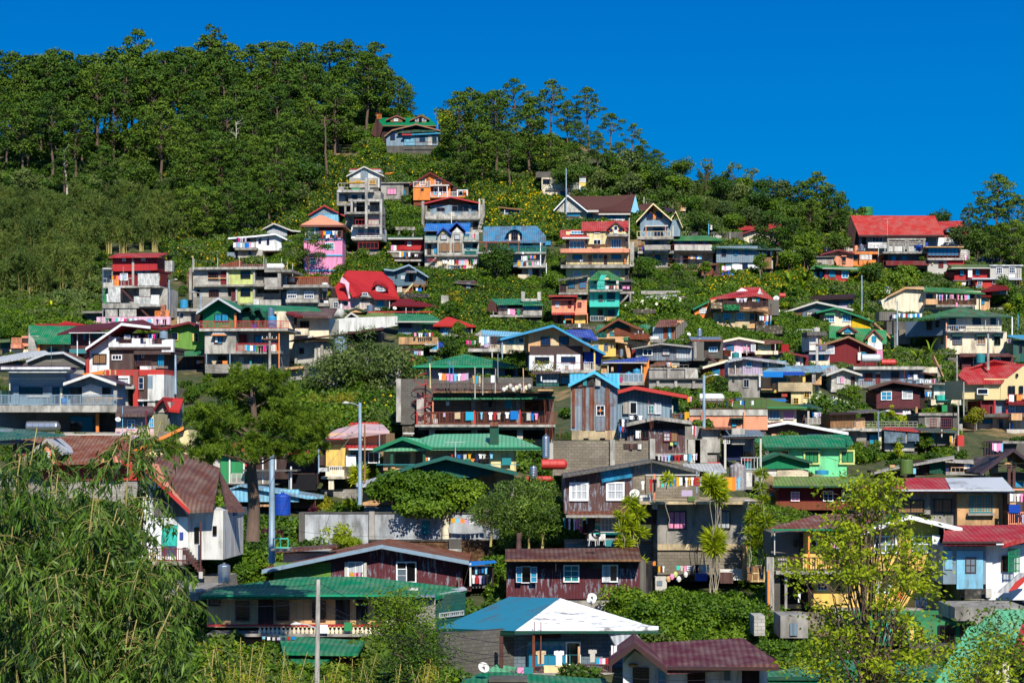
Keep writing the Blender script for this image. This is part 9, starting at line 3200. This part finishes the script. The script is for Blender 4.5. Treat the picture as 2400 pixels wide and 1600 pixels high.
# front left bamboo
def front_bamboo(seed,H,spread,nculm,nspray,xdir=1.,LL=.21,W=.034):
 random.seed(seed);A=Acc();Cs=[];Ds=[];Ls=[];vf=[];B=Acc()
 for k in range(nculm):
  a=RU(-.5,.9) if k%3 else RR()*6.28;rr=spread*RU(.15,1);hh=H*RU(.72,1.02);P=[]
  for i in range(10):
   f=i/9;P.append(Vector((math.cos(a)*(.25+rr*f**2.0)*xdir,math.sin(a)*(.25+rr*.7*f**2),hh*(f-.17*f**5)-(.8 if i==0 else 0))))
  A.tube(P,[.035*(1-.85*i/9)+.003 for i in range(10)],6)
  for m in range(nspray):
   f=RU(.22,1)**.8*.999;i=min(8,int(f*9));q=P[i].lerp(P[i+1],f*9-i);b=RR()*6.28;L_=RU(.25,.75);d=Vector((math.cos(b),math.sin(b),RU(-.1,.5))).normalized();pts=[q];
   for s in range(4): d=(d+Vector((0,0,-.34))).normalized();pts.append(pts[-1]+d*L_/4)
   B.tube(pts,[.006,.005,.004,.003,.002],3)
   for s in (2,3,4):
    n=random.randint(4,8);c=np.array(pts[s]);dd=rsph(n)*.5+rng.normal(size=3)*.35;dd[:,2]-=.9;dd/=np.linalg.norm(dd,axis=1)[:,None];Cs.append(c[None]+rng.normal(size=(n,3))*.03);Ds.append(dd);Ls.append(LL*(.55+.75*rng.random(n)));vf.append(np.full(n,rng.normal(.42,.22)))
 C=np.concatenate(Cs);V,a=leaves(C,np.concatenate(Ds),np.concatenate(Ls),W,np.clip(np.concatenate(vf)+rng.normal(0,.16,len(C)),0,1));return lmesh('bamboo_foliage',V,a,LF['bam']),A.mesh('bamboo_culms',CULM,True),B.mesh('twigs',CULM,True)
def gz(D): return float(np.interp(D,[0,6,30,60,80,90,105],[12.6,11.5,6.0,3.5,4.5,6,8]))
for i,(px,D,top,seed,sp,nc,ns,lb) in enumerate(((60,33,1040,501,1.5,20,85,'tall drooping bamboo filling the lower left corner'),(235,35,1040,502,1.35,20,85,'second drooping bamboo whose tips hang before the rusty roof'),(130,30,1140,503,1.3,16,80,'lower front bamboo clump at the left edge'),(-30,31,1050,504,1.2,14,80,'bamboo clump cut off by the left edge'),(285,31,1220,505,1.15,12,70,'small bamboo clump with broad sprays beside the green bungalow'),(430,30,1450,506,.5,9,60,'bamboo clump nearest to the green bungalow, spreading right'),(200,29,1330,507,1.1,12,70,'low bamboo sprays in front at the bottom left'))):
 z=gz(D);base=Vector(((px-1200)/F*D,D,z));H=CZ+(YH-top)/F*D-z;c,t_,b_=front_bamboo(seed,H*1.22,sp,nc,ns);e=plant('bamboo_clump',c,t_,base,lb,'bamboo','bamboo in the foreground',rz=0 if i<5 else .2,cname='foliage',tname='culms');obj('twigs',b_,e)
# bright yellow green broadleaf tree, lower right
def open_tree(seed,H,spreadx,leaf,nb=60,per=120,LL=.17,W=.075,bark=BARK,r=.17,low=.1,tuft=.42):
 random.seed(seed);A=Acc();B=Acc();TP=[Vector((.15*math.sin(i*.9+seed),.1*math.cos(i),H*.9*i/9-(.6 if i==0 else 0))) for i in range(10)];A.tube(TP,[r*(1-.8*i/9)+.01 for i in range(10)],8);Cs=[];Ds=[];vs=[]
 for k in range(nb):
  f=RU(low,1);a=RR()*6.28;R_=spreadx*math.sin(math.pi*min(1,.25+f*.72))**.8*RU(.35,1);z=H*(low+.06)+(H*.97-H*low)*f;p=Vector((R_*math.cos(a),R_*math.sin(a),z));q=TP[min(9,max(1,int(f*6.5)))];
  if q.z>z-.2: q=TP[max(1,int(f*4))]
  branch(B,q,p,.05,.012,.06,5,4)
  for m in range(6):
   t=p+Vector((random.gauss(0,.5),random.gauss(0,.5),random.gauss(.05,.22)));branch(B,p.lerp(q,.1),t,.014,.006,.03,3,2);n=int(per/6);c=np.array(t)+rng.normal(size=(n,3))*[tuft,tuft,tuft*.5];d=rsph(n);d[:,2]=-.25-.4*rng.random(n)+.3*d[:,2];d/=np.linalg.norm(d,axis=1)[:,None];Cs.append(c);Ds.append(d);vs.append(np.clip(rng.normal(.5,.2)+rng.normal(0,.15,n),0,1))
 C=np.concatenate(Cs);V,a=leaves(C,np.concatenate(Ds),LL*(.6+.8*rng.random(len(C))),W,np.concatenate(vs));return lmesh('crown',V,a,LF[leaf]),A.mesh('trunk',bark,True),B.mesh('boughs',bark,True)
def put_open(label,px,D,top,x_sp,seed,leaf,**k):
 z=gz(D);H=CZ+(YH-top)/F*D-z;c,t_,b_=open_tree(seed,H,x_sp,leaf,**k);e=plant('broadleaf_tree',c,t_,Vector(((px-1200)/F*D,D,z)),label,'tree','broadleaf trees in the foreground',rz=0);obj('boughs',b_,e)
put_open('airy bright yellow green tree in front of the cream pilastered house',2035,76,1140,3.1,601,'lite',nb=76,per=125,low=.22,LL=.2,W=.1,tuft=.24)
put_open('dark glossy leaved tree at the lower right beside the pale green roof edge',2345,66,1470,1.2,602,'dark',nb=34,per=190,low=.3)
put_open('yellow green small tree at the bottom right corner',2300,62,1545,1.1,603,'lite',nb=30,per=150,low=.3)
put_open('slender dark leaved tree growing beside the block wall of the green bungalow',945,96,1405,1.3,604,'green',nb=36,per=150,low=.35)
put_open('low dark bushy tree beneath the slender one',990,94,1490,1.2,605,'dark',nb=26,per=150,low=.3)
for px,D,top,sd in ((560,62,1470,611),(640,64,1500,612),(730,66,1530,613),(820,68,1530,614),(900,68,1520,615),(965,70,1540,616),(530,58,1540,617),(690,60,1560,618),(610,60,1555,619),(860,62,1565,620),(1010,72,1555,621),(780,60,1560,622)):
 z=gz(D);H=CZ+(YH-top)/F*D-z;c,t_=make_bamboo(H*1.15,1.15,sd,'gold' if sd%3 else 'green',18,330,LL=.12,W=.03,arch=.25,droop=.1);plant('feathery_shrub',c,t_,Vector(((px-1200)/F*D,D,z)),'fine leaved golden green shrub in the bank along the bottom' if sd%3 else 'fine leaved greener shrub in the bank along the bottom','shrub','fine leaved shrubs along the bottom edge')
# centre bamboo, vine mound, dracaenas, shrubs by the wall
for px,gy,ty,lb,sd in ((1215,1285,1110,'large feathery green bamboo in the centre before the purple house',631),(1150,1270,1150,'left part of the centre bamboo, leaning over the wall',632),(1270,1285,1140,'right part of the centre bamboo touching the purple house',633),(1240,1290,1180,'lower front part of the centre bamboo',634)):
 D=138;c,t_=make_broad(6,2.7,sd,'bam',30,230,LL=.34,W=.07,lo=.03,br=.4,bark=CULM);s=(gy-ty)/F*D/5.8;plant('bamboo_clump',c,t_,pt(px,gy,D),lb,'bamboo','centre bamboo',s=s,cname='foliage',tname='culms')
obj_=None
pole('sawn brown tree stump under the centre bamboo',1216,1248,1282,'w.bru',.2,D=136.5,name='tree_stump',cat='tree stump',grp=None)
for px,gy,w,h,sd,lb in ((965,1190,2.4,2.9,641,'heaped creeper mound over the garden shed, left'),(1030,1190,2.3,2.7,642,'heaped creeper mound over the garden shed, centre'),(1085,1195,1.9,2.2,643,'smaller creeper heap right of the mound'),(915,1170,1.6,1.9,644,'creeper heap hanging over the low white roof'),(1000,1215,2.3,1.7,645,'lower fringe of the creeper mound above the white wall')):
 c=make_bush(h,w,sd,'green',22,330,LL=.2,W=.17,up=.2);plant('creeper_mound',c,None,pt(px,gy,143.5 if sd!=645 else 142.5),lb,'creeper','creeper mounds')
for px,gy,w,h,lf,lb,sd in ((795,1285,1.3,2.0,'lite','tall bright lime shrub against the white garden wall',651),(825,1290,1.5,1.3,'lite','low bright lime shrub against the white garden wall',652),(760,1270,1.0,2.4,'lite','thin lime shrub at the left of the bright pair',653),(755,1200,1.0,1.2,'gold','round golden shrub before the tan house porch',654),(880,1175,1.0,1.5,'gold','golden shrub right of the tall lamp pole',655),(860,1130,1.1,2.2,'green','leafy shrub between lamp pole and light green house',656),(560,1310,2.2,2.6,'dark','dense dark shrub left of the lamp pole foot',657),(520,1280,2.0,3.0,'green','tall green shrub beside the red stair',658),(415,1370,1.9,1.4,'green','rounded creeper bush under the A shaped house',659),(560,1375,1.3,1.6,'green','green shrub right of the steel tank',660),(480,1380,1.2,1.4,'dark','dark shrub left of the steel tank',661),(1095,1250,1.1,1.3,'dark','dark plant cluster before the white wall',662),(960,1265,.8,.9,'green','small shrub before the middle of the white wall',663),(640,1290,.8,1.6,'red_','purple leaved shrub by the pale pillar',664),(735,1240,.6,1.8,'red_','slim purple plant against the white wall',665),(1350,1270,1.5,1.3,'green','garden bush left of the plastic chairs',666),(1310,1290,1.6,1.2,'green','lower garden bush beside the centre bamboo',667),(1150,1380,1.0,2.2,'green','vine column left of the maroon tin house',668),(1850,1410,.9,1.3,'gold','potted yellow bush before the mural walled house',669),(1840,1560,1.6,1.4,'green','bush on the soil bank right of the white house',670)):
 D=gd(px,gy);c=make_bush(h,w,sd,lf,14,200,LL=.2,W=.12 if lf!='lite' else .07);plant('shrub',c,None,pt(px,gy,D),lb,'shrub','shrubs in the lower gardens')
for i,(px,gy,hd,lb) in enumerate(((1480,1345,[(.1,0,4.6,.75),(-.4,.1,3.9,.8),(.5,0,3.6,.7),(.0,-.2,3.0,.85),(.8,0,2.9,.6),(-.7,0,2.6,.7),(.4,-.2,2.0,.8),(1.1,0,3.9,.4)],'tall many headed dracaena left of the grey terrace house'),(1500,1380,[(0,0,1.6,.7),(-.4,0,1.0,.6),(.3,-.2,.9,.6)],'low dracaena at the foot of the many headed one'),(1565,1275,[(0,0,4.2,.62)],'slim single headed dracaena in front of the laundry line'),(1675,1385,[(-.55,0,7.0,.85),(.3,0,6.9,.85),(.9,.1,6.6,.75),(.0,-.2,6.3,.8),(.7,-.1,5.9,.7),(-.2,0,6.6,.8)],'tall dracaena with a high cluster of heads over the terrace edge'),(1662,1380,[(0,-.3,3.2,1.05),(-.3,-.3,2.7,.9),(.35,-.3,2.7,.9)],'round ball headed dracaena before the grey terrace wall'),(1785,1345,[(0,0,6.4,.6),(.1,0,5.6,.6),(-.1,0,4.8,.55),(.3,0,4.1,.6),(-.3,0,3.4,.75),(0,0,2.7,.8),(.2,0,2.0,.7)],'columnar dracaena right of the grey terrace house'),(1760,1330,[(0,0,3.2,.6),(-.1,0,2.4,.6),(.1,0,1.6,.6)],'shorter dracaena column beside the tall one'),(840,1185,[(0,0,2.6,.85),(-.3,0,2.1,.7),(.3,0,1.8,.7)],'round headed dracaena before the tan house wall'),(815,1225,[(0,0,1.5,.55),(-.3,0,1.1,.5)],'low dracaena by the metal posts'),(500,1000,[(0,0,1,.4)],'x'))):
 if lb=='x': continue
 D=gd(px,gy) if px<1400 else 128;mk=make_rosette(1,1,700+i,hd,per=120);plant('dracaena',mk[0],mk[1],pt(px,gy,D),lb,'dracaena','dracaena plants')
for i,(px,gy,h,lb) in enumerate(((2088,995,48,'slim columnar shrub in front of the dark brown timber house'),(2105,1085,58,'slim columnar shrub beside the tarp walled house'),(2125,960,34,'narrow young tree by the turquoise tarpaulin'),(1745,790,32,'small potted like conifer by the blue timber gable'))):
 tree_at(lb,make_broad(4,.8,720+i,'lite' if i<2 else 'green',14,110,LL=.22,W=.14,lo=.05,br=.5),px,gy,gy-h,4,'shrub','shrub')
# vine bed on the bank
for i in range(9):
 px=1465+i*37;gy=1440+(i%3)*14+ (10 if i>5 else 0);c=make_bush(2.3,1.6,740+i%4,'green',18,260,LL=.18,W=.15,up=.1);plant('vine_bush',c,None,pt(px,gy+20,gd(px,gy+20)),'broad leaved vine heap on the bank behind the maroon metal roof, '+ORD[i+1]+' from the left','creeper','vine heaps on the bank')
# ---- poles and wires
for lb,x,y0,y1,m_,r_,D_ in (('tall grey pole before the chalet\'s white gable',415,395,525,'m.bgr',.13,None),('pale pole at the far left of the chalet garden',1327,440,520,'w.tbr',.1,None),('blue grey steel pole between the hall gardens',2020,645,745,'m.bgr',.12,None),('tall blue grey steel pole left of the big cream hip roofed house',2103,705,812,'m.bgr',.13,None),('grey steel lamp pole at the right ridge wall',2368,535,620,'m.bgr',.12,None),('leaning wood pole below the red horizontal tank',2243,832,905,'w.gry',.12,None),('old concrete pole before the big cream hip roofed house',2316,782,850,'c.gry',.16,226),('thin antenna mast on the bare concrete frame',2080,510,560,'m.lgy',.04,None),('thin steel mast left of the white balcony house',510,615,640,'m.lgy',.05,None),('pale metal pole among shrubs left of the white balcony house',452,600,700,'m.lgy',.05,None),('grey pole right of the balcony house pipes',600,525,560,'m.slv',.07,None),('short wooden post behind the long red roof',1796,497,520,'w.gry',.12,None),('grey lamp post in front of the rusty plank shed',2058,965,1040,'m.bgr',.09,None),('dark wooden pole left of the weathered concrete box room',2246,950,1050,'w.gry',.1,None),('slim steel pole near the red gabled blue house',1886,800,835,'m.bgr',.09,None),('blue pole beside the dark roofed side building',2386,735,790,'m.cbl',.08,None)):
 pole(lb,x if x!=415 else 1327,y0 if x!=1327 else 450,y1,m_,r_,D=D_,lean=0,name='pole' if r_<.1 else 'utility_pole',cat='pole' if r_<.1 else 'utility pole',grp='poles in the village',arms='r' if 'lamp' in lb else '')
W2=[('bundle of cables crossing in front of the emerald gabled house',(480,850),(880,835),222,222,.5),('second cable crossing before the emerald gabled house',(470,858),(830,862),222,222,.6),('third cable crossing before the emerald gabled house',(480,866),(700,872),221,221,.4),('cable from the big concrete pole towards the left',(1912,885),(1620,905),228,215,1.2),('lower cable from the big concrete pole towards the left',(1912,900),(1600,925),228,212,1.4),('cable from the big concrete pole towards the right',(1916,885),(2260,880),228,235,1.5),('lower cable from the big concrete pole to the right',(1916,905),(2300,930),228,225,1.8),('black cable sweeping to the pale sided house',(1916,920),(2250,960),227,222,2.5),('drooping cable before the moss green hip roof',(1650,940),(1912,930),205,226,1.6),('upper silver power line in the left wood',(395,362),(560,342),405,405,1.0),('lower silver power line in the left wood',(400,370),(545,356),405,405,1.0),('pale power line before the bleached dead tree',(-20,400),(240,385),400,400,1.5),('second pale power line before the bleached dead tree',(-20,407),(240,395),400,400,1.5),('third power line lower before the bleached dead tree',(-20,415),(240,403),400,400,1.5),('cable along the terrace under the hall garden',(1900,520),(2000,575),370,360,.6),('cable over the peach house front',(1540,985),(1760,1000),196,196,.8),('slanting cable over the mint house roof',(1960,1020),(2110,1055),178,178,.2),('cable above the grey houses with the red roof',(1950,1165),(2250,1195),128,128,.3),('cable over the terrace laundry',(1560,1160),(1800,1150),122,122,.4),('cable from the lamp pole to the near pine',(844,980),(600,1060),142,110,.8),('cable from the lamp pole to the tan house',(844,990),(720,1130),142,140,.4),('cable across the weathered white wall',(700,1245),(1100,1250),140,140,.3),('cable in front of the two tone hip roof house',(1010,1555),(1250,1505),100,104,.3),('cable before the maroon ribbed roof house',(1300,1560),(1700,1590),92,92,.3)]
for lb,a,b,Da,Db,sg in W2: wire(lb,pt(a[0],a[1],Da),pt(b[0],b[1],Db),sg,.022 if Da>300 else .018 if Da>150 else .014)
# drying clothes, washing line by the garden steps and other single things
tile(0,0,1)
def antenna(label,x,y0,y1,D):
 s=D/F;p=pt(x,y1,D);h=(y1-y0)*s;e=obj('tv_antenna',None,None,p);tag(e,label,'antenna','television antennas');A=Acc();A.tube([(0,0,0),(0,0,h)],[.03,.025],5);obj('mast',A.mesh('mast',M('m.slv')),e);B=Acc();B.tube([(-.8,0,h*.97),(.8,0,h*.99)],[.02,.02],4)
 for i in range(6): B.tube([(-.75+i*.3,-.3,h*.98),(-.75+i*.3,.3,h*.98)],[.012,.012],3)
 obj('elements',B.mesh('elements',M('m.slv')),e)
antenna('thin antenna on the red hall roof',2080,512,552,gd(2091,592)-3);antenna('antenna above the light green roof',1067,1035,1070,148);antenna('antenna mast right of the hilltop house',1026,265,300,gd(1020,320));antenna('antenna standing on the rusty gable house roof',120,905,990,186);antenna('antenna on the cream house by the leaning pole',1781,555,575,gd(1780,560)-1)
def tyre(label,x,y,r,D):
 p=pt(x,y,D);A=Acc();n=20
 A.tube([(r*.78*math.cos(2*math.pi*k/n),0,r*.78*math.sin(2*math.pi*k/n)+r) for k in range(n+1)],[r*.22]*(n+1),6);tag(obj('tyre',A.mesh('tyre',M('m.blk'),True),None,p),label,'tyre')
tyre('old black tyre leaning at the foot of the orange pipe',1793,1452,.34,120);tyre('bicycle tyre hung by the white plastic chairs',1397,1262,.3,124)
tile(500,350,5.2275)
tank('pale blue solar water cylinder on a brown stand above the white gabled house',1893,120,125,32,'m.sky',D=gd(862,386),horiz=True,legpx=0,bands=2,name='solar_tank')
tank('blue plastic drum under the solar water cylinder',1937,190,30,28,'m.rbl',D=gd(870,388),bands=2,name='drum',cat='drum')
tile(900,450,5.2275)
tank('short silver tank lying in the garden below the brown plank shed',970,1440,85,55,'z.slv',horiz=True,bands=2)
tile(1250,600,5.2275)
tank('blue plastic drum beside the garden wash shed',1320,645,38,45,'m.blue',bands=3,name='drum',cat='drum')
house('blue and white striped tarpaulin tied over the rocky stairs','''
P=tarp f.blue -.3 .1 220 195 315 250 250 255 225 225
P=stripe f.wht -.34 .1 228 210 300 252 285 253 228 217''',260,270,name='tarpaulin',cat='tarpaulin',grp=None,foot=False)
house('rubble stone terrace wall under the salmon house garden','''
W k.stn 1225 650 1500 700 0 .6
W k.stn 660 860 900 900 -1 .6''',1000,930,**RWL)
tile(900,450,5.2275)
house('broken terrace walls below the blue grey timber house','''
W k.dgy 190 1245 560 1290 0 .5
W c.lgy 700 1265 790 1370 -1 .5
W k.stn 590 1380 760 1420 -2 .5''',500,1430,**RWL)
